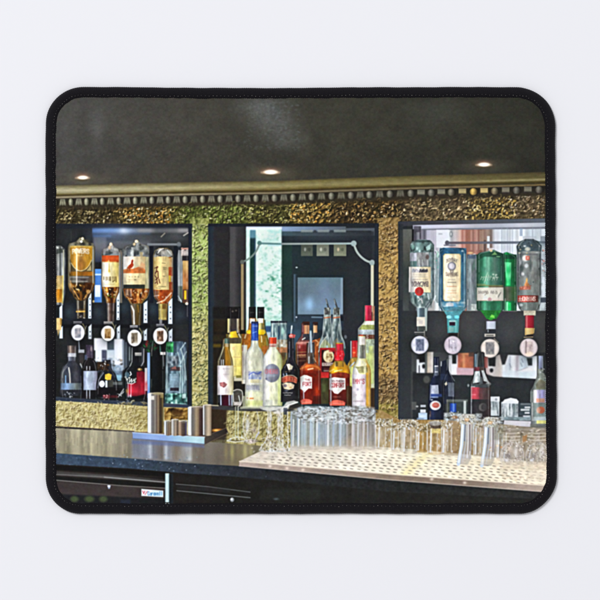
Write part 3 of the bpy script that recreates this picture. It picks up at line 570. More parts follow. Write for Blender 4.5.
for p in ([(125.4, 376.6), (127.6, 383)], [(126.6, 380), (129.4, 377.4), (129, 382.4), (131.2, 379.4)], [(131.4, 379), (131.2, 382.6), (133.4, 380)], [(133.8, 379), (134, 382), (135.6, 378.4)], [(127, 383.4), (132, 384), (135.4, 382)]): line(p, .85, (232, 232, 226), .85)
line([(127.8, 384), (128, 397)], 1.2, (200, 176, 190), .75); line([(130.8, 384.6), (130.6, 397)], 1., (206, 160, 170), .7); blob(126.8, 391, 1.4, 2.4, (250, 160, 70), .7); blob(130, 396, 1.2, 1.4, (226, 226, 232), .6); rect(126.6, 400.4, 128.6, 401.6, (150, 160, 180), .8, .6)
specks(10, (143.6, 340, 151, 352), [(170, 34, 40), (40, 120, 60), (120, 40, 40)], (.8, 1.5), 184, 1.3, 1.2, .6, .8)
# blue edge, tall black bottle
OUT = prof(157, [(337, 4), (343, 6.2), (352, 7.2), (400, 7.6)])
b = piece('printed_bottle', OUT, 'tall black bottle between the red bottle and the clear bottle')
poly(OUT, H((149.6, (24, 34, 36)), (154, (18, 20, 24)), (160, (16, 17, 19)), (165, (28, 36, 38))), 1.)
specks(40, (146.4, 340, 158, 352), [(22, 80, 44), (34, 104, 56), (96, 34, 40), (18, 40, 30)], (.8, 1.8), 186, 1.4, -1., .5, .6)
line([(159.8, 345.6), (160.2, 352)], 1.6, (96, 150, 140), .7); rect(160, 352, 165.4, 355, (226, 224, 220), .9); line([(163, 355), (163.6, 366)], .9, (170, 180, 186), .6)
rect(147, 352.6, 149.9, 398, V((352, (120, 150, 196)), (364, (140, 176, 226)), (384, (130, 168, 220)), (398, (96, 130, 190))), .9); rect(144.4, 368, 147, 391, V((368, (226, 226, 232)), (380, (240, 226, 230)), (384, (220, 110, 120)), (391, (226, 170, 180))), 1., .8)
rect(146.4, 384, 147.4, 391, (226, 120, 130), .9, .6)
# clear bottle
OUT = prof(175.8, [(341.4, 7), (344, 9), (352, 10.4), (405, 11)])
b = piece('printed_bottle', OUT, 'clear blue tinted bottle at the right end of the lower left shelf')
poly(OUT, lambda X, Y: ramp(np.clip(vn(X, Y, 2.6, 9, 188)*.7+vn(X, Y, 1.3, 3, 189)*.3, 0, 1), (0, (34, 46, 58)), (.35, (78, 102, 118)), (.55, (112, 142, 158)), (.75, (150, 184, 198)), (1, (214, 240, 246))), 1.)
rect(166, 342, 173.6, 352.4, lambda X, Y: ramp(vn(X, Y, 1.8, 3, 190), (0, (10, 60, 34)), (.5, (40, 140, 70)), (1, (96, 220, 130))), 1.2, .9); rect(173, 342, 177, 353, (40, 60, 72), 1.4, .6)
rect(177, 342, 186.6, 358, (74, 98, 130), 2.4, .5)
for p in ([(185, 343), (180.4, 349.6)], [(177.6, 352.6), (180.6, 363)], [(186, 352), (180, 364)], [(180.6, 349), (184, 360), (186, 380)]): line(p, 1.3, (196, 226, 232), .75)
rect(166.6, 356, 178, 367, lambda X, Y: ramp(vn(X, Y, 2, 2.4, 191), (0, (30, 40, 50)), (.5, (96, 104, 112)), (1, (206, 216, 220))), 2., .7)
rect(170, 367, 181, 371, (64, 50, 54), 1.2, .85); poly([(171, 368.6), (175.4, 366), (176.4, 369.6)], (150, 96, 90), .9, .8)
poly([(169.4, 374), (178.6, 374), (179.4, 392), (168.8, 392)], N((122, 150, 168), .12, 2, 2, 192), 1.); rect(170, 387.8, 178.6, 391, (40, 36, 48), .9, .9); rect(170.8, 376.4, 177.4, 378, (150, 176, 190), .9, .5)
for (x, y0, y1) in ((166.8, 352, 392), (180.4, 366, 396), (182.6, 356, 402)): line([(x, y0), (x-.6, y1)], 1.2, (196, 226, 230), .7)
rect(164.8, 393.6, 187, 404.8, lambda X, Y: ramp(vn(X, Y, 2.2, 2.4, 193), (0, (20, 44, 44)), (.35, (50, 96, 92)), (.6, (110, 176, 164)), (1, (220, 250, 240))), 1.1, .95); rect(166.6, 397.8, 172, 400.4, (150, 220, 206), 1., .7); rect(182, 394, 186, 398.6, (214, 244, 244), 1., .8); rect(165, 403.4, 186, 404.8, (160, 210, 204), .9, .6)
piece('label', [(169.4, 374), (178.6, 374), (179.4, 392), (168.8, 392)], None, b)

# dials and their clips hang in front of the bottles
clip_top(73, 81.6, 321.2, (150, 152, 160)); clip_top(103.4, 112, 321.4, (200, 196, 192)); clip_top(129.6, 137.6, 325.2, (200, 200, 204)); clip_top(156, 164, 323.8, (170, 172, 180))
for (x, y) in ((84.4, 326), (114, 325), (141.4, 330.5), (166.4, 328)): line([(x-2, y-2), (x, y+1.6), (x+.4, y+8)], 1.1, (170, 164, 120), .75); line([(x+1.6, y), (x-.2, y+5)], .9, (196, 196, 180), .6)
dial(77.5, 332.6, 6.6, 7.9, (236, 238, 248), ((0, (90, 96, 112)), (.4, (150, 152, 164)), (.7, (176, 172, 176)), (1, (226, 226, 232))), 161, 'white optic dial leftmost in the left niche')
dial(107.5, 333.4, 6.7, 7.6, (250, 248, 244), ((0, (84, 58, 26)), (.4, (150, 112, 66)), (.7, (178, 140, 90)), (1, (214, 184, 140))), 163, 'white optic dial with a brown picture in the left niche')
dial(134.2, 338, 7.0, 8.2, (244, 246, 248), ((0, (60, 56, 50)), (.4, (120, 108, 92)), (.7, (150, 138, 120)), (1, (220, 214, 204))), 165, 'white optic dial with a grey picture in the left niche')
dial(160, 336, 7.0, 8.2, (250, 248, 248), ((0, (60, 40, 30)), (.4, (112, 84, 66)), (.7, (150, 116, 92)), (1, (226, 204, 190))), 167, 'white optic dial rightmost in the left niche')

# shelf board, pale leaf panel under it
poly([(50, 396.4), (90, 399.4), (150, 402.4), (190, 405), (190, 408.4), (150, 406.6), (110, 404.2), (50, 401)], (58, 66, 80), 1.0, .95)
specks(10, (60, 396, 146, 403), [(150, 160, 176), (110, 120, 136)], (.5, .9), 194, 1, 0, .4, .6)
def pale(X, Y, t):
    return ramp(t, (0, (92, 78, 40)), (.22, (138, 122, 70)), (.42, (188, 174, 112)), (.62, (204, 192, 130)), (.82, (234, 224, 170)), (1, (255, 250, 222)))
poly([(50, 400.6), (110, 404), (150, 406.6), (192, 408.4), (192, 436), (130, 431.6), (50, 426.6)], gilt(pale, 4.2, 201, .66, 1.5, .54, .34), .9)
leaves(260, (55, 404, 148, 429), (124, 106, 58), (250, 242, 200), 202, .7); specks(100, (56, 404, 146, 428), [(112, 94, 48), (134, 116, 66)], (.5, .9), 203, 1.8, -1.1, .4, .6)
blob(140, 416, 12, 9, (150, 132, 66), .35)
poly([(164, 408), (190, 408), (190, 420), (164, 420)], gilt(((0, (40, 26, 10)), (.35, (96, 70, 28)), (.55, (150, 112, 52)), (.75, (200, 166, 90)), (1, (244, 224, 160))), 5, 205, 1, 1.2, .45, .6), 1.2)
ell(177, 413, 5.5, 4.5, (70, 44, 20), 2., .7)
piece('printed_leaf_panel', [(55, 401), (110, 404.2), (150, 406.6), (150, 432), (55, 427)], 'pale gold leaf panel under the left shelf')
line([(50, 426.6), (90, 428.8), (134, 431.8)], 1.1, (72, 62, 60), .9)
# ---- middle niche
poly([(208, 224.5), (378.6, 223), (378.6, 414), (208, 410)], N(H((208, (34, 38, 44)), (213, (40, 46, 52)), (216, (38, 38, 40)), (228, (36, 35, 38)), (229, (66, 66, 68)), (234, (72, 70, 72)), (238, (54, 52, 54)), (246, (44, 46, 48)), (282, (36, 58, 56)), (290, (34, 50, 54)), (320, (34, 44, 50)), (345, (34, 38, 42)), (378, (34, 38, 44))), .10, 16, 30, 211), .8)
mn = piece('printed_niche', [(208.5, 225), (378, 223.5), (378, 412), (208.5, 409)], 'middle niche with a mirror and a crowd of bottles')
rect(208, 223.4, 379, 226.6, (30, 34, 40), 1.2)
rect(208.3, 226, 213.6, 412, (38, 50, 58), 1.1, .8)
rect(213, 232, 230, 240, (44, 42, 44), 2., .7); rect(228.4, 227, 229.6, 320, (26, 26, 28), 1., .7); rect(236, 236, 246, 262, (48, 48, 50), 2., .6)
rect(213, 320, 246, 410, N((34, 28, 20), .3, 6, 10, 213), 2.); rect(213, 344, 221, 347.4, (96, 78, 22), 2., .85); rect(213, 335, 232, 341, (52, 44, 26), 2., .6); rect(214, 318, 226, 332, (48, 38, 22), 2.4, .6)
# mirrored window
rect(246, 226.4, 282.2, 231, V((226, (196, 212, 236)), (229, (230, 238, 248)), (231, (150, 190, 206))), 1.1)
rect(246, 229, 250.4, 345, N(V((230, (206, 244, 232)), (260, (204, 240, 224)), (300, (216, 240, 240)), (345, (200, 232, 230))), .10, 3, 5, 215), .9)
rect(249.8, 230, 255.8, 345, N(V((230, (96, 150, 170)), (237, (92, 140, 160)), (239, (34, 62, 66)), (270, (28, 66, 56)), (300, (42, 66, 60)), (345, (52, 80, 84))), .12, 4, 8, 216), 1.)
rect(254.2, 239, 255.8, 345, (60, 84, 126), 1., .6)
def window(X, Y):
    n = fbm(X, Y, 5, 4, 217); m = vn(X, Y, 2.2, 1.6, 220)
    b = np.array((224, 240, 234), np.float32)+np.zeros(X.shape+(3,), np.float32)
    top = np.clip((254-Y)/20, 0, 1)*.85
    t = np.clip((n-.42)*4, 0, 1)*np.maximum(top, .45); b = lerp(b, np.array((176, 228, 222), np.float32), t)
    band = np.exp(-((Y-289)/26)**2)*.9*np.clip((X-258)/10, 0, 1)
    t = np.clip((n*.6+m*.4-.50)*4, 0, 1)*band; b = lerp(b, np.array((118, 190, 158), np.float32), t)
    t = np.clip((n*.4+m*.6-.64)*5, 0, 1)*band; return lerp(b, np.array((60, 136, 110), np.float32), t)
rect(255.6, 229, 281.8, 326, window, .9); rect(256, 312, 271, 327, N((196, 232, 214), .12, 3, 4, 222), 2., .5); rect(268, 243.8, 282, 246, (168, 220, 228), 1.2, .6)
specks(120, (257, 234, 281, 322), [(150, 212, 186), (120, 190, 160), (176, 226, 214), (250, 254, 252)], (.8, 1.9), 229, .6, 0, 1.5, .5)
rect(264, 322, 272, 326.6, (150, 214, 214), 1.4, .7); rect(264.6, 326, 285, 340, (56, 90, 134), 1.2, .9); rect(266, 332, 271, 340, (214, 226, 220), 1.2, .8)
rect(281.8, 229, 292, 322, V((229, (52, 76, 76)), (240, (36, 60, 56)), (270, (34, 72, 58)), (300, (40, 66, 64)), (322, (52, 74, 84))), 1.6, .7)
rect(282, 226.4, 346, 231.4, H((282, (136, 160, 196)), (292, (122, 146, 180)), (310, (110, 128, 152)), (346, (84, 94, 104))), 1.1); rect(346, 228, 376, 230.6, (92, 102, 112), 1.0, .75); rect(371.6, 228, 376, 235.6, (78, 86, 94), 1.2, .8); rect(372, 236, 375.6, 262, (50, 54, 60), 1.4, .6)
rect(282, 231.6, 374, 236, H((282, (62, 92, 104)), (300, (58, 74, 82)), (345, (44, 52, 58)), (374, (38, 42, 48))), 1.4, .8); rect(282, 235.8, 374, 242, (28, 34, 42), 1.4, .7)
for (a, b_) in ((301, 312.6), (317.6, 329), (334, 346)): rect(a, 229.6, b_, 232.2, (136, 148, 146), 1., .75)
rect(313.6, 230, 316.4, 232.4, (40, 48, 54), .9, .8); rect(330, 230, 333.6, 232.4, (40, 48, 54), .9, .8)
soft((244, 226, 292, 345), .45); blob(320, 236, 40, 6, (96, 112, 126), .3); blob(355, 300, 18, 60, (58, 62, 68), .35)
# screen seen in the mirror
rect(282, 262, 375, 300, (32, 42, 46), 8., .35)
rect(293.4, 274, 297, 322, H((293, (50, 72, 82)), (294.6, (84, 108, 128)), (296, (44, 60, 72))), 1.2, .8); rect(296, 275, 344.6, 278, (30, 44, 52), 1.2, .8)
def screen(X, Y):
    b = ramp(np.clip((Y-277)/37, 0, 1), (0, (92, 120, 132)), (.4, (100, 122, 140)), (.8, (112, 140, 166)), (1, (110, 136, 156)))
    b = lerp(b, np.array((150, 196, 238), np.float32), np.exp(-(((X-309.5)/4.5)**2+((Y-304)/6.5)**2))*.9)
    b = lerp(b, np.array((120, 146, 182), np.float32), np.exp(-(((X-325)/7)**2+((Y-292)/18)**2))*.5)
    b = lerp(b, np.array((86, 104, 122), np.float32), np.exp(-(((X-301)/5)**2+((Y-294)/5)**2))*.5)
    return b*(1+.08*(fbm(X, Y, 5, 7, 225)-.5))[..., None]
rect(297.6, 277.4, 343, 314.6, screen, .9); rect(340.6, 278, 343, 314, (150, 172, 190), 1., .5)
piece('printed_screen', box(297.6, 277.4, 343, 314.6), 'blue grey screen reflected in the mirror')
rect(282, 322, 312, 350, N((52, 72, 90), .12, 6, 9, 227), 3., .9); rect(297, 315, 344, 330, (48, 64, 80), 2.4, .8); line([(312, 317.2), (322, 317.4)], 1.5, (120, 150, 172), .7); ell(296.4, 317.2, .8, .8, (196, 214, 226), .8, .9)
rect(343, 314, 362, 345, (42, 44, 50), 3., .7); rect(286, 330, 300, 346, (66, 92, 112), 3., .5); ell(296.6, 267.4, 1., .7, (200, 220, 216), .8, .9)
rect(340, 316, 343.6, 321, (24, 28, 34), .9, .8); ell(345.6, 337, 1.4, 1.9, (116, 120, 130), .9, .7)
# switch plates
for (a, b_, c, l) in ((301, 312.8, (86, 94, 84), (150, 158, 150)), (316.6, 329, (128, 134, 118), (196, 200, 184)), (333.8, 346.4, (126, 132, 110), (206, 190, 160))):
    rect(a, 244, b_, 256, V((244, tuple(.8*q for q in c)), (248, tuple(.9*q for q in c)), (256, c)), .9); ell((a+b_)/2-1.8, 249.4, 1.1, 1.8, l, 1., .8); ell((a+b_)/2+2.4, 249.4, 1.5, 1.8, tuple(.7*q for q in c), 1., .8); rect((a+b_)/2-4, 252.6, (a+b_)/2+3, 255, tuple(min(255, 1.12*q) for q in c), 1.2, .5)
# etched line
line([(259, 243.2), (282, 243.9)], 1.9, (108, 150, 150)); line([(282, 243.8), (353, 243.4)], 2.0, H((282, (132, 146, 146)), (310, (146, 158, 152)), (353, (150, 172, 172))))
ell(259.4, 243, 2.2, 2.3, (96, 138, 134), 1.); line([(258.8, 245.4), (256.4, 250.6), (252.4, 255.6), (247, 259.8), (242.6, 261.6)], 1.9, (122, 142, 138), .9); ell(242.2, 262, 2.2, 2.2, (92, 98, 92), 1.)
rect(240.9, 264, 244, 330, H((240.9, (150, 130, 88)), (242.4, (156, 140, 104)), (244, (100, 90, 70))), .9)
ell(353.8, 243.4, 2.9, 2.9, (150, 170, 172), 1.); line([(354.6, 246), (357, 251.6), (361, 256.6), (366, 260.4), (371, 262.4)], 2.2, (160, 174, 170)); ell(372.2, 262.6, 2.8, 2.9, (150, 166, 166), 1.); rect(370.8, 265, 374, 312, H((370.8, (176, 176, 156)), (372.4, (206, 204, 180)), (374, (170, 166, 140))), .8)
piece('etched_line', [(259, 242.2), (353, 242.2), (356.4, 244), (360, 253.6), (374, 262), (374, 310), (371, 310), (371, 264.5), (358, 255.6), (353, 245), (259, 245)], None)
rect(372.4, 306, 375.2, 321, N((170, 116, 88), .25, 2, 3, 229), .9)

# a bottle of the back row: cap, clear neck, body
def capneck(x0, x1, y0, y1):
    rect(x0, y0, x1, y1, H((x0, (16, 16, 18)), ((x0+x1)/2, (34, 34, 34)), (x1, (14, 14, 16))), .9); rect(x0+1, (y0+y1)/2-1, x1-1, (y0+y1)/2, (84, 84, 84), .9, .45)
rect(212.6, 307, 226, 318.6, (26, 24, 22), 2.2, .9); rect(226, 306.8, 240.4, 319, (24, 22, 22), 1.2, .95); ell(232.6, 311.4, 1, .8, (106, 100, 90), .9, .7); ell(236, 310.6, 1, .8, (96, 90, 80), .9, .7)
OUT = prof(234.6, [(307, 6), (319, 5.6), (332, 5.8), (340, 8.6), (346, 9.6), (378, 9.6)])
b = piece('printed_bottle', OUT, 'back row bottle with a wide cream yellow label left in the middle niche')
rect(227.4, 318.6, 240, 333, H((227.4, (206, 190, 110)), (229, (230, 222, 170)), (230.6, (62, 54, 46)), (236, (66, 60, 56)), (237.6, (216, 206, 170)), (239.2, (96, 66, 30)), (240, (110, 76, 30))), .9)
poly([(226, 334), (243, 334), (246, 346), (245.4, 378), (229, 378)], (120, 104, 44), 1.); poly([(229.6, 332), (236, 331), (238, 337.6), (229.6, 338)], (240, 198, 40), 1.); ell(229.6, 335.6, 1.2, 1.6, (236, 214, 130), .9, .8); line([(238.6, 334), (240.4, 337.6)], 1.4, (246, 232, 190), .8)
rect(226, 338, 241, 344, (84, 74, 56), 1.4, .85)
rect(229.8, 343.6, 241.4, 376.4, N(H((229.8, (236, 218, 160)), (234, (244, 228, 146)), (241, (246, 230, 128))), .05, 5, 8, 231), .9); rect(241, 342, 245.8, 377, H((241, (166, 140, 34)), (244, (190, 166, 60)), (245.8, (150, 130, 60))), 1.)
rect(232, 347, 234.6, 350, (220, 176, 120), 1., .6); line([(230, 357), (241, 357.4)], .8, (216, 186, 110), .7); line([(233.6, 366.4), (241, 366.4)], 1., (224, 190, 90), .7); rect(235, 358.4, 240.6, 375, (252, 236, 116), 1.2, .6)
rect(233.6, 376.4, 245, 381.6, (230, 224, 190), 1.2, .85); rect(236, 375.4, 242, 378, (140, 130, 50), 1., .8)
piece('label', box(229.8, 343.6, 241.4, 376.4), None, b)
rect(233.6, 381.4, 244, 395, (40, 36, 32), 1.6, .9)
# second and third of the back row
capneck(248.8, 255.6, 307, 319)
OUT = prof(252.2, [(307, 3.4), (319, 3.4), (328, 4), (336, 8), (342, 10), (380, 10)])
b = piece('printed_bottle', OUT, 'black capped back row bottle of amber drink behind the blue capped one')
rect(245.6, 318.6, 250, 345, H((245.6, (60, 96, 70)), (247, (226, 236, 240)), (248.6, (206, 214, 230)), (250, (110, 80, 40))), 1., .8)
poly([(249.6, 318), (255.8, 318), (257.4, 324), (262, 338), (262, 350), (242, 350), (242, 340), (248, 330)], N((166, 104, 28), .3, 3, 4, 233), 1.); rect(250, 318.6, 255, 323.4, (236, 240, 244), 1., .9); ell(248.6, 332, 2.4, 2.2, (246, 200, 30), 1.); rect(242, 334, 250.4, 345, N((156, 92, 30), .25, 3, 3, 234), 1.4, .9); line([(245.6, 334.6), (244.6, 338)], 1.2, (246, 226, 170), .8)
rect(241.6, 345, 247.2, 384, N(H((241.6, (206, 186, 150)), (244, (236, 232, 220)), (247, (226, 222, 204))), .08, 2, 5, 235), 1.2, .95); rect(241.8, 347, 243, 351, (176, 120, 96), .9, .6)
capneck(257.2, 264, 307, 318.6)
OUT = prof(261, [(307, 3.4), (319, 3.4), (328, 4.2), (336, 6), (344, 8), (380, 8)])
b = piece('printed_bottle', OUT, 'black capped back row bottle with a bright yellow collar in front of the window')
poly([(257.6, 318.6), (264, 318.6), (265.4, 330), (270, 344), (270, 380), (252, 380), (254, 344), (257, 330)], N((150, 118, 46), .25, 3, 4, 236), 1.); rect(257.8, 318.4, 263, 323.6, (246, 248, 250), 1.); rect(258.6, 323, 263, 330, H((258.6, (196, 176, 110)), (260, (230, 216, 150)), (263, (120, 120, 60))), .9); rect(264, 320, 265.6, 336, (70, 96, 76), .9, .8)
ell(261.4, 332.2, 4.2, 2.6, (250, 206, 24), .9); rect(258, 329.8, 265, 331.6, (255, 222, 60), 1., .8); rect(258, 335.4, 267, 350, N((170, 126, 40), .3, 2, 4, 237), 1.2, .9)
line([(261.4, 336.4), (261.6, 342)], 1.2, (246, 232, 180), .85); line([(266.4, 337), (267, 345)], .9, (120, 150, 60), .7); line([(255.6, 333), (256.6, 342)], 1.2, (226, 220, 196), .7); rect(262, 346, 270, 355, (196, 110, 46), 1.6, .8)
# pair of clear bottles behind
for (x0, x1, nm) in ((270.8, 278.6, 'left of a pair'), (279, 287, 'right of a pair')):
    OUT = prof((x0+x1)/2, [(321, 3.8), (340, 3.8), (347, 4.4), (366, 4.6)])
    piece('printed_bottle', OUT, 'clear empty bottle, '+nm+' behind the red capped white bottle')
    poly(OUT, lambda X, Y, s=int(x0): ramp(np.clip(vn(X, Y, 1.7, 7, s)*.7+vn(X, Y, .9, 2.4, s+1)*.3, 0, 1), (0, (44, 62, 74)), (.4, (104, 134, 140)), (.65, (150, 178, 178)), (1, (236, 248, 240))), .9)
    rect(x0, 321, x1, 323, (40, 48, 60), .9, .9); rect(x0+.4, 323, x1-.4, 324.4, (170, 184, 186), .9, .6)
ell(282.6, 331, 1.6, 4, (190, 240, 220), 1.4, .7); line([(272.6, 324.4), (272.4, 338)], 1., (226, 236, 236), .8)
rect(276, 339.6, 288, 350, lambda X, Y: ramp(vn(X, Y, 2, 2.2, 241), (0, (60, 60, 50)), (.4, (170, 150, 120)), (.7, (196, 190, 170)), (1, (250, 246, 236))), 1.2, .9); rect(275.6, 347.4, 288, 353, N((176, 112, 66), .25, 3, 2, 242), 1.3, .9); rect(275.6, 352.6, 286, 370, N(H((275, (70, 46, 26)), (281, (110, 72, 34)), (286, (60, 52, 36))), .35, 3, 5, 243), 1.4, .9); rect(279, 360, 288, 380, (166, 160, 96), 2., .5)

# pale bottle with a cream label far left, front row
OUT = prof(225.2, [(338.6, 2.6), (344, 3), (348, 3.6), (354, 5.6), (361, 7.6), (367, 8.2), (405, 8.2), (406.6, 7.4)])
b = piece('printed_bottle', OUT, 'wine bottle with a large blank white label at the left end of the middle niche')
poly(OUT, H((217, (96, 88, 66)), (218.2, (150, 140, 110)), (220, (66, 56, 36)), (224, (84, 66, 30)), (226, (176, 122, 34)), (229, (186, 134, 36)), (231.4, (150, 126, 60)), (233.2, (196, 184, 140))), .9)
rect(224.4, 338.4, 229.2, 343.6, H((224.4, (72, 96, 84)), (226.6, (112, 140, 120)), (229, (60, 70, 56))), .9); rect(225, 343.4, 228.6, 347, (206, 212, 200), 1., .5); line([(223.6, 347), (221, 355), (218.2, 362)], .9, (176, 172, 120), .8); poly([(219.6, 359), (224, 350), (225, 365), (219, 365.6)], (62, 54, 42), 1.4, .7)
for x in (221.2, 223.2): line([(x, 360), (x, 365)], .9, (200, 206, 212), .85)
rect(217.2, 365.6, 233.2, 395.2, N(H((217, (216, 206, 210)), (220, (238, 230, 236)), (226, (240, 232, 230)), (229, (246, 238, 214)), (233, (244, 230, 170))), .05, 3, 4, 245), .8)
poly([(219.4, 382.8), (224, 382), (227, 384.4), (225.6, 386.6), (223.6, 388), (220, 386)], N((156, 92, 92), .3, 1.6, 1.6, 246), .9, .9); rect(221, 368.4, 230, 369.4, (206, 196, 196), .9, .6); rect(221, 374, 229, 375, (214, 200, 196), .9, .5)
rect(217.6, 395.2, 233, 406.4, H((217.6, (20, 20, 26)), (220.6, (24, 20, 26)), (223, (54, 12, 30)), (227, (74, 14, 36)), (230, (66, 40, 60)), (233, (150, 150, 150))), .9)
for x in (220.6, 229, 231.6): line([(x, 395.4), (x+.2, 405)], 1.2, (190, 206, 226), .85)
piece('label', box(217.2, 365.6, 233.2, 395.2), None, b)

# frosted bottle with the blue cap
OUT = prof(254.6, [(321.6, 3.2), (340.4, 3.5), (346, 4), (350, 6.8), (354.4, 8.8), (360, 9.5), (400, 9.6), (408.6, 10)])
b = piece('printed_bottle', OUT, 'frosted pale bottle with a tall blue cap in the middle niche')
poly(OUT, N(H((245, (226, 224, 216)), (247.6, (240, 238, 230)), (252, (214, 216, 192)), (258, (218, 220, 190)), (262, (224, 224, 204)), (264.6, (196, 196, 184))), .06, 2.4, 4, 247), .9)
rect(251.2, 322, 258.2, 340.6, H((251.2, (36, 66, 160)), (253, (70, 104, 196)), (255, (40, 76, 176)), (258.2, (26, 56, 140))), .9); rect(251.4, 321.6, 258, 323.8, (40, 50, 84), .9, .9); rect(252, 325.4, 257.6, 327, (120, 150, 210), .9, .7); line([(252.6, 333), (256.4, 331.6)], .9, (150, 180, 226), .6); rect(251.2, 338, 258.2, 340.4, (70, 100, 184), .9, .6); rect(252, 341, 254, 352, (232, 234, 224), 1.2, .7)
rect(245.8, 352, 264, 368, V((352, (216, 216, 186)), (360, (206, 208, 178)), (368, (220, 220, 200))), 3., .4)
rect(248.4, 371.4, 261.6, 379.6, lambda X, Y: ramp(vn(X, Y, 1.5, 2.2, 248), (0, (88, 108, 186)), (.5, (136, 152, 206)), (1, (206, 212, 226))), 1.8, .65); line([(249, 375), (253, 372.4), (257, 374), (261, 372)], 1.1, (84, 104, 190), .7); rect(250, 379.4, 259, 383, (226, 214, 170), 1.2, .6); line([(248, 383.8), (262, 383.8)], .9, (236, 236, 230), .9)
rect(245.4, 384.6, 260, 391.8, N((196, 200, 186), .1, 2, 2, 249), 1.2, .7); text('DISTIL', 246.4, 385.6, 4, 13.4, (120, 124, 152), 1.0, .55); rect(246, 385.4, 259.6, 390, (150, 152, 176), 1.4, .45)
rect(245, 392, 264, 396.6, (236, 238, 196), 1.2, .8); rect(245.4, 396.6, 261.4, 400.4, (238, 236, 190), 1.1, .9); rect(246.4, 397.6, 248, 398.8, (196, 120, 90), .9, .8); rect(249.4, 397.8, 253.6, 399.4, (206, 130, 76), .9, .85); rect(245, 400.4, 263, 408, V((400, (230, 236, 168)), (404, (214, 222, 140)), (408, (238, 240, 190))), 1., .9)
rect(242.4, 396, 245.4, 408.4, (222, 226, 190), 1., .6)
piece('cap', box(251.2, 321.6, 258.2, 340.6), None, b)
# white bottle with the red cap
OUT = prof(272.6, [(337.4, 3.6), (344, 3.6), (348, 3.8), (351.6, 6), (356, 8.8), (360, 9.6), (406, 9.6)])
b = piece('printed_bottle', OUT, 'white bottle with an orange red cap and a round grey emblem in the middle niche')
poly(OUT, N(H((263, (232, 234, 228)), (265, (250, 250, 246)), (269, (240, 240, 214)), (276, (238, 240, 206)), (280, (226, 234, 160)), (282.2, (206, 214, 130))), .04, 3, 6, 251), .9)
rect(269, 337.6, 276.4, 343.8, H((269, (206, 50, 34)), (271, (238, 84, 44)), (276.4, (206, 44, 26))), .9); rect(269, 343.6, 276, 347.6, V((343.6, (214, 120, 104)), (345, (226, 190, 176)), (346, (180, 106, 96)), (347.6, (226, 226, 200))), .9); rect(270, 348, 275, 352, (238, 238, 212), 1.4, .6)
ell(271.8, 373.2, 8.2, 9.3, lambda X, Y: ramp(np.clip((X-264+(Y-364)*.3)/18, 0, 1), (0, (176, 178, 194)), (.4, (146, 150, 166)), (1, (120, 122, 134))), 1.0)
rect(263.4, 364, 266, 384, (232, 234, 232), 1.2, .6); text('CHERS', 264.8, 369.4, 4.2, 13.2, (196, 96, 106), 1.0, .65); rect(264.6, 369.6, 278, 373, (190, 130, 140), 1.5, .4); ell(266.4, 379, 1., 1., (106, 110, 130), .9, .8); rect(266, 375, 275, 377, (160, 166, 180), 1., .5)
rect(267, 384, 268, 406, (232, 236, 226), 1., .8); rect(276, 384, 277, 404, (214, 220, 180), 1., .7); rect(270, 394, 281, 401, (214, 220, 176), 2., .6); rect(264, 400, 272.6, 406.4, (206, 210, 196), 1.2, .7); rect(278, 384, 282, 404, (230, 240, 150), 1.2, .7)
piece('cap', box(269, 337.6, 276.4, 347.4), None, b); piece('label', oval(271.8, 373.2, 8.2, 9.3), None, b)
# bourbon bottle behind the cream liqueur
OUT = prof(304.6, [(323, 3), (335, 3.2), (341, 7), (343.4, 8.8), (368, 8.6), (380, 8)])
b = piece('printed_bottle', OUT, 'brown bourbon bottle with a tan cork in the back row of the middle niche')
poly(OUT, N(V((340, (110, 60, 60)), (343, (206, 136, 126)), (345.6, (140, 52, 48)), (351, (112, 34, 32)), (358, (74, 32, 28)), (368, (50, 30, 24)), (380, (60, 26, 18))), .12, 4, 3, 253), .9)
rect(302.6, 321.6, 309.6, 325.4, (60, 34, 28), .9); rect(304, 325.2, 309.4, 334, H((304, (170, 110, 70)), (306, (222, 166, 122)), (309.4, (180, 122, 84))), .9); rect(303, 334, 310, 340, (54, 58, 68), 1., .9); line([(302.4, 339.6), (305, 338)], 1.2, (226, 226, 214), .9); line([(297, 343), (309, 342.6)], 1.2, (222, 150, 136), .9); ell(299.6, 347, .9, 1.6, (196, 130, 130), .9, .7)
for (y, c) in ((352.4, (150, 110, 70)), (355.4, (190, 144, 96)), (357.4, (130, 96, 66)), (361, (110, 80, 56))): line([(297, y), (309, y-.4)], .9, c, .75)
text('MEWER', 297, 354.4, 2.2, 12, (206, 160, 110), .6, .6)
rect(295.6, 344, 297, 372, (170, 120, 60), 1., .6)
OUT = prof(315.2, [(323, 2.6), (335, 2.8), (340, 4.6), (372, 5)])
b = piece('printed_bottle', OUT, 'amber bottle with a tan cork between the brown bourbon and the clear spouted pair')
poly([(311, 341), (320, 338), (321.4, 346), (321, 376), (312, 376)], N((176, 92, 44), .3, 3, 4, 255), 1.); rect(313, 322, 317.8, 325.6, (58, 36, 30), .9); rect(313.2, 325.4, 317.4, 333, H((313, (190, 140, 96)), (315, (216, 170, 124)), (317.4, (170, 120, 80))), .9); rect(312.4, 333, 318.6, 339, (56, 58, 66), 1., .9)
line([(315.6, 340), (318.6, 342.6), (317, 346)], 1.1, (246, 190, 130), .8); rect(311.6, 342, 313.6, 372, (206, 150, 120), 1.2, .5); rect(316.6, 346, 319, 374, (150, 60, 24), 1.2, .7)

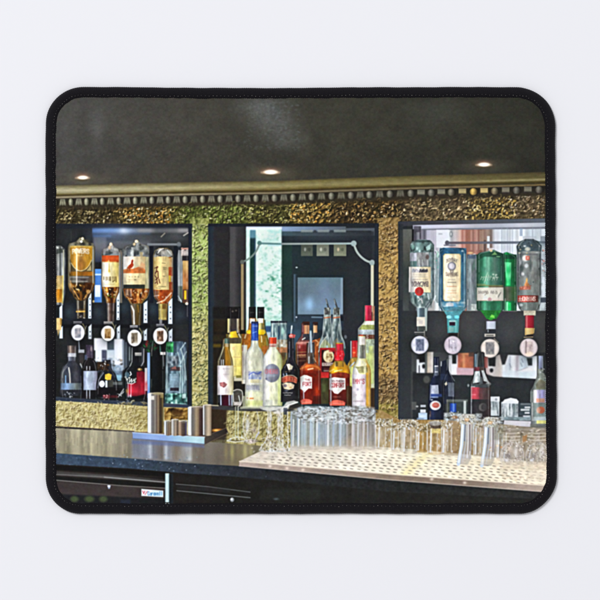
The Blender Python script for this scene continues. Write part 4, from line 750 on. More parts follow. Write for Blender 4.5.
# cream liqueur, black bottle
OUT = prof(290.8, [(334, 2.4), (338, 3), (358, 3.6), (363, 5), (367, 7.6), (371, 9.6), (402, 9.8)])
b = piece('printed_bottle', OUT, 'black cream liqueur bottle with an orange arched name and a pour spout')
poly([(283, 364), (287.4, 352), (288, 370), (281, 374)], (110, 98, 46), 1.2, .8)
poly(OUT, N(H((281, (40, 38, 42)), (284, (50, 50, 56)), (288, (30, 28, 30)), (292, (42, 40, 48)), (296, (26, 24, 24)), (301, (36, 28, 22))), .2, 3, 5, 257), .9)
line([(291.8, 326), (291, 334)], 1.5, (160, 180, 190)); line([(291.8, 326.4), (291.6, 329)], .8, (226, 236, 240)); poly([(288.6, 336), (291, 333.6), (295.6, 335), (294.6, 338), (290, 338)], (200, 86, 84), 1.); ell(291, 335.6, 1.4, 1., (240, 170, 160), .9, .8)
line([(289.6, 342), (289.4, 357)], 1., (120, 124, 140), .7); line([(293.6, 340), (293.8, 352)], .8, (70, 70, 84), .7); rect(286.6, 344, 287.4, 360, (206, 150, 100), .9, .5)
poly([(286.4, 364.4), (289.4, 363.8), (293, 366.4), (292, 369.6), (288.6, 370.4), (287.4, 367)], (232, 222, 192), .9)
for (x, y) in ((283.4, 374), (286.4, 373.6)): line([(x, y), (x+.4, y+1.8)], .9, (190, 200, 226), .8)
specks(7, (284, 370, 300, 373), [(226, 214, 190), (150, 120, 90)], (.5, .9), 258, .6, 0, 1, .7)
poly([(281.4, 378.4), (285, 376.4), (290, 375.8), (295, 377), (297.4, 379.6), (296.6, 383.6), (293, 382.4), (288, 381.8), (283.6, 383), (281.4, 382)], (222, 120, 86), 1., .9); text('BAILEYS', 281.8, 376.8, 4.2, 15.2, (140, 38, 30), .85, .85, arch=1.0); line([(281.8, 377.8), (287, 375.6), (293, 375.6), (297, 378.4)], .7, (240, 206, 170), .8)
poly([(281.8, 384), (286, 382.6), (291, 383), (294.4, 385), (293.6, 388.6), (289, 390), (284, 389)], (226, 206, 172), 1.); ell(285.2, 385.8, 1.7, 1.6, (110, 100, 112), 1., .85); ell(290.6, 387.6, 1.2, .9, (176, 140, 90), .9, .7); ell(286.4, 390.8, 2., 1.1, (110, 116, 130), 1., .7)
for (y, x0, x1) in ((393, 283, 293.4), (395.2, 284.6, 292)):
    for k in range(int((x1-x0)/1.7)): line([(x0+k*1.7, y+.25*(k % 2)), (x0+k*1.7+.8, y)], .8, (206, 206, 206), .7)
rect(281.4, 396, 300, 402, (46, 46, 48), 1.6, .6)
piece('label', [(281.4, 378), (290, 375.6), (297.4, 379.4), (294, 388.6), (288, 390), (281.8, 388)], None, b)

# pair of clear bottles with dark spouts, red label below
for (cx, sp, nm) in ((327.4, (327, 299.5, 328.6, 308), 'left'), (336.6, (335.2, 299.5, 337.4, 308), 'right')):
    OUT = prof(cx, [(308, 2.8), (317, 3.3), (328, 4.2), (335, 4.8), (341, 7.4), (346, 8.6), (378, 8.6)])
    b = piece('printed_bottle', OUT, nm+' of the two tall clear bottles with dark pour spouts in the middle niche')
    poly(OUT, lambda X, Y, s=int(cx): ramp(np.clip(vn(X, Y, 1.5, 8, s)*.7+vn(X, Y, 1, 2.6, s+1)*.3, 0, 1), (0, (40, 50, 54)), (.4, (88, 106, 110)), (.62, (136, 152, 150)), (1, (226, 240, 240))), .9)
    for sgn in (-1, 1): line([(cx+sgn*3, 310), (cx+sgn*3.2, 318), (cx+sgn*4.2, 328), (cx+sgn*4.6, 335), (cx+sgn*7.4, 342), (cx+sgn*8.4, 348)], 1.1, (206, 222, 222), .75)
    line([(sp[0]-.8, sp[1]), (sp[2], sp[3])], 1.6, (70, 76, 80), 1.); line([(sp[0]-.9, sp[1]), (sp[0]-.1, sp[1]+4)], .8, (160, 176, 190), .8)
    rect(cx-2.6, 307.6, cx+2.6, 314.6, lambda X, Y: ramp(vn(X, Y, 1.2, 2, 261), (0, (40, 42, 44)), (.6, (96, 100, 100)), (1, (170, 180, 176))), .9)
    line([(cx-3.2, 318), (cx+3.2, 317.2)], 1.0, (206, 104, 66), .95); line([(cx-3.2, 316.4), (cx+3.2, 315.8)], .7, (206, 196, 176), .7)
    piece('pour_spout', box(cx-1.6, 299, cx+1.8, 308), None, b)
poly([(320, 346), (325, 339), (331, 345), (331, 352), (321, 352)], (186, 180, 116), 1.4, .55); poly([(333, 342), (337, 338), (342, 347), (340, 352), (333, 350)], (150, 132, 104), 1.4, .6); line([(318.6, 352), (321, 344), (326, 337)], 1., (206, 206, 190), .8); line([(327, 346), (327.4, 350)], 1.4, (190, 210, 226), .8)
rect(319.8, 348, 335.6, 378.6, N((166, 34, 36), .15, 4, 4, 263), .9); rect(321.6, 350, 334.6, 372, N((58, 26, 24), .2, 3, 3, 264), 1.)
ell(328.6, 356.4, 5.4, 6.4, (232, 212, 166), 1.); rect(329, 348, 335, 352, (190, 40, 44), 1.2, .7)
rect(326, 353.6, 332.6, 361.6, lambda X, Y: ramp(vn(X, Y, 1.5, 1.7, 265), (0, (96, 66, 36)), (.5, (186, 150, 96)), (1, (236, 216, 170))), 1.4, .9); ell(325, 354, 1.5, 3, (246, 232, 196), 1., .7)
rect(322, 362.8, 334.4, 366, (226, 214, 196), .9, .95); text('MERIDAN', 322.4, 363.2, 2.2, 11.6, (96, 50, 46), .6, .7); rect(324, 368, 333, 371.4, (84, 40, 38), 1., .9); rect(323.6, 370.2, 330, 371.6, (196, 176, 160), .9, .5)
rect(320, 373, 334, 378.4, N((206, 44, 40), .2, 3, 2, 266), 1.2); rect(321, 378, 332, 404, N((62, 56, 30), .35, 3, 6, 267), 1.2, .95); rect(322, 384, 326, 392, (96, 110, 60), 2., .5)
piece('label', box(319.8, 348, 335.6, 378.6), None)
# small red topped bottle
OUT = prof(355, [(341, 3.2), (356, 3.4), (362, 5), (374, 5.6)])
b = piece('printed_bottle', OUT, 'small bottle with a red cap behind the white labelled bottle')
rect(350.6, 341, 352, 360, (190, 200, 206), .9, .9); rect(351.8, 340.6, 357.8, 357.6, V((341, (176, 36, 46)), (347, (206, 36, 40)), (353, (214, 60, 36)), (358, (186, 80, 40))), .9); rect(352.6, 347.4, 355, 348.2, (240, 120, 110), .8, .8); rect(353, 352, 355.4, 353.4, (246, 150, 90), .9, .7)
poly([(351.4, 358), (358, 357.4), (360, 368), (347, 368), (348, 364)], N((176, 140, 60), .25, 2, 2, 268), 1.); line([(350, 367), (354.6, 362.4)], 1.5, (170, 190, 210), .8)
rect(346, 366.8, 361, 387, N((214, 214, 120), .16, 4, 4, 269), 1.3, .95)
# green white bottle with the tall red cap
OUT = [(365, 305.6), (371.6, 305.6), (371.8, 321), (374.6, 321), (374.8, 389), (358, 389), (358.2, 328.6), (364.6, 321.4)]
b = piece('printed_bottle', OUT, 'tall clear vodka bottle with a long red cap at the right end of the middle niche')
poly(OUT, N(H((358, (190, 200, 190)), (362, (176, 186, 160)), (366, (206, 216, 140)), (372, (196, 212, 120)), (375, (226, 230, 180))), .12, 2.6, 4, 271), .8)
rect(365, 305.4, 371.8, 321.2, H((365, (214, 74, 96)), (366.6, (226, 52, 84)), (368.6, (176, 30, 62)), (371.8, (196, 40, 66))), .9); poly([(364.8, 321), (374.6, 321), (374.6, 325), (362.4, 325)], (240, 240, 222), .9); poly([(362, 325), (374.6, 325), (374.6, 330), (358.6, 330)], N((158, 166, 96), .2, 2, 2, 272), .9)
rect(358.2, 329.6, 374.8, 335, N((176, 186, 190), .18, 1.6, 3, 273), .9); rect(358.4, 334.8, 374.8, 339, H((358.4, (206, 70, 50)), (362, (196, 60, 46)), (364, (110, 60, 48)), (374, (104, 62, 46))), .9); rect(359, 336.4, 365, 337.2, (240, 226, 216), .8, .8); text('S', 366.2, 335.2, 3.2, 2.4, (250, 236, 226), .9); rect(369.4, 335.6, 374, 338.2, (150, 100, 76), .9, .6)
rect(358.4, 339, 366, 346, (214, 206, 200), 1., .9); rect(366, 339.4, 374.6, 353, N((176, 190, 170), .22, 2, 2, 274), 1., .85); specks(16, (366, 340, 374, 360), [(226, 232, 214), (110, 120, 90)], (.5, .9), 275, .7, 0, 1, .6); rect(369, 346, 373.6, 384, N((206, 220, 130), .14, 2, 5, 276), 1.2, .8); rect(368.6, 384, 374, 388.6, (236, 236, 200), 1., .8)
piece('cap', box(365, 305.4, 371.8, 321.2), None, b)
# left southern bottle
def southern(cx, w, lab, label, bright):
    OUT = prof(cx, [(343, 3.6), (360, 4.2), (364, 6.4), (367, 9.6), (371, w), (404, w)])
    i = piece('printed_bottle', OUT, label)
    return i, OUT
b, OUT = southern(310.4, 10.4, None, 'orange brown liqueur bottle with a white shield label and a silver pour spout', 0)
poly(OUT, V((344, (66, 44, 36)), (362, (96, 50, 30)), (364.6, (190, 84, 34)), (368, (206, 92, 36)), (372, (156, 40, 18)), (380, (126, 30, 16)), (392, (122, 24, 12)), (404, (112, 26, 14))), .9)
for p in ([(310.6, 331.6), (311.4, 352)],): line(p, 2.8, (112, 126, 138), .95); line(p, 1.0, (210, 224, 232), .9)
line([(309, 342), (308.4, 358)], 1.1, (150, 160, 170), .8); rect(307.6, 353, 314, 364, N((84, 70, 62), .3, 2, 3, 281), 1.1, .95); line([(313.8, 342), (314.2, 352)], 1.2, (60, 66, 80), .8); line([(309, 357), (309, 363)], 1.1, (200, 206, 206), .7); line([(314, 358), (315.6, 362)], 1.1, (216, 180, 150), .7)
line([(300.6, 369), (308, 366), (316, 366.6), (320, 369.6)], 1.5, (240, 130, 50), .8); line([(308, 369.6), (313, 368.6)], 1.2, (255, 220, 180), .85); rect(301, 371, 321, 376, N((126, 32, 16), .3, 3, 2, 282), 1.4, .8)
blob(317.6, 391, 2.6, 4.6, (226, 66, 20), .85); blob(316, 397, 3, 3, (190, 44, 20), .6); rect(313, 396, 321, 404, (58, 22, 16), 1.6, .6)
poly([(300.2, 377), (304, 375), (307, 375.4), (312, 377.4), (312, 388.8), (308.6, 388.6), (306.4, 390.6), (304.6, 392.6), (302, 390), (300.2, 389)], (240, 236, 232), .9); text('THE', 304.6, 379, 1.8, 6, (150, 80, 80), .6, .8); text('FORT', 302.6, 382.4, 3.6, 8.8, (150, 40, 48), .85, .95)
line([(303.6, 391), (303.8, 400)], 1.2, (200, 200, 216), .8); poly([(300.4, 401), (304, 398.8), (309, 399.4), (312, 401), (311.6, 404.2), (301.6, 404.6)], N((228, 98, 78), .14, 2, 2, 283), .9); rect(302, 402, 310, 403, (244, 160, 140), .8, .5)
piece('label', [(300.2, 377), (304, 375), (312, 377.4), (312, 388.8), (304.6, 392.6), (300.2, 389)], None, b)
# right southern bottle, red cap
b, OUT = southern(339.4, 10.4, None, 'orange brown liqueur bottle with a white shield label and a red faceted cap', 1)
poly(OUT, V((360, (196, 140, 40)), (366, (214, 150, 36)), (369, (222, 150, 30)), (373, (150, 60, 30)), (378, (116, 34, 24)), (392, (104, 28, 20)), (404, (92, 26, 20))), .9)
rect(336, 344, 343.4, 351, H((336, (190, 40, 56)), (339, (206, 40, 56)), (343.4, (150, 26, 40))), .9); poly([(335.6, 350.6), (343.6, 350.6), (344.6, 355), (343.4, 360.4), (335, 361), (334.2, 355)], N((222, 34, 44), .16, 1.8, 1.8, 285), .9); specks(9, (335, 351, 344, 360), [(250, 130, 130), (255, 170, 160)], (.6, 1.), 286, .5, 0, 1, .7); rect(334.6, 360.4, 344, 362, (150, 60, 30), .9, .7)
rect(334.6, 361.4, 343.6, 368, H((334.6, (226, 196, 110)), (336.4, (150, 110, 40)), (338.6, (206, 150, 50)), (342, (190, 140, 40)), (343.6, (120, 84, 30))), .9); rect(336, 362, 338, 366.4, (60, 50, 30), 1., .5)
poly([(329, 371.6), (332, 368), (337, 366.8), (344, 367), (348.4, 370), (350, 374.6), (346, 372.8), (338, 372), (331.6, 374)], N((238, 168, 28), .10, 3, 2, 287), 1.); line([(330, 371.4), (334, 369.4)], 1.1, (255, 226, 130), .8); line([(334.6, 371.4), (342, 370)], 1.1, (255, 232, 160), .8)
rect(330, 374, 350, 378, N((150, 56, 34), .25, 3, 2, 288), 1.3, .8); blob(346, 384, 2.4, 6, (136, 46, 26), .7)
poly([(329.4, 378.6), (334, 377.4), (345.4, 378.4), (345.6, 389.6), (343, 389.8), (340.6, 392), (338, 394.2), (334.4, 393.4), (332, 390.6), (329.4, 389.6)], (240, 233, 228), .9)
text('SOUTHERN', 331, 380.4, 1.9, 13.4, (110, 60, 66), .6, .8); text('COMFORT', 330.8, 383.4, 4.0, 13.6, (150, 36, 42), .85, .95)
rect(330, 374, 331.6, 404, (206, 206, 214), 1.1, .7); rect(333, 396.4, 341, 397.6, (170, 110, 100), .9, .4)
poly([(329.4, 402.6), (333, 400.6), (338, 400), (343, 401), (345.4, 402.6), (345, 405.8), (330, 405.8)], N((230, 96, 76), .12, 2, 2, 289), .9); rect(331, 403, 344, 404.2, (246, 160, 140), .8, .4)
rect(346.4, 386, 351.6, 406, N((76, 50, 26), .3, 2, 5, 290), 1.1, .9)
piece('cap', [(336, 344), (343.4, 344), (344.6, 355), (343.4, 361), (335, 361), (334.2, 355)], None, b); piece('label', [(329.4, 378.6), (334, 377.4), (345.4, 378.4), (345.6, 389.6), (338, 394.2), (329.4, 389.6)], None, b)
# white labelled bottle
OUT = prof(361.8, [(336, 3.6), (345, 3.8), (358, 4.2), (362, 5.6), (367, 8.4), (371, 9.2), (408, 9.2)])
b = piece('printed_bottle', OUT, 'pale bottle with a white label and red lettering beside the right pillar')
poly(OUT, N(H((352, (236, 240, 190)), (356, (230, 234, 176)), (361, (240, 236, 190)), (365, (226, 220, 140)), (367.4, (232, 190, 80)), (371, (240, 196, 96))), .10, 3, 3, 291), .9)
rect(358.2, 337, 365.4, 344.8, H((358.2, (206, 196, 186)), (360.6, (246, 236, 226)), (365.4, (226, 214, 204))), .9); rect(358.2, 345, 365.8, 358.6, N(H((358, (206, 206, 196)), (360, (140, 142, 132)), (363, (112, 112, 96)), (365.8, (176, 176, 160))), .2, 1.6, 5, 292), .9); line([(359.4, 346), (359, 358)], 1., (236, 238, 232), .7)
poly([(354, 366), (358, 360.6), (363, 360.4), (367, 364), (366, 367), (356, 367)], (246, 240, 200), 1.2, .8); poly([(354, 367), (367, 366), (368, 373), (354.4, 373)], N((150, 146, 96), .35, 2.4, 2, 293), 1.3, .85); poly([(352.6, 372), (354.6, 367), (357, 368.6), (359.4, 374.6), (352.6, 374.6)], (240, 236, 226), 1.); rect(364, 366.6, 366.2, 374, (236, 232, 190), 1., .7)
rect(352.2, 374.4, 366, 407.4, N(H((352.2, (226, 214, 222)), (354.6, (242, 234, 240)), (360, (240, 230, 236)), (364.6, (222, 206, 212)), (366, (196, 176, 178))), .03, 3, 4, 294), .8)
text("IMM'S", 352.2, 379.2, 4.6, 12.6, (178, 62, 66), .85, .92); ell(357.8, 389.6, 1., 1.2, (170, 166, 184), .9, .7); rect(353, 400.8, 366, 402, (196, 180, 188), .9, .8); rect(355, 394.6, 363, 395.4, (214, 204, 212), .8, .6)
rect(366, 373, 370.8, 408.4, H((366, (190, 150, 90)), (367.4, (236, 178, 60)), (369.4, (244, 192, 92)), (370.8, (206, 150, 60))), .9)
piece('label', box(352.2, 374.4, 366, 407.4), None, b)
rect(371, 388, 375, 412, (66, 44, 24), 1.2, .85); rect(374.8, 224, 378.6, 420, H((374.8, (30, 36, 44)), (377, (40, 46, 54)), (378.6, (36, 36, 38))), .9)
# ---- right niche
poly([(398.4, 221.6), (552, 218), (552, 430), (398.4, 424)], N((38, 41, 44), .15, 14, 24, 301), .8)
rn = piece('printed_niche', [(398.8, 222), (547, 219), (547, 428), (398.8, 424)], 'right niche of white spirits and gins in optics')
poly([(398.4, 221.4), (552, 218.2), (552, 224.6), (398.4, 226)], H((398, (52, 54, 60)), (440, (70, 70, 76)), (500, (80, 84, 92)), (552, (96, 104, 116))), 1.)
rect(398.6, 224, 403.4, 425, (44, 48, 52), .9); rect(403, 229, 412.4, 312, N(V((229, (96, 98, 94)), (250, (88, 88, 80)), (270, (56, 64, 62)), (312, (74, 80, 78))), .12, 6, 9, 302), 1.2, .9); rect(412.2, 226, 414.2, 312, (26, 28, 32), 1.); rect(400, 230, 403, 300, (62, 66, 64), 1.2, .5)
# mirrored back
def back(X, Y):
    k = vn(X, Y, 3.4, 300, 303)*.6+vn(X, Y, 1.6, 90, 304)*.4
    c = ramp((X-414)/134, (0, (84, 82, 92)), (.04, (150, 146, 160)), (.08, (96, 96, 110)), (.10, (176, 176, 194)), (.165, (186, 184, 198)), (.19, (220, 224, 236)), (.255, (226, 232, 240)), (.28, (176, 178, 184)), (.32, (172, 162, 160)), (.34, (206, 176, 168)), (.37, (166, 104, 92)), (.42, (150, 104, 88)), (.46, (176, 126, 116)), (.50, (130, 90, 78)), (.55, (176, 150, 138)), (.58, (120, 104, 100)), (.60, (186, 188, 196)), (.66, (206, 216, 226)), (.74, (206, 214, 224)), (.8, (222, 226, 232)), (.86, (196, 210, 222)), (.95, (206, 216, 226)), (1, (190, 200, 208)))
    return c*(.80+.4*k)[..., None]
rect(414, 225, 552, 312, back, 1.)
poly([(413, 225), (552, 222.4), (552, 228.4), (413, 229)], H((413, (150, 150, 166)), (422, (196, 200, 222)), (450, (206, 206, 222)), (475, (176, 174, 186)), (500, (170, 176, 190)), (520, (196, 200, 212)), (552, (170, 178, 190))), .9)
poly([(422, 228.6), (552, 226.6), (552, 228.6), (422, 230)], (116, 120, 134), 1., .9)
rect(414, 226, 421.4, 240, N((70, 68, 80), .3, 2, 4, 305), 1.1, .85); rect(416.4, 232, 420, 252, streaks(((0, (60, 62, 74)), (1, (206, 206, 216))), 1.5, 306), 1., .8)
rect(436.4, 229.6, 449, 247.5, (228, 232, 242), 1.2, .95); rect(438.6, 233, 442.6, 234.6, (176, 180, 190), .9, .7); ell(451.4, 234, 1.6, 3, (120, 126, 134), 1., .8); ell(451.2, 234, .8, 1.6, (206, 210, 214), .8, .9)
for (x0, x1, c) in ((470.6, 472.6, (206, 160, 150)), (476.4, 478, (206, 170, 150)), (479.6, 484, (186, 160, 140)), (463.4, 465.6, (214, 176, 166))): rect(x0, 230, x1, 250, c, 1.2, .5)
rect(484, 240, 486.4, 256, (70, 62, 62), 1., .6); rect(487.4, 236, 490, 248, (222, 230, 236), 1., .9); rect(489, 248, 494, 253, (230, 226, 234), 1.2, .8)
for x in (502, 507.6, 513, 533, 541): line([(x, 228), (x, 256)], .8, (150, 160, 176), .55)
rect(520, 228, 523, 236, (140, 160, 186), 1., .7); rect(523, 236, 537, 240.6, (176, 184, 194), 1.2, .7); rect(541, 236, 546.6, 246, (110, 126, 138), 1., .7)
poly([(446, 241.6), (552, 241), (552, 243.4), (446, 244)], H((446, (96, 96, 110)), (470, (110, 92, 96)), (490, (104, 110, 122)), (520, (112, 124, 138)), (552, (96, 110, 122))), .9); ell(447.4, 242.8, 2.2, 2.4, (96, 98, 112), 1.)
poly([(447, 247.6), (451, 245.8), (457, 246.6), (461, 248.8)], (176, 150, 150), 1.2, .7); rect(444, 244.4, 456, 246, (110, 112, 126), 1., .8); ell(470.6, 252.8, 2.6, 1., (226, 190, 140), 1., .9); ell(474.6, 254.4, 1.4, .8, (236, 226, 214), .9, .8)

# clear bottles hidden behind
rect(432.6, 254, 440, 312, N(H((432.6, (120, 150, 150)), (435, (176, 190, 192)), (437, (140, 160, 164)), (440, (160, 180, 190))), .2, 2, 4, 307), 1., .95)
specks(16, (433, 248, 440, 274), [(40, 62, 66), (226, 244, 240), (60, 90, 90), (90, 170, 160)], (.8, 1.6), 308, .8, 1.4, .6, .85); ell(438, 254.4, 1., 3, (190, 240, 220), .9, .8)
rect(428, 300, 434.6, 311, (186, 180, 178), 1., .9); rect(434.8, 303, 439, 311, (232, 238, 240), .9, .95); for_x = 0
line([(435.6, 296), (434.6, 300), (437, 304)], 1.3, (226, 240, 244), .8); line([(430, 296), (433, 299)], 1.2, (150, 190, 206), .7)
piece('printed_bottle', box(433, 248, 440, 311), 'clear bottle half hidden between the rum and the blue gin')
OUT = prof(472.4, [(254.4, 5), (258, 5.6), (311, 5.6), (312.6, 5)])
piece('printed_bottle', OUT, 'grey clear bottle half hidden between the blue gin and the green gin')
poly(OUT, N(H((466.6, (150, 176, 182)), (468, (96, 116, 120)), (471, (130, 142, 146)), (474, (110, 124, 128)), (477.6, (84, 110, 104))), .16, 2.4, 7, 309), .9); rect(467.6, 255, 477, 258.6, (74, 92, 112), .9, .9); poly([(472, 266), (475, 260), (475.6, 268), (472.4, 272)], (96, 130, 118), 1., .8); rect(471.6, 304, 477.6, 311, N((196, 206, 202), .25, 2, 2, 310), 1., .85); rect(466, 310.6, 478, 312.6, (214, 214, 210), .9, .8); line([(468, 300), (468, 311)], 1., (206, 216, 220), .7)

# rum bottle
OUT = prof(422.2, [(239.6, 4), (241.4, 9.6), (245, 12), (268, 11.8), (296, 12), (302, 10.4), (308, 6), (312, 5.2), (330, 4.6)])
b = piece('printed_bottle', OUT, 'inverted white rum bottle with an upside down label and a red seal in the right niche')
poly(OUT, N(H((410, (110, 140, 138)), (412, (150, 176, 174)), (415, (90, 112, 114)), (420, (126, 142, 146)), (427, (110, 130, 132)), (431, (150, 176, 178)), (434.4, (90, 116, 120))), .22, 2.6, 3.4, 311), .9)
poly(prof(422.2, [(239.6, 4), (241.4, 9.4), (245, 11.6), (252, 11.6)]), glassy(411, 433, 241, 252, (104, 132, 132), 313, (206, 240, 236), (34, 48, 52)), .9); rect(414, 240, 430.6, 242.2, (52, 68, 72), 1., .8); poly([(426, 247), (431, 243.4), (430.6, 249), (427, 250.6)], (190, 232, 226), 1., .9); ell(413, 247, 1.6, 2.6, (150, 210, 196), 1.1, .8); rect(418, 243, 424, 250, (116, 150, 146), 1.2, .7)
rect(410.2, 252.8, 417, 261.2, N((186, 190, 204), .08, 2, 2, 315), .9); rect(417, 252.6, 429, 266, N((150, 150, 152), .2, 3, 3, 316), 1.2, .85); ell(427.6, 257, 1.8, 2.2, (104, 90, 86), 1., .8); rect(426, 252, 429, 254, (206, 216, 214), 1., .7); rect(411, 261, 417, 266.6, (96, 130, 130), 1., .7)
for x in (419, 422.4, 427.6): line([(x, 260), (x+.6, 266)], 1.1, (206, 214, 212), .7)
poly([(409.2, 266.8), (431, 266.8), (431, 292.6), (409.2, 292)], N(H((409, (236, 226, 222)), (414, (240, 230, 216)), (422, (240, 226, 190)), (431, (238, 220, 176))), .05, 3, 3, 317), .9)
rect(409.2, 278, 414, 292, (226, 222, 226), 2., .6)
rect(412, 268.6, 427.6, 272.6, (176, 176, 186), 1.4, .65)
for k, x in enumerate((419.8, 421.6, 423.2, 424.8, 426.4)): line([(x, 272), (x+.8, 269.2+.6*(k % 2)), (x+1.2, 271.4)], .95, (50, 50, 60), .9)
line([(412.4, 271.6), (413.6, 269), (415, 271.4), (416.8, 269.4), (418.6, 271.2)], .9, (150, 152, 166), .8)
for y in (274.6, 276.6, 279.6): line([(412.4, y), (427.6, y)], .7, (206, 196, 186) if y < 277 else (170, 156, 150), .7)
text('BACARDI', 411.2, 281.8, 4.4, 17.2, (92, 80, 88), 1.0, .95, flip=True)
rect(411, 293, 432.6, 308, lambda X, Y: ramp(np.clip(vn(X, Y, 2.2, 2.8, 318), 0, 1), (0, (44, 64, 66)), (.4, (96, 118, 118)), (.65, (136, 158, 156)), (1, (226, 244, 240))), 1.6, .7); poly([(409, 300), (416, 307.6), (416.6, 330), (409, 330)], (52, 58, 60), 1.); poly([(436, 299), (428.4, 307.6), (427.6, 312), (436, 312)], (150, 156, 158), 1., .4)
line([(412, 298.6), (416.4, 306)], 1.1, (120, 150, 146), .7); line([(431.6, 299), (426, 307)], 1.6, (70, 84, 92), .7); line([(428, 294), (429, 299)], 1.4, (214, 232, 234), .8)
for p in ([(418.4, 297), (422, 300.6)], [(421.6, 298), (422.6, 303)], [(418.6, 301), (420.6, 299)]): line(p, 1., (214, 214, 214), .75)
ell(419.4, 291.4, 4.3, 4.4, N((186, 54, 50), .12, 2, 2, 319), .9); ell(419.2, 291.8, 2, 2, (150, 60, 60), 1.2, .6)
poly(prof(422.4, [(308, 5.4), (331, 4.7)]), H((417, (110, 130, 136)), (418.4, (170, 196, 206)), (420.4, (84, 104, 118)), (424, (70, 88, 96)), (426, (176, 200, 200)), (427.8, (110, 130, 130))), .9)
rect(416.8, 317, 425.4, 326.4, N((222, 214, 200), .1, 2, 2, 320), .9); rect(418.4, 320, 423, 324, (200, 190, 196), 1., .5); rect(418, 326.4, 426, 331, (64, 66, 60), 1., .8); line([(426.6, 316), (426.4, 330)], 1., (170, 176, 160), .7)
piece('label', box(409.2, 266.8, 431, 292.4), None, b); piece('label', oval(419.4, 291.4, 4.3, 4.4), 'round red seal', b)

# blue gin
OUT = [(440, 249.8), (443.6, 247.6), (463, 248), (466.6, 250.6), (467, 306), (464.4, 311.6), (459.4, 316), (458.6, 333), (448, 333), (447, 316), (442, 311), (438.8, 305)]
b = piece('printed_bottle', OUT, 'inverted pale blue gin bottle with a tall cream label in the right niche')
poly(OUT, N(H((438.6, (70, 116, 144)), (440, (110, 160, 186)), (441.4, (58, 108, 144)), (444, (52, 104, 140)), (461, (60, 116, 146)), (463.4, (58, 114, 152)), (464.6, (150, 196, 216)), (465.8, (84, 136, 160)), (467.2, (150, 176, 190))), .08, 3, 6, 321), .9)
rect(440, 248, 466.6, 253.4, N((50, 98, 130), .25, 3, 2, 322), 1., .9); line([(440.4, 252), (442.4, 249.4)], 1., (110, 150, 170), .8); rect(461.6, 250.2, 463.6, 251.6, (200, 226, 236), .9, .9); line([(463.4, 256), (463.4, 280)], .9, (40, 86, 120), .6); line([(440.6, 256), (440.8, 300)], 1., (140, 190, 210), .6); rect(461, 262, 463.6, 304, (84, 140, 160), 1., .5)
oct_ = lambda e: [(445+e, 253.6+e), (459.6-e, 253.6+e), (461.2-e, 255.4+e), (461-e, 299.6-e), (459.4-e, 301.6-e), (445-e*0+e, 301.2-e), (443.2+e, 299.4-e), (443.2+e, 255.4+e)]
poly(oct_(0), (206, 190, 140), .8); poly(oct_(.7), N(H((443, (248, 236, 206)), (450, (252, 238, 206)), (461, (250, 232, 186))), .03, 3, 3, 323), .8)
text('BOMBAY', 446.6, 258, 3.2, 11, (120, 116, 112), .85, .9, arch=1.5)
ell(452, 266.2, 4.3, 4.6, (140, 140, 146), .9); ell(452, 266, 2.9, 3.1, (206, 204, 214), .9); ell(452.2, 266, 1.6, 2., (232, 228, 232), .9, .8); poly([(450, 269.8), (454, 269.8), (453.4, 273.4), (450.8, 273.4)], (150, 140, 130), .9); ell(452.1, 271.6, .8, 1., (226, 216, 200), .8, .8)
text('SAPPHIRE', 446, 273.2, 3.2, 12, (124, 110, 100), .8, .9, arch=-1.0)
for (y, a_, w_) in ((279.6, .35, 6), (282.4, .7, 8), (286.4, .6, 9), (290.6, .35, 8), (293, .5, 9)): line([(452-w_/2, y), (452+w_/2, y)], .9, (214, 150, 110) if y > 283 else (150, 140, 130), a_)
rect(447, 296.8, 450, 297.6, (214, 190, 150), .8, .7); rect(453, 296.8, 456, 297.6, (214, 190, 150), .8, .7)
rect(441, 301.8, 465.6, 307, lambda X, Y: ramp(vn(X, Y, 2.6, 2.4, 325), (0, (60, 130, 166)), (.45, (140, 190, 206)), (.7, (190, 214, 224)), (1, (240, 250, 252))), 1.2, .85); rect(446.6, 302.4, 453.4, 306.4, (196, 206, 212), 1.2, .9); rect(454, 303, 457.4, 309, (80, 166, 210), 1.2, .8)
poly([(440.4, 307), (466, 307), (460, 315.6), (447, 315.6)], N((76, 136, 150), .25, 3, 2, 326), 1.4, .8); line([(440.6, 306), (446.4, 314)], 1., (150, 190, 206), .7); line([(466, 308), (460, 314)], 1., (150, 190, 200), .6)
rect(446.6, 314.6, 459.4, 321, N((74, 170, 190), .25, 2, 2, 327), 1.2, .9); ell(449.2, 317, 2.4, 1.6, (150, 244, 255), 1.); ell(457, 317, 2.4, 1.6, (110, 224, 246), 1.)
rect(447.8, 320.4, 458.6, 333, H((447.8, (60, 150, 154)), (450, (96, 190, 190)), (453, (60, 140, 146)), (456, (110, 190, 190)), (458.6, (60, 130, 134))), .9); rect(449.6, 322, 455.4, 325.6, (44, 30, 48), 1.); rect(449, 327, 454, 332, (130, 186, 180), 1., .7); rect(449.4, 320.6, 455.6, 322.2, (206, 226, 226), .9, .6)
piece('label', oct_(0), None, b)

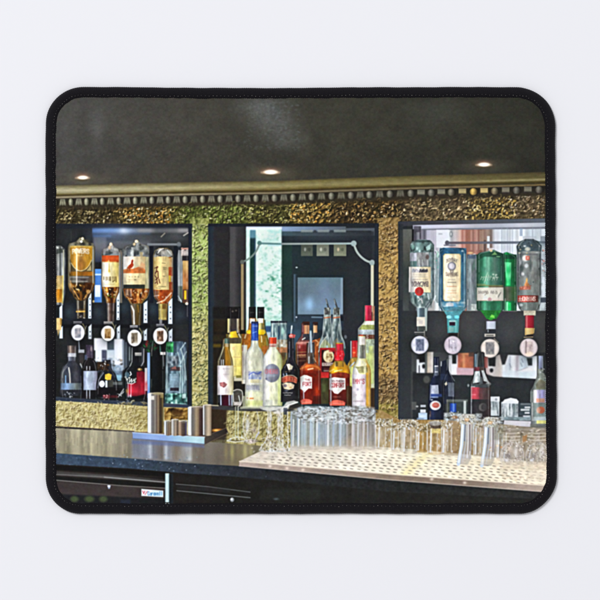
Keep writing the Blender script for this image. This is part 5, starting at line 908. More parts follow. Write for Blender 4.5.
# bright green bottle behind, then the green gin
OUT = [(504, 253), (507, 252), (516.4, 255.4), (517, 258), (517, 312), (504, 312)]
b = piece('printed_bottle', OUT, 'bright emerald green bottle behind the green gin bottle')
poly(OUT, H((504, (20, 84, 50)), (506, (24, 130, 70)), (511, (20, 120, 64)), (514, (20, 96, 52)), (517, (24, 80, 52))), .9); rect(505, 254.4, 517, 259, (22, 70, 50), 1.2, .9)
poly([(505, 262), (511.6, 262.4), (511.4, 274), (510.6, 285.6), (506.4, 285.4), (506, 274)], lambda X, Y: ramp(vn(X, Y, 2, 6, 331), (0, (16, 170, 80)), (.5, (40, 196, 110)), (1, (110, 232, 160))), .9); rect(504, 286.6, 517, 301, H((504, (80, 104, 80)), (508, (84, 84, 72)), (513, (60, 96, 56)), (517, (50, 90, 50))), 1.2, .95); rect(506.6, 302, 508.6, 311, (150, 240, 190), .9, .8); rect(508.4, 302.6, 511.4, 311, (30, 200, 100), .9)
OUT = [(477, 255), (480, 252.8), (489, 251), (494, 249.6), (499, 252.2), (503.4, 253.6), (504, 258), (504, 309), (501, 313.6), (496, 318), (495.6, 322), (487, 322), (486, 318), (480, 313), (477, 309)]
b = piece('printed_bottle', OUT, 'inverted dark green gin bottle with a cream script label in the right niche')
poly(OUT, N(H((477, (30, 80, 56)), (479.6, (36, 104, 70)), (482.6, (44, 124, 88)), (486, (96, 176, 140)), (488.6, (120, 190, 156)), (491, (70, 140, 110)), (495, (96, 140, 120)), (498, (60, 110, 92)), (501, (30, 92, 66)), (504, (24, 76, 52))), .10, 2.4, 6, 333), .9)
poly([(477.6, 255), (481, 252.6), (489, 251.2), (499, 252.2), (503.6, 254), (503.6, 259), (496, 257), (485, 256.6), (478, 260)], (26, 70, 50), 1.2, .9); ell(491.4, 250.6, 1.4, 1.2, (240, 206, 160), .9); poly([(492, 255), (495, 251.6), (497.6, 254.6)], (150, 206, 120), .9, .9); line([(497, 256.4), (500, 256.6)], 1., (150, 220, 150), .8)
r_ = np.random.RandomState(7)
for k in range(8): x = 481.5+k*2.3; line([(x-.6, 280+r_.uniform(-.6, 1)), (x+.5, 275.6+r_.uniform(-1, 1.6)), (x+1.2, 277.4)], .8, (190, 214, 190), .75)
for (x, y) in ((493.6, 274.4), (496.6, 274.8), (497, 277.4), (494, 278)): ell(x, y, 1., .9, (206, 226, 206), .8, .8)
line([(484.6, 282.6), (486, 277), (488, 272.4)], .8, (190, 216, 190), .6)
line([(478, 285.6), (503, 285.6)], 1.1, (150, 150, 80), .8); rect(477, 283.8, 486, 284.8, (190, 190, 110), .8, .6); rect(489, 286, 503.6, 287.6, (150, 110, 76), .9, .8)
rect(477.2, 287.4, 503.8, 300.8, N((250, 238, 222), .03, 4, 3, 335), .8)
line([(477.6, 300.6), (486.6, 300.6)], .8, (206, 130, 110), .7); line([(493.6, 300.6), (503, 300.6)], .8, (206, 130, 110), .7)
for (x, h_) in ((478.6, 2.4), (480.6, 2), (482.6, 2.4), (484.4, 2), (487, 2.6), (491, 2), (493, 2.4), (496, 2.8)): line([(x, 291+h_), (x+.5, 291), (x+1.5, 291.6+h_*.5), (x+.9, 291+h_)], .75, (120, 110, 104), .8)
line([(485, 295), (487, 293.6), (486, 291)], .8, (110, 100, 96), .8); line([(499, 295.6), (501, 292.6), (498.6, 297)], .9, (90, 84, 84), .85)
rect(487.2, 297.2, 493, 302.8, (250, 238, 224), .8); ell(490, 299.4, 1.9, 2., (200, 140, 146), 1.)
poly([(478, 301), (503.6, 301), (503.6, 309), (498, 314), (482, 314), (478, 309)], N(H((478, (22, 60, 42)), (481, (30, 90, 62)), (485, (80, 190, 140)), (488, (36, 120, 80)), (494, (20, 96, 56)), (500, (40, 140, 90)), (504, (20, 70, 46))), .15, 2, 3, 337), 1.1, .9); rect(487, 303, 487.4, 310, (120, 220, 170), 1., .7)
poly([(483.6, 313), (500.6, 313), (496.6, 319), (487, 319)], N((30, 120, 40), .3, 2, 2, 338), 1.1); poly([(490, 317.4), (492, 314.4), (494.6, 315.6), (495, 318.2)], (120, 226, 80), 1., .9); ell(491, 319, 2.4, 1.2, (46, 180, 50), 1., .8); ell(484.4, 315.4, 1., .8, (206, 220, 150), .8, .7)
rect(486.6, 321.2, 496, 329.4, H((486.6, (150, 160, 180)), (488.6, (206, 214, 228)), (494, (186, 196, 212)), (496, (140, 150, 166))), .9); rect(487.6, 329.2, 496, 333.6, (50, 54, 62), .9); line([(488.4, 330), (488.4, 332)], .9, (196, 206, 216), .7)
piece('label', box(477.2, 287.4, 503.8, 300.8), None, b)

poly(OUT, (70, 112, 100), 1.2, .20)
rect(477.2, 287.4, 503.8, 300.8, (250, 238, 222), .8, .22)
# vodka bottle
OUT = prof(529.4, [(239, 4), (242, 9.6), (246, 12.4), (252, 12), (302, 12), (308, 10), (312.6, 6.4), (318, 4.4), (336, 4.4)])
b = piece('printed_bottle', OUT, 'inverted clear vodka bottle with a red band at the right end of the right niche')
poly(OUT, N(H((517, (110, 120, 120)), (519, (84, 98, 102)), (524, (120, 128, 128)), (533, (136, 140, 136)), (539, (110, 118, 118)), (541.6, (90, 104, 110))), .18, 2.8, 4, 341), .9)
poly(prof(529.8, [(239, 4), (242, 9.8), (247, 12.8), (251, 12)]), N((74, 92, 100), .25, 3, 2, 342), 1.); specks(16, (519, 241, 541, 254), [(190, 200, 200), (50, 62, 70), (206, 180, 120), (120, 140, 146)], (.7, 1.3), 343, .6, 0, 1, .75)
for (x, y, w_, h_, c) in ((528, 249, 4.4, 3.4, (206, 206, 190)), (525.6, 258, 5, 5.4, (226, 218, 212)), (526.8, 265.6, 3.2, 3.6, (214, 222, 226)), (520, 252.8, 1.4, 1, (206, 214, 220)), (523, 274, 2.4, 2.8, (226, 230, 230)), (520.6, 262, 2, 6, (206, 214, 216)), (538, 252.6, 3, 1, (196, 206, 206)), (535, 263, 3, 7, (150, 164, 162)), (531, 266, 2, 8, (84, 96, 96)), (522, 268, 3, 5, (66, 84, 84)), (525, 246, 2, 1.4, (220, 226, 226))): ell(x, y, w_*.6, h_*.6, c, 1.4, .75)
rect(526, 255.8, 530, 260, (206, 90, 70), 1., .8); rect(527.2, 256.8, 529, 259, (240, 200, 190), .9, .6); rect(520, 253.4, 538, 255, (90, 90, 96), 1.2, .6)
rect(518, 276, 540.6, 296, N((132, 138, 134), .10, 4, 5, 345), 1.6, .7); rect(517.4, 272, 520, 304, (90, 110, 100), 1.2, .5)
poly([(524.6, 285), (526.6, 280.4), (528.4, 282.6), (530, 286), (527, 287)], (206, 130, 66), 1.2, .8); ell(527.2, 280, .9, 2, (226, 176, 90), 1., .8); poly([(519.6, 287), (526, 285.6), (531, 286), (531, 289.4), (520, 290)], (186, 96, 72), 1.2, .8); specks(9, (519, 284, 532, 290), [(226, 170, 150), (150, 60, 50)], (.5, .9), 346, .6, 0, 1, .7); ell(533.6, 282, .8, .8, (70, 84, 84), .8, .7)
rect(518, 295.4, 538.6, 302.2, H((518, (176, 52, 40)), (526, (166, 46, 38)), (534, (120, 44, 38)), (538.6, (90, 54, 50))), .9); text('SMIRNOFF', 518.6, 296.8, 4.0, 17.4, (246, 224, 214), 1.0, .95, flip=True)
rect(519, 302.4, 540, 311, N((112, 122, 118), .2, 3, 3, 347), 1.4, .8); ell(521.4, 305, 1.6, 1.4, (206, 216, 216), 1.1, .8); rect(526.4, 303, 527.4, 310, (170, 180, 176), 1., .6); line([(540.6, 296), (540.2, 304)], 1.1, (214, 222, 232), .85)
poly([(517, 306.4), (523.6, 313.2), (517, 313.2)], (222, 238, 238), 1., .95); poly([(542, 308), (537, 313), (546, 313)], (206, 220, 220), 1.1, .8); rect(524, 311.6, 536, 315.6, N((206, 196, 172), .2, 2, 2, 348), 1.1, .9)
rect(525.4, 315.4, 534.4, 328.4, H((525.4, (120, 26, 36)), (527, (206, 110, 110)), (528.6, (176, 34, 50)), (532, (150, 24, 40)), (534.4, (104, 22, 32))), .9); rect(525.2, 328, 533.6, 335.4, H((525.2, (206, 166, 96)), (528, (236, 206, 136)), (533.6, (196, 150, 80))), .9); line([(534.4, 328.6), (534, 333)], 1.1, (206, 176, 96), .8); poly([(526.6, 335), (534, 334), (533, 337.4), (527.6, 337.6)], (34, 28, 26), 1.)
rect(541.6, 246, 552, 313, N((150, 160, 166), .35, 2.2, 4, 349), 1., .7); specks(18, (541, 250, 547, 290), [(50, 60, 66), (230, 236, 238), (190, 130, 120), (90, 100, 106)], (.8, 1.5), 350, .9, 1.2, .7, .8); rect(542.4, 277, 545.4, 297, (216, 226, 236), 1., .85); rect(541, 297.6, 547, 302.4, (60, 70, 84), 1., .9); rect(542, 303, 545, 308, (206, 220, 224), 1., .8)
piece('label', box(518, 295.4, 538.6, 302.2), 'red band lettered in white', b)

# dark optic panel
rect(403, 310.8, 552, 352.6, N(H((403, (46, 50, 52)), (440, (50, 54, 58)), (470, (56, 58, 60)), (500, (50, 54, 58)), (552, (58, 58, 56))), .08, 12, 10, 351), 1.)
for (x, y) in ((441, 330), (472, 331), (511, 334), (538, 320)): blob(x, y, 9, 10, (66, 68, 70), .45)
for (x, y) in ((437, 345), (468, 347), (508, 348)): blob(x, y, 8, 6, (36, 40, 44), .5)
for (OUTc, w0, w1) in (((422.4, 311), 5.4, 4.7), ((453.3, 311), 6.5, 5.3)): pass
# redraw the necks that hang in front of the panel
poly(prof(422.4, [(308.5, 5.8), (313, 5.2), (331, 4.7)]), H((417, (110, 130, 136)), (418.4, (170, 196, 206)), (420.4, (84, 104, 118)), (424, (70, 88, 96)), (426, (176, 200, 200)), (427.8, (110, 130, 130))), .9)
rect(416.8, 317, 425.4, 326.4, N((222, 214, 200), .1, 2, 2, 320), .9); rect(418.4, 320, 423, 324, (200, 190, 196), 1., .5); rect(418, 326.4, 426, 331, (64, 66, 60), 1., .8); line([(426.6, 316), (426.4, 330)], 1., (170, 176, 160), .7)
poly([(443.6, 310.6), (463.4, 310.6), (459.6, 316), (458.6, 333), (448, 333), (447, 316)], N((74, 150, 164), .25, 2, 2, 327), 1.); ell(449.2, 317, 2.4, 1.6, (150, 244, 255), 1.); ell(457, 317, 2.4, 1.6, (110, 224, 246), 1.); rect(447.8, 320.4, 458.6, 333, H((447.8, (60, 150, 154)), (450, (96, 190, 190)), (453, (60, 140, 146)), (456, (110, 190, 190)), (458.6, (60, 130, 134))), .9); rect(449.6, 322, 455.4, 325.6, (44, 30, 48), 1.); rect(449, 327, 454, 332, (130, 186, 180), 1., .7); rect(449.4, 320.4, 455.6, 322, (206, 226, 226), .9, .6)
poly([(480.6, 310.4), (502, 310.4), (496.6, 319), (487, 319)], N((30, 120, 44), .3, 2, 2, 338), 1.); poly([(490, 317.4), (492, 314.4), (494.6, 315.6), (495, 318.2)], (120, 226, 80), 1., .9); ell(491, 319, 2.4, 1.2, (46, 180, 50), 1., .8)
rect(486.6, 321.2, 496, 329.4, H((486.6, (150, 160, 180)), (488.6, (206, 214, 228)), (494, (186, 196, 212)), (496, (140, 150, 166))), .9); rect(487.6, 329.2, 496, 333.6, (40, 44, 52), .9); line([(488.4, 330), (488.4, 332)], .9, (196, 206, 216), .7)
rect(524, 310.6, 536, 315.6, N((206, 196, 172), .2, 2, 2, 348), 1.1, .9); rect(525.4, 315.4, 534.4, 328.4, H((525.4, (120, 26, 36)), (527, (206, 110, 110)), (528.6, (176, 34, 50)), (532, (150, 24, 40)), (534.4, (104, 22, 32))), .9); rect(525.2, 328, 533.6, 335.4, H((525.2, (206, 166, 96)), (528, (236, 206, 136)), (533.6, (196, 150, 80))), .9); line([(534.4, 328.6), (534, 333)], 1.1, (206, 176, 96), .8); poly([(526.6, 335), (534, 334), (533, 337.4), (527.6, 337.6)], (34, 28, 26), 1.)
for x in (440, 504): line([(x, 311), (x+13, 311.2)], .8, (150, 156, 150), .5)
# brackets
line([(415, 332.4), (424.6, 332.4)], 1.1, (170, 170, 166), .9); line([(415.6, 334.4), (424, 334.4)], .8, (110, 112, 112), .8); line([(424.6, 331), (424.8, 337)], 1.1, (150, 150, 146), .8); line([(424, 336), (427, 338)], 1.2, (150, 140, 126), .7)
rect(449, 333, 459.6, 337.4, (34, 34, 34), 1.); line([(458.6, 333), (458.2, 339)], 1.1, (120, 110, 100), .7)
rect(484.8, 333.8, 495.6, 336.8, (206, 200, 192), .8); rect(486.4, 335, 494, 336, (70, 70, 70), .8, .9); line([(494.6, 339), (498.4, 342.6)], 1.3, (190, 176, 150), .8)
line([(524.6, 337.4), (533, 337)], 1.1, (206, 176, 140), .8)
# bright reflections behind the lower shelf
rect(411.4, 352, 417, 372, (70, 74, 76), 1.2, .9); rect(416.8, 359.4, 425.4, 373, (226, 230, 238), .9); rect(418.8, 365.4, 420, 373, (60, 60, 70), .8, .9); rect(424.8, 352, 427.6, 373, (90, 96, 96), 1.)
rect(427.4, 352, 433.6, 373, N(H((427.4, (196, 180, 162)), (431, (206, 196, 190)), (433.6, (226, 222, 220))), .06, 3, 3, 353), .9)
poly([(418.6, 354), (425, 354), (425.4, 362.4), (419.6, 362.8)], (26, 26, 28), 1.); ell(423.8, 366.4, 1.5, 2.3, (32, 32, 36), .9)
rect(433.6, 352.4, 449, 372, (66, 72, 76), 1.4, .8); rect(434.6, 365.4, 438.4, 366.8, (206, 212, 214), .8, .9); rect(441.2, 361.6, 442, 365.6, (214, 220, 226), .8, .9)
rect(449, 355, 460.4, 375, H((449, (222, 224, 234)), (456, (240, 238, 246)), (460, (226, 190, 200))), .9); rect(458, 353, 474, 369, N(H((458, (186, 96, 80)), (461, (186, 100, 70)), (464, (206, 126, 86)), (467, (180, 96, 66)), (474, (150, 84, 66))), .18, 3, 3, 355), 1.); rect(462.6, 353, 469, 354.8, (222, 150, 100), 1., .7); rect(463, 355, 465, 367, (232, 160, 110), 1., .5); rect(469, 352, 474, 356.6, (70, 50, 44), 1., .8)
poly([(457, 367.6), (474, 368.4), (474, 375.4), (457, 375)], N((206, 168, 180), .06, 3, 2, 356), 1.); rect(452.4, 354, 456.6, 363.8, (34, 34, 36), 1.); rect(453, 353, 456.4, 356, (60, 60, 62), 1., .7)
poly([(486, 358), (500, 354.6), (537.4, 356), (537.4, 379.2), (494, 376.6), (486, 374)], N(H((486, (176, 150, 150)), (492, (200, 196, 196)), (497, (186, 180, 176)), (501, (206, 196, 190)), (504, (222, 228, 236)), (509, (196, 206, 216)), (514, (226, 230, 236)), (518, (196, 190, 200)), (521, (206, 224, 234)), (526, (190, 206, 220)), (530, (214, 224, 232)), (537, (236, 240, 246))), .08, 2.4, 5, 357), 1.)
poly([(500, 354), (508.6, 354), (505.6, 364.6), (502.4, 364.8)], (44, 46, 50), 1.); line([(508.6, 356), (505, 366)], .9, (222, 222, 224), .7); rect(516.2, 356, 518.6, 372, (166, 160, 172), 1., .7); rect(509.6, 356, 511, 370, (150, 160, 174), 1., .6)
for (x, y) in ((510, 364), (522, 359), (521, 363)): line([(x, y), (x+1.4, y+3.4)], 1., (110, 120, 136), .6)
poly([(516, 372), (528, 367), (533, 368.4), (533, 372)], (232, 232, 236), 1., .9); line([(516, 372), (528, 367.4)], .9, (140, 146, 156), .6); rect(503, 371, 537, 377.6, (206, 220, 230), 1.6, .6)
poly([(488.6, 358), (496, 357), (495.6, 366.4), (489, 366.6)], (28, 30, 32), 1.); ell(491.8, 370.4, 1.8, 2.2, (34, 36, 40), .9); rect(488, 366.2, 493, 368.4, (220, 220, 222), .9, .8)
poly([(527, 358), (532.6, 358), (532.6, 365.6), (528.6, 365.6)], (42, 50, 54), 1.)
soft((411, 351, 542, 381), .5)
# dials
def dial2(cx, cy, rx, ry, ring, inner, label, seed, win=True):
    blob(cx, cy+1.2, rx*1.18, ry*1.18, (26, 28, 30), .8); i = piece('optic_dial', oval(cx, cy, rx, ry), label)
    ell(cx, cy, rx*1.07, ry*1.07, (64, 66, 70), 1., .7); ell(cx, cy, rx, ry, H((cx-rx, tuple(.8*c for c in ring)), (cx-rx*.6, ring), (cx+rx, tuple(.88*c for c in ring))), .9)
    ell(cx, cy, rx*.84, ry*.84, N(tuple(min(255, c*1.02) for c in ring), .10, 3, 3, seed), 1.0)
    if win: poly([(cx-rx*.46, cy-ry*.66), (cx+rx*.48, cy-ry*.68), (cx+rx*.48, cy+ry*.66), (cx-rx*.44, cy+ry*.66)], lambda X, Y: ramp(np.clip(vn(X, Y, 1.7, 2.4, seed+2)*.7+vn(X, Y, .9, 1, seed+4)*.3, 0, 1), *inner), 1.6, .9)
    return i
dial2(420, 345, 8.7, 9.0, (214, 216, 232), ((0, (54, 62, 84)), (.5, (92, 102, 130)), (.8, (130, 138, 160)), (1, (190, 196, 216))), 'pale optic dial with a dark blue picture leftmost in the right niche', 361)
dial2(453, 345.2, 8.6, 9.0, (210, 196, 210), ((0, (130, 120, 130)), (.4, (176, 170, 186)), (.7, (196, 190, 206)), (1, (240, 236, 246))), 'pale lilac optic dial below the blue gin bottle', 367)
dial2(490.2, 348.4, 9.2, 9.3, (226, 214, 206), ((0, (84, 84, 90)), (.5, (120, 120, 124)), (.8, (146, 142, 140)), (1, (196, 190, 186))), 'pale optic dial with a grey picture below the green gin bottle', 373)
dial2(529, 347.8, 8.9, 9.2, (216, 202, 204), ((0, (150, 130, 130)), (.4, (186, 166, 166)), (.7, (206, 186, 182)), (1, (232, 214, 206))), 'pale pinkish optic dial rightmost in the right niche', 379)
ell(529.6, 354, 4, 2.2, (246, 222, 200), 1.6, .8); line([(526.4, 341), (526.4, 353)], 1., (120, 106, 106), .7); ell(453.6, 341.4, 1., 1., (250, 246, 252), .9, .9); line([(449.4, 340), (449.4, 350)], .8, (120, 106, 116), .6); ell(450, 350.4, 2.6, 2.2, (232, 222, 236), 1.4, .6)
rect(420, 354, 424.6, 357, (34, 34, 36), 1., .6)
# lower shelf of the right niche
poly([(403, 373.4), (450, 375.4), (494, 377.4), (552, 380), (552, 421), (403, 419)], N((36, 40, 44), .18, 10, 8, 381), 1.1); rect(403, 352, 411.4, 425, (46, 50, 54), 1.6, .8); rect(411, 372, 413, 420, (70, 72, 72), 1.2, .6); ell(426.8, 379.6, 3.2, 3.6, (84, 86, 82), 1.8, .8)
# navy bottle
OUT = prof(436.6, [(357, 2.6), (375, 3), (380, 5.4), (386, 7.4), (404, 8.2), (420, 8.4)])
b = piece('printed_bottle', OUT, 'navy blue bottle with a white oval label on the lower right shelf')
poly(OUT, N(H((428, (18, 22, 40)), (431, (28, 38, 72)), (436, (24, 30, 54)), (444.6, (18, 22, 36))), .2, 3, 6, 383), .9); rect(433.8, 366, 439, 376, H((433.8, (60, 70, 90)), (436, (110, 118, 136)), (439, (34, 40, 60))), .9, .8); rect(434.6, 365.6, 438.4, 366.8, (206, 212, 216), .8, .9); rect(435, 371.4, 438, 372.6, (190, 196, 210), .8, .8)
poly([(431.4, 385.4), (438.4, 385), (439.2, 394.6), (430.8, 395)], N((166, 174, 196), .12, 2, 2, 384), .9); rect(430.4, 394, 444, 397, (44, 66, 130), 1.1, .9); rect(430.4, 396.6, 438.6, 398, (130, 150, 190), .9, .8); line([(430.8, 385), (430.4, 400)], .9, (150, 160, 186), .7); ell(432, 400, 1., .8, (200, 206, 214), .8, .8)
ell(435.5, 405.6, 5.5, 4.7, (214, 212, 216), .9); ell(436, 405.4, 3.6, 2.7, (196, 90, 80), 1.); ell(435.6, 405, 2.4, 1.2, (214, 130, 116), .9, .7); rect(429.6, 411, 431.2, 417, (130, 90, 70), .9, .5)
piece('label', oval(435.5, 405.6, 5.5, 4.7), 'white oval label with a red centre', b)
# second dark bottle
OUT = prof(448.6, [(358, 2), (373, 2.6), (379, 5), (384, 6.4), (404, 6.4)])
b = piece('printed_bottle', OUT, 'dark bottle with a dull grey label beside the navy one')
poly([(441, 362), (446, 360), (449, 371), (454.6, 381), (455, 404), (444, 404), (440, 385)], N((24, 30, 46), .25, 3, 5, 386), .9); line([(441.6, 362), (441.4, 366)], .8, (214, 220, 226), .9); line([(450, 373), (454.6, 381)], .8, (150, 158, 160), .7); poly([(448, 382.4), (454.6, 383), (454.4, 397), (448.6, 396.4)], N((96, 108, 128), .16, 2, 3, 387), 1., .9); poly([(444.6, 384), (446.8, 381.6), (447.6, 384.4), (446, 386)], (206, 200, 180), .9, .9); rect(440.6, 374, 446, 380, (40, 54, 90), 1.4, .5)
# glass with blue
rect(446.8, 399.6, 468, 416, N((54, 66, 66), .15, 4, 4, 388), 1., .9); rect(446.8, 399.6, 468, 402, (104, 112, 110), 1., .7); rect(450, 403.4, 456.6, 412.4, H((450, (20, 40, 120)), (453, (40, 90, 200)), (456.6, (24, 50, 140))), 1.); line([(454.2, 404), (454.2, 411)], .9, (120, 170, 240), .6); rect(463.8, 401, 466.4, 414.6, (196, 206, 206), .9, .9); rect(447, 400, 448, 414, (120, 120, 110), .9, .6)
piece('printed_tumbler', box(446.8, 399.6, 467.6, 415), 'short glass lit blue inside on the lower right shelf')
# white stacked dishes
for (x0, x1, y0, y1, c) in ((420.6, 426, 405, 407.4, (170, 180, 190)), (420.4, 426, 409.6, 413, (206, 212, 220)), (418.6, 427.4, 413, 420, (176, 200, 226))): rect(x0, y0, x1, y1, c, 1.)
ell(417.2, 406.6, 1.4, .9, (196, 200, 200), .9, .8); rect(417, 418, 424, 420, (130, 150, 170), 1., .8); ell(423, 416.4, 3, 1.6, (214, 232, 246), 1.2, .8); rect(412, 402, 416.6, 410, (110, 114, 110), 1.2, .5); rect(403, 420.4, 450, 423, (44, 52, 62), 1.2, .8)
# dark bottle with a red label
OUT = prof(480.4, [(352, 3.4), (366, 4.4), (371, 5.4), (378, 8), (383, 10.4), (386, 10.4), (418, 10.6)])
b = piece('printed_bottle', OUT, 'dark glass bottle with a faded red label on the lower right shelf')
poly(OUT, N(H((469.6, (40, 46, 50)), (472, (36, 34, 40)), (478, (38, 36, 40)), (486, (44, 38, 40)), (491.4, (60, 46, 48))), .15, 4, 6, 391), .9)
rect(474.8, 354, 478, 367.4, H((474.8, (90, 110, 126)), (476.4, (136, 156, 170)), (478, (60, 70, 78))), .9, .9); rect(478, 352.6, 485, 368, (44, 46, 48), 1., .9); rect(484.4, 357, 488, 368, (150, 70, 66), 1.2, .7); rect(474.6, 367, 480, 371, (120, 50, 60), 1., .85); rect(480, 367, 485, 371, (90, 66, 60), 1., .6)
poly([(475, 371.6), (480, 371), (481, 382), (473, 383.6)], N(H((473, (150, 164, 168)), (476.6, (226, 232, 236)), (479, (160, 172, 176)), (481, (206, 214, 216))), .25, 1.6, 3, 392), 1.); poly([(481.6, 370.6), (484, 370.4), (487, 378), (489.6, 383), (484, 381)], N((196, 204, 206), .25, 1.6, 3, 393), 1.); poly([(480.6, 376), (483, 378), (483, 384), (479, 385)], (90, 100, 104), 1.1, .8); ell(488.6, 384, 2.4, 1.8, (196, 200, 204), 1.1, .8); ell(468.6, 385.6, 1., 1.4, (196, 206, 206), .9, .6)
rect(471, 384, 490, 388, N((70, 76, 80), .3, 3, 2, 394), 1.2, .8); rect(471, 386.4, 475.4, 388, (206, 196, 200), .9, .8); rect(471, 387.4, 480, 399.4, H((471, (226, 150, 156)), (472.4, (206, 66, 82)), (477, (176, 56, 70)), (480, (140, 50, 62))), .9); rect(479.6, 388, 490.6, 399.6, H((479.6, (110, 52, 58)), (484, (84, 60, 62)), (490, (70, 50, 52))), 1.1, .95); rect(471.4, 394.4, 476, 395.2, (240, 170, 170), .9, .5)
ell(483, 407.4, 3.8, 4, (96, 92, 94), 1.4, .9); ell(484.4, 407.2, 3., 3.4, (58, 54, 56), 1.4, .9); line([(471.6, 399.6), (471.4, 416)], 1., (190, 200, 210), .8)
piece('label', box(471, 387.4, 490.4, 399.4), 'faded red label', b)
# stacked tumblers and tray on the right
def tumb(x0, x1, y0, y1, label, seed):
    i = piece('printed_tumbler', box(x0, y0, x1, y1), label)
    rect(x0, y0, x1, y1, lambda X, Y: ramp(np.clip(vn(X, Y, 1.5, 7, seed)*.75+vn(X, Y, 1.2, 1.6, seed+1)*.25, 0, 1), (0, (70, 84, 90)), (.35, (136, 148, 154)), (.6, (190, 200, 206)), (1, (240, 246, 250))), 1.); return i
tumb(491, 499.6, 396.8, 416, 'narrow upturned tumbler beside the faded red label', 395); rect(491, 396.8, 500, 401.6, (216, 220, 226), 1.1, .9); ell(496.4, 399.6, 1.2, 1.2, (130, 136, 146), 1., .8)
tumb(501.6, 518.6, 402, 418, 'ribbed upturned tumbler on the lower right shelf', 397); poly([(501.6, 403.6), (505, 399.6), (511, 398), (517, 399.2), (519, 401.6), (518.4, 403.8)], (226, 230, 236), 1.); rect(513.6, 404, 517, 416, (110, 126, 130), 1.2, .6)
rect(519, 403, 531.6, 421, N((60, 76, 84), .2, 4, 3, 399), 1.2, .9); rect(521, 403.6, 531, 405, (140, 146, 150), .9, .6)
for (x0, x1, y) in ((525, 530.6, 406.6), (521, 530, 409), (525, 530, 412), (523.4, 530.6, 415.6), (520, 531, 418.6)): rect(x0, y, x1, y+2., (206, 212, 218), 1., .9)
rect(500, 417, 531.4, 420.4, N((130, 150, 158), .25, 3, 1.6, 401), 1., .9)
poly([(504.6, 420.4), (531.6, 421.4), (531, 427.4), (503.4, 426.2)], N((206, 204, 212), .05, 4, 3, 402), .9); piece('printed_drip_box', [(504.6, 420.4), (531.6, 421.4), (531, 427.4), (503.4, 426.2)], 'white box front under the ribbed tumbler')
# bottle at the right edge
OUT = [(538.6, 355.8), (543.6, 355.8), (544, 372), (548, 380), (552, 384), (552, 426), (531.4, 426), (531, 391), (533.6, 386), (537.4, 376)]
b = piece('printed_bottle', OUT, 'clear bottle with a lilac and orange label cut off by the right edge')
poly(OUT, N(H((531, (150, 160, 164)), (533, (104, 116, 116)), (536, (140, 150, 140)), (546, (120, 130, 122)), (552, (110, 110, 110))), .16, 3, 4, 403), .9); rect(538.6, 356, 543.4, 369, H((538.6, (96, 106, 136)), (540.6, (140, 150, 180)), (543.4, (90, 98, 126))), .9); specks(9, (538, 368, 546, 380), [(230, 236, 240), (50, 56, 60), (196, 200, 210)], (.7, 1.3), 404, .7, 1.2, .8, .85); poly([(536, 385), (540, 379), (546, 382), (546, 389), (537, 389)], (110, 108, 88), 1.2, .85)
rect(533.6, 390, 552, 403, H((533.6, (190, 190, 196)), (535.4, (232, 230, 236)), (538, (176, 170, 196)), (543, (150, 146, 196)), (547, (176, 170, 190))), .9); rect(536.6, 398.6, 545, 402.6, (206, 150, 124), 1.1, .9); rect(531.4, 403.4, 552, 421, N((130, 146, 144), .15, 3, 3, 405), 1.1, .9); ell(541.4, 410.2, 3.8, 3.4, (190, 104, 76), 1.2); ell(538.6, 410.4, 2., 3., (206, 170, 150), 1.2, .7)
rect(533, 417, 547, 421, (190, 204, 206), 1.2, .8); rect(532, 402.6, 533, 421, (226, 230, 234), .9, .8); rect(537, 420.6, 552, 424, (222, 220, 130), 1., .9); line([(531.4, 392), (531.2, 402)], .9, (196, 206, 206), .7)
piece('label', box(533.6, 390, 546.6, 403), None, b)
rect(530.6, 424, 552, 430, N((110, 112, 106), .15, 3, 2, 406), 1.2, .9)
# ---- behind the glasses: gilt panel under the middle and right niches
def panel(X, Y, t):
    A = ramp(t, (0, (52, 44, 22)), (.3, (112, 100, 52)), (.5, (164, 152, 92)), (.7, (196, 186, 124)), (.85, (226, 218, 166)), (1, (250, 246, 220)))
    B = ramp(t, (0, (60, 42, 18)), (.3, (116, 88, 44)), (.5, (150, 116, 60)), (.7, (172, 138, 84)), (.85, (206, 176, 124)), (1, (246, 230, 196)))
    C = ramp(t, (0, (76, 66, 54)), (.3, (124, 112, 92)), (.5, (150, 136, 114)), (.7, (170, 156, 134)), (.85, (200, 188, 166)), (1, (240, 232, 214)))
    r = lerp(A, B, np.clip((X-340)/50, 0, 1)); return lerp(r, C, np.clip((X-458)/40, 0, 1))
poly([(208, 408), (280, 408), (380, 410), (400, 420), (450, 420), (500, 424), (552, 430), (552, 476), (208, 452)], gilt(panel, 4.4, 411, .9, 1.3, .5, .32), 1.0)
rect(211, 406, 226, 440, N((52, 40, 26), .4, 3, 5, 412), 1.6, .95); poly([(209, 408), (228, 408), (225, 434), (209, 440)], (52, 38, 24), 3., .7); ell(217.4, 430.6, 5, 1.6, (206, 120, 40), 1.6, .9); blob(216, 430.4, 2.4, .8, (255, 210, 110), .9); rect(211, 433, 226, 445, (60, 52, 46), 3., .7)
leaves(170, (224, 411, 296, 442), (80, 70, 34), (236, 228, 172), 413, .65); specks(60, (224, 411, 300, 446), [(70, 62, 30), (96, 84, 44)], (.7, 1.2), 414, 1.4, -1.2, .6, .65)
line([(226, 440.6), (262, 441.6)], 1.3, (70, 60, 44), .6)
# shelf edge of the middle niche
poly([(208, 404.6), (212, 405), (232, 406.4), (240, 407.6), (282, 408.6), (375, 409.4), (378, 412.6), (282, 411.8), (240, 411.2), (208, 409)], (58, 58, 62), 1.1, .9); line([(209, 405.4), (218, 405.8)], 1.2, (206, 196, 160), .7)
rect(240, 406.4, 284, 409.2, N((196, 200, 170), .2, 4, 2, 415), 1.2, .6)

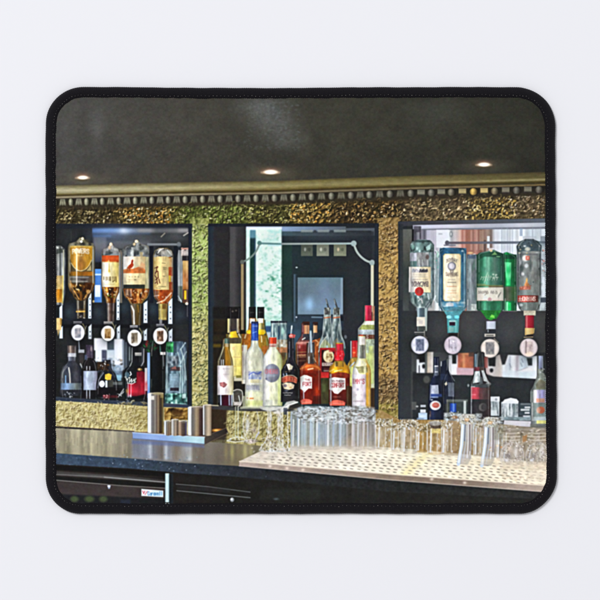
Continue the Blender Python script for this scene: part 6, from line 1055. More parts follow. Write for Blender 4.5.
# ---- counter top
TOP = [(50, 428), (134, 432), (208, 442), (262, 446), (262, 452), (239, 462), (239, 467.6), (185, 464), (130, 459.6), (50, 453.4)]
def top(X, Y):
    b = ramp(np.clip((X-56)/200, 0, 1), (0, (168, 161, 136)), (.2, (166, 159, 132)), (.36, (148, 141, 122)), (.42, (126, 124, 126)), (.6, (136, 134, 136)), (.72, (118, 112, 104)), (.84, (116, 107, 92)), (.92, (142, 131, 98)), (1, (152, 142, 110)))
    s = vn(X, Y, 3.4, 70, 421)*.5+vn(X, Y, 7.5, 80, 422)*.5
    w = np.clip((140-X)/20, 0, 1)+np.clip((X-222)/16, 0, 1)
    b = b*(1+(.10+.17*w)*(s-.5)*2)[..., None]
    k = np.clip((Y-428-(X-56)*.05)/26, 0, 1)
    return b*(1.02-.10*k)[..., None]
poly(TOP, top, .9)
specks(40, (56, 430, 140, 450), [(206, 198, 162), (190, 182, 146)], (1.2, 2.2), 423, 4.5, 1.571, .06, .32); specks(26, (56, 430, 140, 452), [(126, 120, 100)], (1.2, 2.0), 424, 4.5, 1.571, .06, .28)
poly([(132, 441), (204, 444), (204, 462), (132, 458)], N(H((132, (120, 124, 140)), (146, (130, 140, 162)), (150, (196, 206, 222)), (153, (120, 124, 136)), (162, (110, 100, 96)), (166, (196, 206, 220)), (169, (140, 146, 160)), (176, (126, 112, 98)), (186, (160, 170, 184)), (190, (206, 216, 224)), (193, (124, 118, 112)), (200, (110, 98, 88)), (204, (110, 100, 88))), .12, 3, 14, 425), 3., .8)
poly([(132, 440), (204, 443.4), (204, 448), (132, 444)], (96, 112, 160), 2.4, .65); blob(188, 454, 16, 7, (140, 128, 112), .35)
for (x, c) in ((232, (190, 180, 110)), (245, (196, 188, 126)), (251, (176, 168, 112)), (226, (150, 138, 90))): blob(x, 452, 2., 9, c, .55)
tp = piece('printed_counter', [(55, 428), (134, 432), (208, 442), (262, 447), (239, 462), (239, 467), (390, 480), (548, 492.6), (548, 498), (390, 490), (239, 477), (130, 469), (55, 464.6)], 'polished dark stone counter top with a blue black edge')
# front edge of the counter
EDGE = [(50, 453), (130, 458.6), (185, 463.4), (240, 466.4), (390, 480), (552, 492), (552, 509), (390, 505), (240, 477.6), (185, 474), (130, 469), (50, 464.4)]
def edge(X, Y):
    b = ramp((X-56)/494, (0, (58, 76, 98)), (.16, (54, 70, 90)), (.26, (46, 54, 66)), (.38, (42, 46, 52)), (.5, (36, 38, 40)), (.75, (36, 38, 38)), (1, (46, 46, 46)))
    return b*(1+.22*(fbm(X, Y, 3, 2.6, 431)-.5)*2)[..., None]
poly(EDGE, edge, 1.0)
specks(70, (56, 455, 200, 472), [(110, 136, 166), (140, 160, 190), (84, 104, 136)], (.6, 1.2), 432, .4, 0, .6, .55); specks(10, (60, 456, 200, 472), [(190, 206, 226)], (.7, 1.1), 433, .3, 0, .6, .8); specks(16, (200, 464, 290, 480), [(84, 96, 110), (110, 120, 130)], (.6, 1.), 434, .4, 0, .6, .5)
# fridge fronts below
poly([(50, 464.4), (130, 469), (185, 474), (240, 477.6), (300, 483), (390, 492), (552, 500), (552, 511), (50, 511)], N(H((50, (46, 40, 38)), (130, (40, 35, 33)), (200, (28, 26, 24)), (300, (30, 30, 28)), (552, (34, 34, 32))), .15, 10, 5, 441), 1.2)
poly([(50, 465), (130, 469.6), (165, 472.4), (165, 477), (130, 474.6), (50, 470)], (18, 18, 18), 1.4, .9)
poly([(50, 471), (128, 476.6), (165, 480), (165, 483.4), (128, 480.4), (50, 475)], N(H((50, (64, 62, 62)), (110, (76, 74, 74)), (165, (52, 50, 50))), .1, 8, 2, 442), 1.2, .9); line([(50, 474.4), (100, 477), (165, 482.4)], 1.2, (130, 130, 130), .45); line([(104, 477.4), (165, 482.6)], 1.1, (150, 152, 154), .6)
poly([(50, 476), (165, 484), (165, 488), (50, 480.4)], (24, 24, 24), 1.2, .85); line([(50, 480), (120, 486), (165, 488.6)], 1.1, (140, 138, 134), .7)
poly([(50, 481.4), (165, 489.4), (165, 500), (50, 495)], N((62, 54, 54), .14, 14, 5, 443), 1.6, .9); poly([(50, 494), (165, 499), (165, 511), (50, 511)], (28, 30, 34), 2., .85)
for (x, w) in ((74, 4), (89, 4.6), (103, 4)): ell(x, 499.4, w, 3, (76, 92, 56), 2.4, .75)
rect(120, 500, 130, 508, (40, 48, 70), 2.4, .6)
poly([(107, 485.4), (110.4, 485.6), (109.6, 489), (108, 489.2)], (150, 160, 190), .9); ell(108.6, 486.6, 1.2, 1, (230, 238, 250), .9); piece('screw', oval(108.6, 487.2, 1.9, 2.1, 12), 'bright screw left of the sticker', None)
poly([(141.2, 489.2), (163, 491), (163, 497.4), (141.2, 496.2)], N((222, 230, 238), .05, 4, 3, 445), .9); poly([(152, 490.6), (162.4, 491.4), (162.4, 497), (151, 496.4)], (190, 220, 236), 1.4, .8)
line([(142.4, 491.2), (143.4, 494), (144.6, 491.4)], .8, (196, 60, 80), .9); line([(147, 491.6), (144.8, 495)], .8, (196, 70, 90), .8)
text('Caravell', 147.4, 491.9, 3.7, 15.0, (50, 116, 176), .8, .95)
piece('printed_sticker', [(141.2, 489.2), (163, 491), (163, 497.4), (141.2, 496.2)], 'small white sticker with blue lettering on the fridge front')
rect(164.9, 473.6, 169.2, 502.6, H((164.9, (140, 170, 180)), (166.4, (204, 226, 230)), (168, (180, 206, 212)), (169.2, (110, 140, 150))), .9); rect(169.2, 474, 173, 504, (30, 40, 48), 1.4, .8); piece('printed_post', box(164.9, 473.6, 169.2, 502.6), 'pale upright strip between the fridge doors')
for x in (165.8, 168.4): ell(x, 504.4, .8, .9, (190, 206, 210), .8, .8)
line([(176, 484.4), (208, 487), (250, 492.4)], 1.0, (120, 126, 130), .55); line([(176.6, 491), (200, 493.2), (250, 498)], 1.0, (130, 136, 140), .6); rect(177, 486, 230, 490, (44, 44, 46), 1.8, .5, sk=3)
ell(232, 500, 2., 2.2, (130, 136, 146), .9); ell(231.6, 499.6, .9, 1., (230, 234, 240), .8); piece('screw', oval(232, 500, 2.1, 2.3, 12), 'bright screw right of the pale strip', None)
ell(276, 499.2, 2.4, 1.1, (90, 106, 116), 1.4, .8); rect(260, 490, 320, 500, (40, 44, 40), 3., .5)

# ---- steel cups on their plate
poly([(132, 432.6), (148, 432), (206, 436), (226, 428), (228, 433.4), (204, 445), (132, 438.6)], N((126, 106, 92), .15, 6, 2, 451), 1.)
poly([(204, 437), (226, 428.4), (228, 433), (204, 445)], H((204, (84, 76, 70)), (214, (60, 52, 46)), (228, (46, 38, 32))), 1.)
poly([(132.2, 432.6), (204.4, 437.4), (204.2, 444.4), (132.4, 438.8)], H((132.2, (130, 156, 206)), (150, (146, 176, 232)), (165, (140, 168, 222)), (174, (152, 190, 226)), (186, (168, 206, 224)), (196, (186, 222, 232)), (204, (170, 204, 214))), .9); line([(132.4, 432.8), (204.4, 437.4)], .9, (196, 216, 236), .8); line([(132.4, 438.6), (204.2, 444.2)], .9, (84, 104, 150), .6); line([(134, 427), (134.6, 433)], .9, (196, 196, 190), .6)
pl = piece('printed_cup_plate', [(132.2, 432.6), (150, 432), (206, 436), (226, 428.4), (228, 433), (204.2, 444.4), (132.4, 438.8)], 'low steel plate holding the measuring cups')
def cup(x0, x1, y0, y1, st, seed, label):
    i = piece('measuring_cup', box(x0, y0, x1, y1), label); w = x1-x0
    poly([(x0, y0+1), (x0+w*.2, y0), (x1-w*.1, y0-.3), (x1, y0+.8), (x1-.2, y1), (x1-w*.5, y1+.6), (x0+.2, y1-.4)], N(H(*[(x0+w*t, c) for t, c in st]), .05, 1.6, 30, seed), .8)
    line([(x0+w*.1, y0+.9), (x0+w*.6, y0+.3), (x1-.6, y0+.7)], 1.1, (214, 206, 186), .75); rect(x0+w*.35, y0+1.4, x1-1, y0+2.6, (150, 140, 116), .9, .5); return i
big = ((0, (150, 160, 176)), (.06, (232, 238, 244)), (.18, (246, 248, 252)), (.24, (150, 150, 152)), (.34, (112, 108, 106)), (.48, (140, 134, 124)), (.58, (104, 88, 76)), (.66, (150, 130, 104)), (.74, (86, 68, 50)), (.82, (62, 50, 40)), (.9, (84, 70, 44)), (.96, (120, 104, 70)), (1, (60, 50, 36)))
cup(147.2, 163.4, 392.8, 433.2, big, 452, 'tall steel measuring cup at the left of the plate'); rect(150.6, 396, 154, 400, (240, 236, 226), 1., .8); ell(157.6, 393.6, 5, 1.2, (150, 140, 100), 1., .8); rect(160, 394, 163.4, 398, (150, 136, 90), 1., .7)
sml = ((0, (96, 96, 130)), (.08, (210, 220, 236)), (.2, (236, 240, 246)), (.3, (120, 118, 124)), (.5, (140, 126, 110)), (.65, (110, 92, 80)), (.8, (150, 130, 106)), (1, (70, 58, 50)))
cup(163.8, 171, 420.6, 435.4, sml, 453, 'short steel measuring cup, leftmost of the short ones'); cup(170.8, 178.4, 419.2, 435.6, ((0, (140, 130, 120)), (.2, (206, 206, 204)), (.4, (136, 126, 116)), (.6, (176, 156, 134)), (.8, (110, 94, 80)), (1, (76, 62, 54))), 454, 'short steel measuring cup in the middle of the short ones'); cup(178.2, 187, 420.6, 435.8, ((0, (150, 126, 106)), (.2, (176, 150, 126)), (.4, (100, 84, 74)), (.7, (76, 64, 60)), (.85, (84, 80, 104)), (1, (140, 130, 130))), 455, 'short steel measuring cup, rightmost of the short ones')
tw = ((0, (176, 190, 206)), (.1, (244, 246, 250)), (.2, (226, 230, 234)), (.27, (110, 108, 106)), (.4, (120, 112, 102)), (.55, (170, 150, 122)), (.68, (140, 118, 92)), (.78, (84, 62, 56)), (1, (60, 44, 42)))
cup(187.6, 203, 406.4, 435.8, tw, 456, 'medium steel measuring cup in front of its twin'); cup(202.6, 211.6, 404.6, 435.6, ((0, (150, 150, 150)), (.1, (232, 232, 234)), (.2, (120, 116, 112)), (.4, (150, 136, 116)), (.6, (196, 176, 150)), (.8, (176, 156, 130)), (1, (96, 80, 66))), 457, 'medium steel measuring cup at the right end of the plate'); rect(191, 414, 194, 432, (120, 116, 112), 1.4, .4)

# ---- perforated drip mat
MAT = [(262, 450.6), (300, 446.8), (380, 447), (420, 450), (480, 456), (552, 464), (552, 486.6), (390, 474.6), (239, 461.6)]
def mat(X, Y):
    b = ramp(np.clip((X-239)/308, 0, 1), (0, (216, 204, 188)), (.15, (232, 222, 206)), (.4, (248, 240, 222)), (.6, (252, 242, 214)), (1, (246, 232, 208)))
    yy = Y-(X-239)*.082; rows = (yy-441)/2.9; j = np.floor(rows); fy = rows-j-.5
    per = 7.6; xx = X+Y*.6+np.where(j % 2 == 0, 0, per/2)+1.6*np.sin(j*2.3); u = xx/per; fx = (u-np.floor(u))-.5
    n = vn(X, Y, 5, 3, 461); n2 = vn(X, Y, 2.4, 1.6, 462)
    hole = np.clip(1.15-np.hypot(fx*per/(2.0+.9*n2), (fy-fx*.28)*2.9/.52), 0, 1)
    fade = np.clip((X-262+(Y-452)*1.2)/30, .25, 1)*np.clip((Y-(449+(np.maximum(X-380, 0))*.08))/7, .2, 1)*np.clip((548-X)/34, .35, 1)
    d = np.array((104, 94, 86), np.float32)
    b = lerp(b*(.93+.14*n)[..., None], np.broadcast_to(d, b.shape), np.clip(hole*2.2, 0, 1)*fade*(.36+.40*n2))
    gl = np.exp(-((X-(426-(Y-455)*1.1))/7)**2)*.55; return lerp(b, np.array((246, 232, 160), np.float32)+np.zeros_like(b), gl*np.clip(1-hole, 0, 1))
poly(MAT, mat, .9)
specks(40, (250, 448, 300, 462), [(236, 232, 226), (150, 140, 130)], (.7, 1.3), 463, .8, .1, .4, .5); specks(60, (500, 458, 548, 482), [(250, 240, 214), (170, 150, 126), (226, 200, 160)], (.7, 1.3), 464, 1., .2, .4, .55)
poly([(239, 461.4), (390, 474.4), (552, 486.2), (552, 493), (390, 480.4), (239, 466.4)], N(H((239, (190, 172, 160)), (258, (176, 158, 146)), (300, (170, 152, 140)), (390, (140, 122, 106)), (470, (136, 118, 104)), (520, (170, 152, 140)), (552, (190, 172, 158))), .10, 6, 3, 465), .9); line([(239.4, 461.6), (390, 474.6), (552, 486.4)], 1.0, (240, 226, 206), .75); line([(239, 466.2), (390, 480.2), (552, 492.6)], 1., (206, 194, 184), .6)
for (x, y) in ((270, 466.4), (303, 470), (432, 479.4), (287, 468.4), (465, 483)): blob(x, y, 1.8, 1.4, (244, 226, 210), .8)
piece('printed_drip_mat', [(262, 450.6), (300, 447), (380, 447), (420, 450), (480, 456), (548, 464), (548, 492), (390, 480), (239, 466), (239, 461.6)], 'cream perforated mat that the glasses stand on')

# ---- glasses
def shine(n, box_, seed, c=((250, 252, 255), (226, 236, 244), (206, 216, 226)), s=(.5, 1.0), asp=.7, ang=1.2, jit=.9, a=.85): specks(n, box_, list(c), s, seed, asp, ang, jit, a)
# wine glass by the label bottle
i = piece('wine_glass', prof(237.4, [(390, 4), (396, 5.2), (403, 4.6), (407, 1.6), (436, 1), (438, 4.6), (441, 5.4)]), 'stemmed wine glass standing left of the frosted bottle')
poly(prof(237.6, [(390, 4), (396, 5), (403, 4.6), (407.4, 1.6)]), N((120, 116, 110), .25, 2, 3, 471), 1., .5); line([(233.4, 391), (237, 389.6), (241.6, 391), (242.6, 397), (241, 404), (238, 407)], 1.1, (226, 226, 214), .7); line([(233, 393), (233.4, 402)], 1.0, (214, 222, 226), .7); line([(238.6, 396), (240, 402)], 1.1, (226, 232, 230), .7); rect(233.6, 402, 241, 405.6, N((214, 206, 200), .2, 2, 1.4, 472), 1.1, .85)
rect(232.6, 391.6, 241.6, 393, (60, 64, 56), 1.1, .4)
line([(235.4, 407), (235.2, 436)], 1.1, (206, 214, 180), .6); line([(238, 408), (238, 436)], 1.3, (214, 220, 196), .65); line([(241, 410), (241.6, 434)], .9, (96, 110, 70), .5)
for p in ([(227, 441), (232, 438.4), (238, 437.4), (244, 438.6), (245.6, 441)], [(227, 441), (235, 442.4), (245.6, 441)]): line(p, 1.1, (226, 226, 206), .8)
shine(18, (230, 436, 244, 442), 473); shine(14, (226, 414, 246, 438), 474, ((232, 236, 206), (200, 214, 170)))
# glass with a round bowl behind
i = piece('wine_glass', prof(251, [(412, 6.4), (424, 8), (434, 6), (440, 2.4), (444, 5)]), 'round bowled glass upside down in front of the gold panel')
for sgn in (-1, 1): line([(251+sgn*6, 412), (251+sgn*8, 424), (251+sgn*7, 433), (251+sgn*4, 440)], 1.1, (226, 228, 220), .6)
blob(247.4, 426, 2.6, 8, (222, 224, 236), .7); blob(254, 430, 3, 5, (196, 180, 170), .6); poly(oval(250.6, 441.6, 6, 2.6), N((190, 180, 172), .3, 2, 1.6, 475), 1., .7); blob(250.6, 442, 1.6, 1.4, (255, 236, 230), .9); shine(34, (243, 428, 259, 444), 476, ((246, 240, 240), (206, 196, 190), (110, 96, 90))); line([(256, 437), (259, 432.6)], 1.2, (190, 190, 206), .9); shine(10, (242, 412, 250, 440), 477)
rect(258.6, 436, 262, 441, (206, 190, 130), 1., .5)
# stemmed glasses upside down at the mat's corner
for (cx, y1, lab, sd) in ((269.4, 451, 'stemmed glass upside down at the left corner of the mat, nearest the round bowled glass', 481), (279.4, 452, 'stemmed glass upside down at the left corner of the mat, next to the tumblers', 487)):
    i = piece('wine_glass', prof(cx, [(407, 9), (410, 7), (412, 1.6), (436, 1.6), (442, 5), (448, 10), (y1, 11)]), lab)
    poly(prof(cx, [(406.6, 9.6), (409, 9), (411.6, 2.4)]), N((206, 206, 200), .2, 3, 1.6, sd), 1.1, .75); poly(prof(cx, [(410, 2.6), (414, 2.), (434, 1.8), (440, 4), (446, 8), (y1, 11)]), lambda X, Y, s=sd: ramp(np.clip(vn(X, Y, 1.8, 3.4, s+1), 0, 1), (0, (120, 108, 84)), (.45, (196, 186, 164)), (.7, (230, 224, 216)), (1, (255, 252, 250))), 1.2, .55)
    line([(cx-1.6, 412), (cx-1.4, 432), (cx-4, 441), (cx-10, 449.6)], 1.0, (244, 240, 236), .5); line([(cx+1.6, 412), (cx+1.8, 434), (cx+4, 441), (cx+9, 448)], .9, (220, 216, 206), .4); line([(cx-10, 450.4), (cx, 452), (cx+10, 450.6)], 1.0, (214, 220, 222), .55); shine(20, (cx-9, 438, cx+9, 451), sd+6, ((96, 84, 58), (120, 108, 80)), asp=1.2); shine(60, (cx-10, 436, cx+10, 452), sd+2, a=.6); shine(22, (cx-3.0, 410, cx+3.0, 440), sd+3, asp=3.0, ang=1.5, jit=.15, a=.6)
poly([(286.6, 402), (294, 400.6), (298, 402), (288, 408), (284, 412), (280, 411)], N((220, 220, 214), .15, 3, 2, 491), 1.1, .8); poly([(289.6, 405), (298, 403), (303, 408), (296, 411), (289, 411)], (50, 46, 42), 1.2, .8); line([(282, 412), (288, 405.6), (297.6, 402.4)], 1.2, (240, 240, 236), .85); rect(283.4, 408, 287.2, 415, (62, 68, 80), 1.1, .8); ell(297.4, 410, 3.2, 1.4, (206, 200, 150), 1.1, .8); ell(270, 409.4, 6, 1.4, (226, 226, 214), 1.2, .8); ell(277, 412.6, 4.4, 1.5, (236, 232, 226), 1.2, .8)
for x in (282.4, 287.6, 291.4): line([(x, 412), (x+.4, 446)], 1.2, (226, 226, 222), .65)
shine(26, (281, 414, 292, 450), 492); shine(16, (282, 414, 291, 440), 493, ((90, 80, 40), (120, 106, 60)))
# dense rows of upturned tumblers
def tum(cx, w, y0, y1, seed, tone, label, a=.8):
    pts = [(cx-w, y0+1), (cx-w*.8, y0), (cx+w*.8, y0), (cx+w, y0+1), (cx+w*.94, y1-1), (cx+w*.6, y1), (cx-w*.6, y1), (cx-w*.94, y1-1)]
    piece('printed_tumbler', pts, label)
    poly(pts, lambda X, Y: lerp(ramp(np.clip(vn(X, Y, 1.25, 60, seed)*.7+vn(X, Y, 2.8, 30, seed+1)*.3, 0, 1), (0, tuple(.66*c for c in tone)), (.35, tuple(.88*c for c in tone)), (.55, tuple(min(255, 1.04*c) for c in tone)), (.8, tuple(min(255, 1.25*c) for c in tone)), (1, (250, 252, 255))), np.array((206, 190, 172), np.float32)+np.zeros(X.shape+(3,), np.float32), np.clip((Y-(y1-12))/16, 0, 1)*.75), 1.1, a)
    for sgn in (-1, 1): line([(cx+sgn*(w-.6), y0+5), (cx+sgn*(w-.9), y1-2)], .9, tuple(min(255, 1.2*c) for c in tone), .6)
r_ = np.random.RandomState(77)
row = [(294.5, 4.2), (301.5, 4.4), (308.5, 4.6), (315.5, 4.6), (322.5, 4.4), (329.5, 4.8), (336.6, 4.6), (343.5, 4.6), (350.6, 4.4), (357.6, 4.8), (364.6, 4.6), (371.4, 4.4)]
for k, (cx, w) in enumerate(row):
    y0 = 411-(4 if 300 < cx < 360 else 0)+r_.uniform(-1, 1); tone = [(148, 162, 174), (142, 160, 178), (156, 166, 174)][k % 3] if cx < 345 else [(160, 152, 148), (162, 162, 168)][k % 2]
    tum(cx, w, y0, 448.6+r_.uniform(-1, 2)+.04*abs(cx-330), 500+3*k, tone, 'clear upturned tumbler in the dense row, %s' % ('at its left end under the cream liqueur bottle', 'under the orange bottle with the silver spout, first of three', 'under the orange bottle with the silver spout, second of three', 'under the orange bottle with the silver spout, third of three', 'in the gap between the two orange bottles', 'under the left edge of the red capped orange bottle', 'under the middle of the red capped orange bottle', 'under the right edge of the red capped orange bottle', 'just left of the white labelled bottle', 'under the white labelled bottle', 'under the amber edge of the white labelled bottle', 'at its right end by the pillar')[k])
def rims(X, Y): return ramp(np.clip(vn(X, Y, 2.0, 1.4, 541)*.6+vn(X, Y, 3.4, 2.2, 542)*.4, 0, 1), (0, (44, 40, 34)), (.25, (98, 94, 86)), (.42, (142, 146, 146)), (.6, (190, 198, 202)), (.78, (220, 228, 232)), (1, (255, 255, 255)))
poly([(291, 411), (302, 406.4), (320, 406.6), (333, 409.4), (346, 406.4), (362, 405.6), (374.4, 408), (375, 421), (360, 423.6), (330, 424.6), (306, 422), (292, 415)], rims, 2.6, .72)
shine(110, (299, 407, 374, 424), 543, asp=1.4, ang=.1, jit=.8); shine(46, (299, 407, 374, 423), 544, ((84, 78, 70), (104, 106, 108), (150, 120, 96)), (.6, 1.1), 1.2, .1, .8, .6)
for (x, y, rx) in ((309, 410.6, 5), (322, 414, 5), (333, 412, 4.6), (346, 411, 5), (357, 411.6, 5.6), (368, 414, 5), (340, 418, 5), (315, 418.6, 4.6), (328, 419.4, 5), (360, 419, 5.4)):
    for p in (oval(x, y, rx, 2.1, 18),): line(p+[p[0]], .8, (230, 236, 240), .42)
for (x, c) in ((299, (246, 244, 240)), (310.6, (196, 220, 240)), (317, (232, 238, 244)), (328.2, (250, 250, 252)), (334, (186, 204, 226)), (341, (214, 226, 236)), (352.6, (222, 220, 226)), (358.4, (206, 210, 220)), (364, (226, 226, 232)), (293.4, (236, 240, 236))): line([(x, 420), (x-.4, 446)], 1.5, c, .7)
blob(304, 432, 4, 10, (170, 196, 212), .4); blob(324, 434, 6, 10, (166, 184, 204), .4); blob(342, 434, 6, 9, (160, 172, 190), .35); blob(349, 442, 5, 5, (190, 166, 140), .4)
rect(290, 446, 376, 452, N((216, 204, 186), .15, 5, 1.6, 545), 3., .6)
# tumblers before the pillar and to its right
def lowglass(cx, w, y0, y1, seed, label, tone=(190, 178, 158), dense=30):
    pts = [(cx-w, y0+3), (cx-w*.7, y0), (cx+w*.7, y0), (cx+w, y0+3), (cx+w*.9, y1-1), (cx+w*.5, y1), (cx-w*.5, y1), (cx-w*.9, y1-1)]
    piece('printed_tumbler', pts, label); poly(pts, lambda X, Y: ramp(np.clip(vn(X, Y, 2.2, 14, seed)*.7+vn(X, Y, 1.4, 3, seed+1)*.3, 0, 1), (0, tuple(.6*c for c in tone)), (.45, tone), (.75, tuple(min(255, 1.2*c) for c in tone)), (1, (250, 250, 250))), 1.4, .52)
    poly([(cx-w, y0+2), (cx-w*.6, y0-.4), (cx+w*.6, y0-.4), (cx+w, y0+2), (cx+w, y0+8), (cx-w, y0+8)], lambda X, Y: ramp(np.clip(vn(X, Y, 1.6, 1.4, seed+2), 0, 1), (0, (50, 44, 30)), (.4, (130, 116, 84)), (.65, (190, 180, 156)), (1, (255, 252, 244))), 1.8, .58)
    shine(dense, (cx-w, y0, cx+w, y0+10), seed+3, s=(.5, .95)); line([(cx-w*.5, y0+9), (cx-w*.6, y1-3)], 1.8, (236, 240, 246), .75); line([(cx-w*.95, y0+6), (cx-w*.88, y1-2)], 1.0, (226, 226, 226), .7); line([(cx+w*.2, y0+9), (cx+w*.15, y1-4)], 1.1, (226, 224, 222), .5); line([(cx+w*.9, y0+6), (cx+w*.8, y1-3)], 1.0, (226, 222, 216), .7); shine(8, (cx-w, y0+10, cx+w, y1-2), seed+4, asp=1.6, ang=1.5, jit=.2)
lowglass(384, 9, 419, 450, 551, 'upturned tumbler in front of the right gold pillar', (186, 172, 146)); line([(390, 420), (392, 426), (390.6, 430)], 1.2, (236, 232, 180), .7); line([(393.6, 428), (394.6, 449)], .9, (120, 110, 90), .6); blob(380, 436, 4, 7, (206, 206, 206), .4)
lowglass(409.4, 9, 419.6, 454, 557, 'upturned tumbler just right of the right gold pillar', (184, 174, 158), 46); blob(402.6, 436, 1.4, 6, (226, 236, 250), .7); line([(405, 428), (404, 450)], 1., (214, 208, 200), .5)
rect(418, 424, 428, 452, N(H((418, (140, 104, 44)), (424, (166, 124, 50)), (428, (150, 116, 60))), .25, 3, 6, 561), 2., .75)
lowglass(436, 9, 421, 455, 563, 'tumbler with a bright rim under the navy bottle', (182, 152, 108), 24); poly([(429, 422.6), (434, 421), (441.6, 422.4), (441, 428), (436, 429.4), (431, 428)], (60, 44, 34), 1.2, .8); poly(oval(435.4, 423.4, 6.2, 2.6), N((206, 206, 200), .25, 2, 2, 565), 1.1, .6); rect(431.6, 429, 442, 433.4, N((226, 206, 120), .3, 1.8, 1.8, 566), 1.4, .8); shine(10, (428, 436, 444, 447), 567, ((250, 232, 190), (226, 206, 160)))
i = piece('printed_tumbler', [(444, 416), (448, 412.6), (460, 412.6), (461, 420), (458, 456), (445, 456)], 'tall glass with a straight bright edge left of the fluted pair'); poly([(444.4, 420), (461, 418), (460, 456), (444.6, 456)], N((158, 138, 112), .2, 3, 6, 568), 1.4, .55); rect(444, 413, 462, 421, rims, 1.8, .8); line([(447.4, 419), (447, 432)], 1.5, (206, 222, 240), .8); line([(446.4, 434), (445.6, 453)], 1.4, (236, 232, 226), .85); ell(455, 417.4, 3., 1.6, (190, 120, 60), 1.2, .6); shine(22, (445, 412, 461, 422), 569); shine(16, (446, 424, 462, 446), 570, ((236, 200, 140), (190, 150, 96), (222, 210, 196)))
lowglass(397.4, 6.5, 423, 452, 615, 'narrow upturned tumbler between the two by the right gold pillar', (186, 172, 144), 26)
lowglass(447, 5.6, 422, 455, 633, 'faint upturned tumbler between the bright rimmed one and the tall straight edged one', (182, 160, 126), 20)
lowglass(501.6, 5.6, 426, 460, 639, 'faint upturned tumbler between the fluted pair and the round bowls', (176, 166, 150), 20)
lowglass(422, 6, 424, 453, 621, 'faint upturned tumbler left of the one under the navy bottle', (178, 146, 90), 12)
lowglass(479.6, 6.4, 420, 457, 627, 'upturned tumbler between the fluted pair', (176, 166, 152), 24)
# two tall fluted glasses
for (cx, top_, bot, lab, sd) in ((468, 415, 464.6, 'tall fluted glass upside down, left of the pair in front', 571), (491.4, 418, 466, 'tall fluted glass upside down, right of the pair in front', 577)):
    pts = [(cx-8.6, top_+2), (cx-5, top_-.6), (cx+5, top_-.6), (cx+9, top_+2), (cx+8, top_+9), (cx+5, top_+13), (cx+3.4, bot-6), (cx, bot), (cx-9, bot), (cx-7, top_+13), (cx-8.4, top_+8)]
    piece('printed_tumbler', pts, lab); poly(pts, N((168, 164, 164), .15, 2.4, 10, sd), 1.2, .72)
    line([(cx-4.8, top_+10), (cx-6, bot-20), (cx-9.4, bot)], 3.4, (206, 222, 240), .9); line([(cx-1.2, top_+11), (cx-2, top_+28), (cx-5, bot-3)], 1.6, (196, 204, 216), .55); line([(cx+3.4, top_+10), (cx+3.2, top_+24), (cx+2, bot-10)], 1.2, (236, 236, 238), .6); line([(cx-5.2, top_+10), (cx-6.4, bot-20), (cx-9, bot-2)], 1.3, (246, 250, 255), .9); line([(cx-2.6, top_+10), (cx-3.2, top_+26)], 1.0, (80, 104, 140), .7); line([(cx+.6, top_+9), (cx+.4, top_+26), (cx-.6, bot-7)], 1.3, (232, 232, 240), .75); line([(cx+2, top_+10), (cx+2.2, bot-14)], 1.6, (130, 120, 124), .7); line([(cx+5.4, top_+9), (cx+5.2, top_+26)], 1.0, (200, 206, 214), .65); line([(cx+7.4, top_+6), (cx+6, top_+14)], 1., (206, 220, 226), .6)
    poly([(cx-8.6, top_+1.6), (cx-5, top_-.8), (cx+6, top_-.8), (cx+9.4, top_+1.6), (cx+9, top_+7), (cx+4, top_+9.4), (cx-5, top_+9.4), (cx-8.6, top_+6.4)], N((186, 182, 164), .3, 2, 1.8, sd+1), 1.6, .85); shine(40, (cx-8, top_-.6, cx+9, top_+9), sd+2); shine(20, (cx-8, top_-.6, cx+9, top_+8), sd+3, ((60, 60, 58), (96, 90, 80)), asp=.6); ell(cx-1, top_+5, 2.4, 1.4, (206, 140, 70), 1.2, .8); blob(cx-1, top_+4.6, 1., .7, (255, 236, 190), .9)
    for p in (oval(cx+.2, top_+2.6, 8.4, 2.6, 18),): line(p+[p[0]], .8, (236, 240, 240), .55)
rect(476, 413.6, 482.6, 421, rims, 1.6, .75); rect(498, 417, 504, 424, rims, 1.6, .7); blob(476.6, 432, 2, 9, (150, 140, 130), .4)
rect(462, 459, 500, 465, N((232, 214, 178), .15, 5, 1.6, 583), 2.4, .35)
specks(14, (474, 436, 504, 452), [(236, 196, 130), (206, 160, 100), (250, 226, 180)], (.6, 1.1), 584, .6, 0, 1, .8)
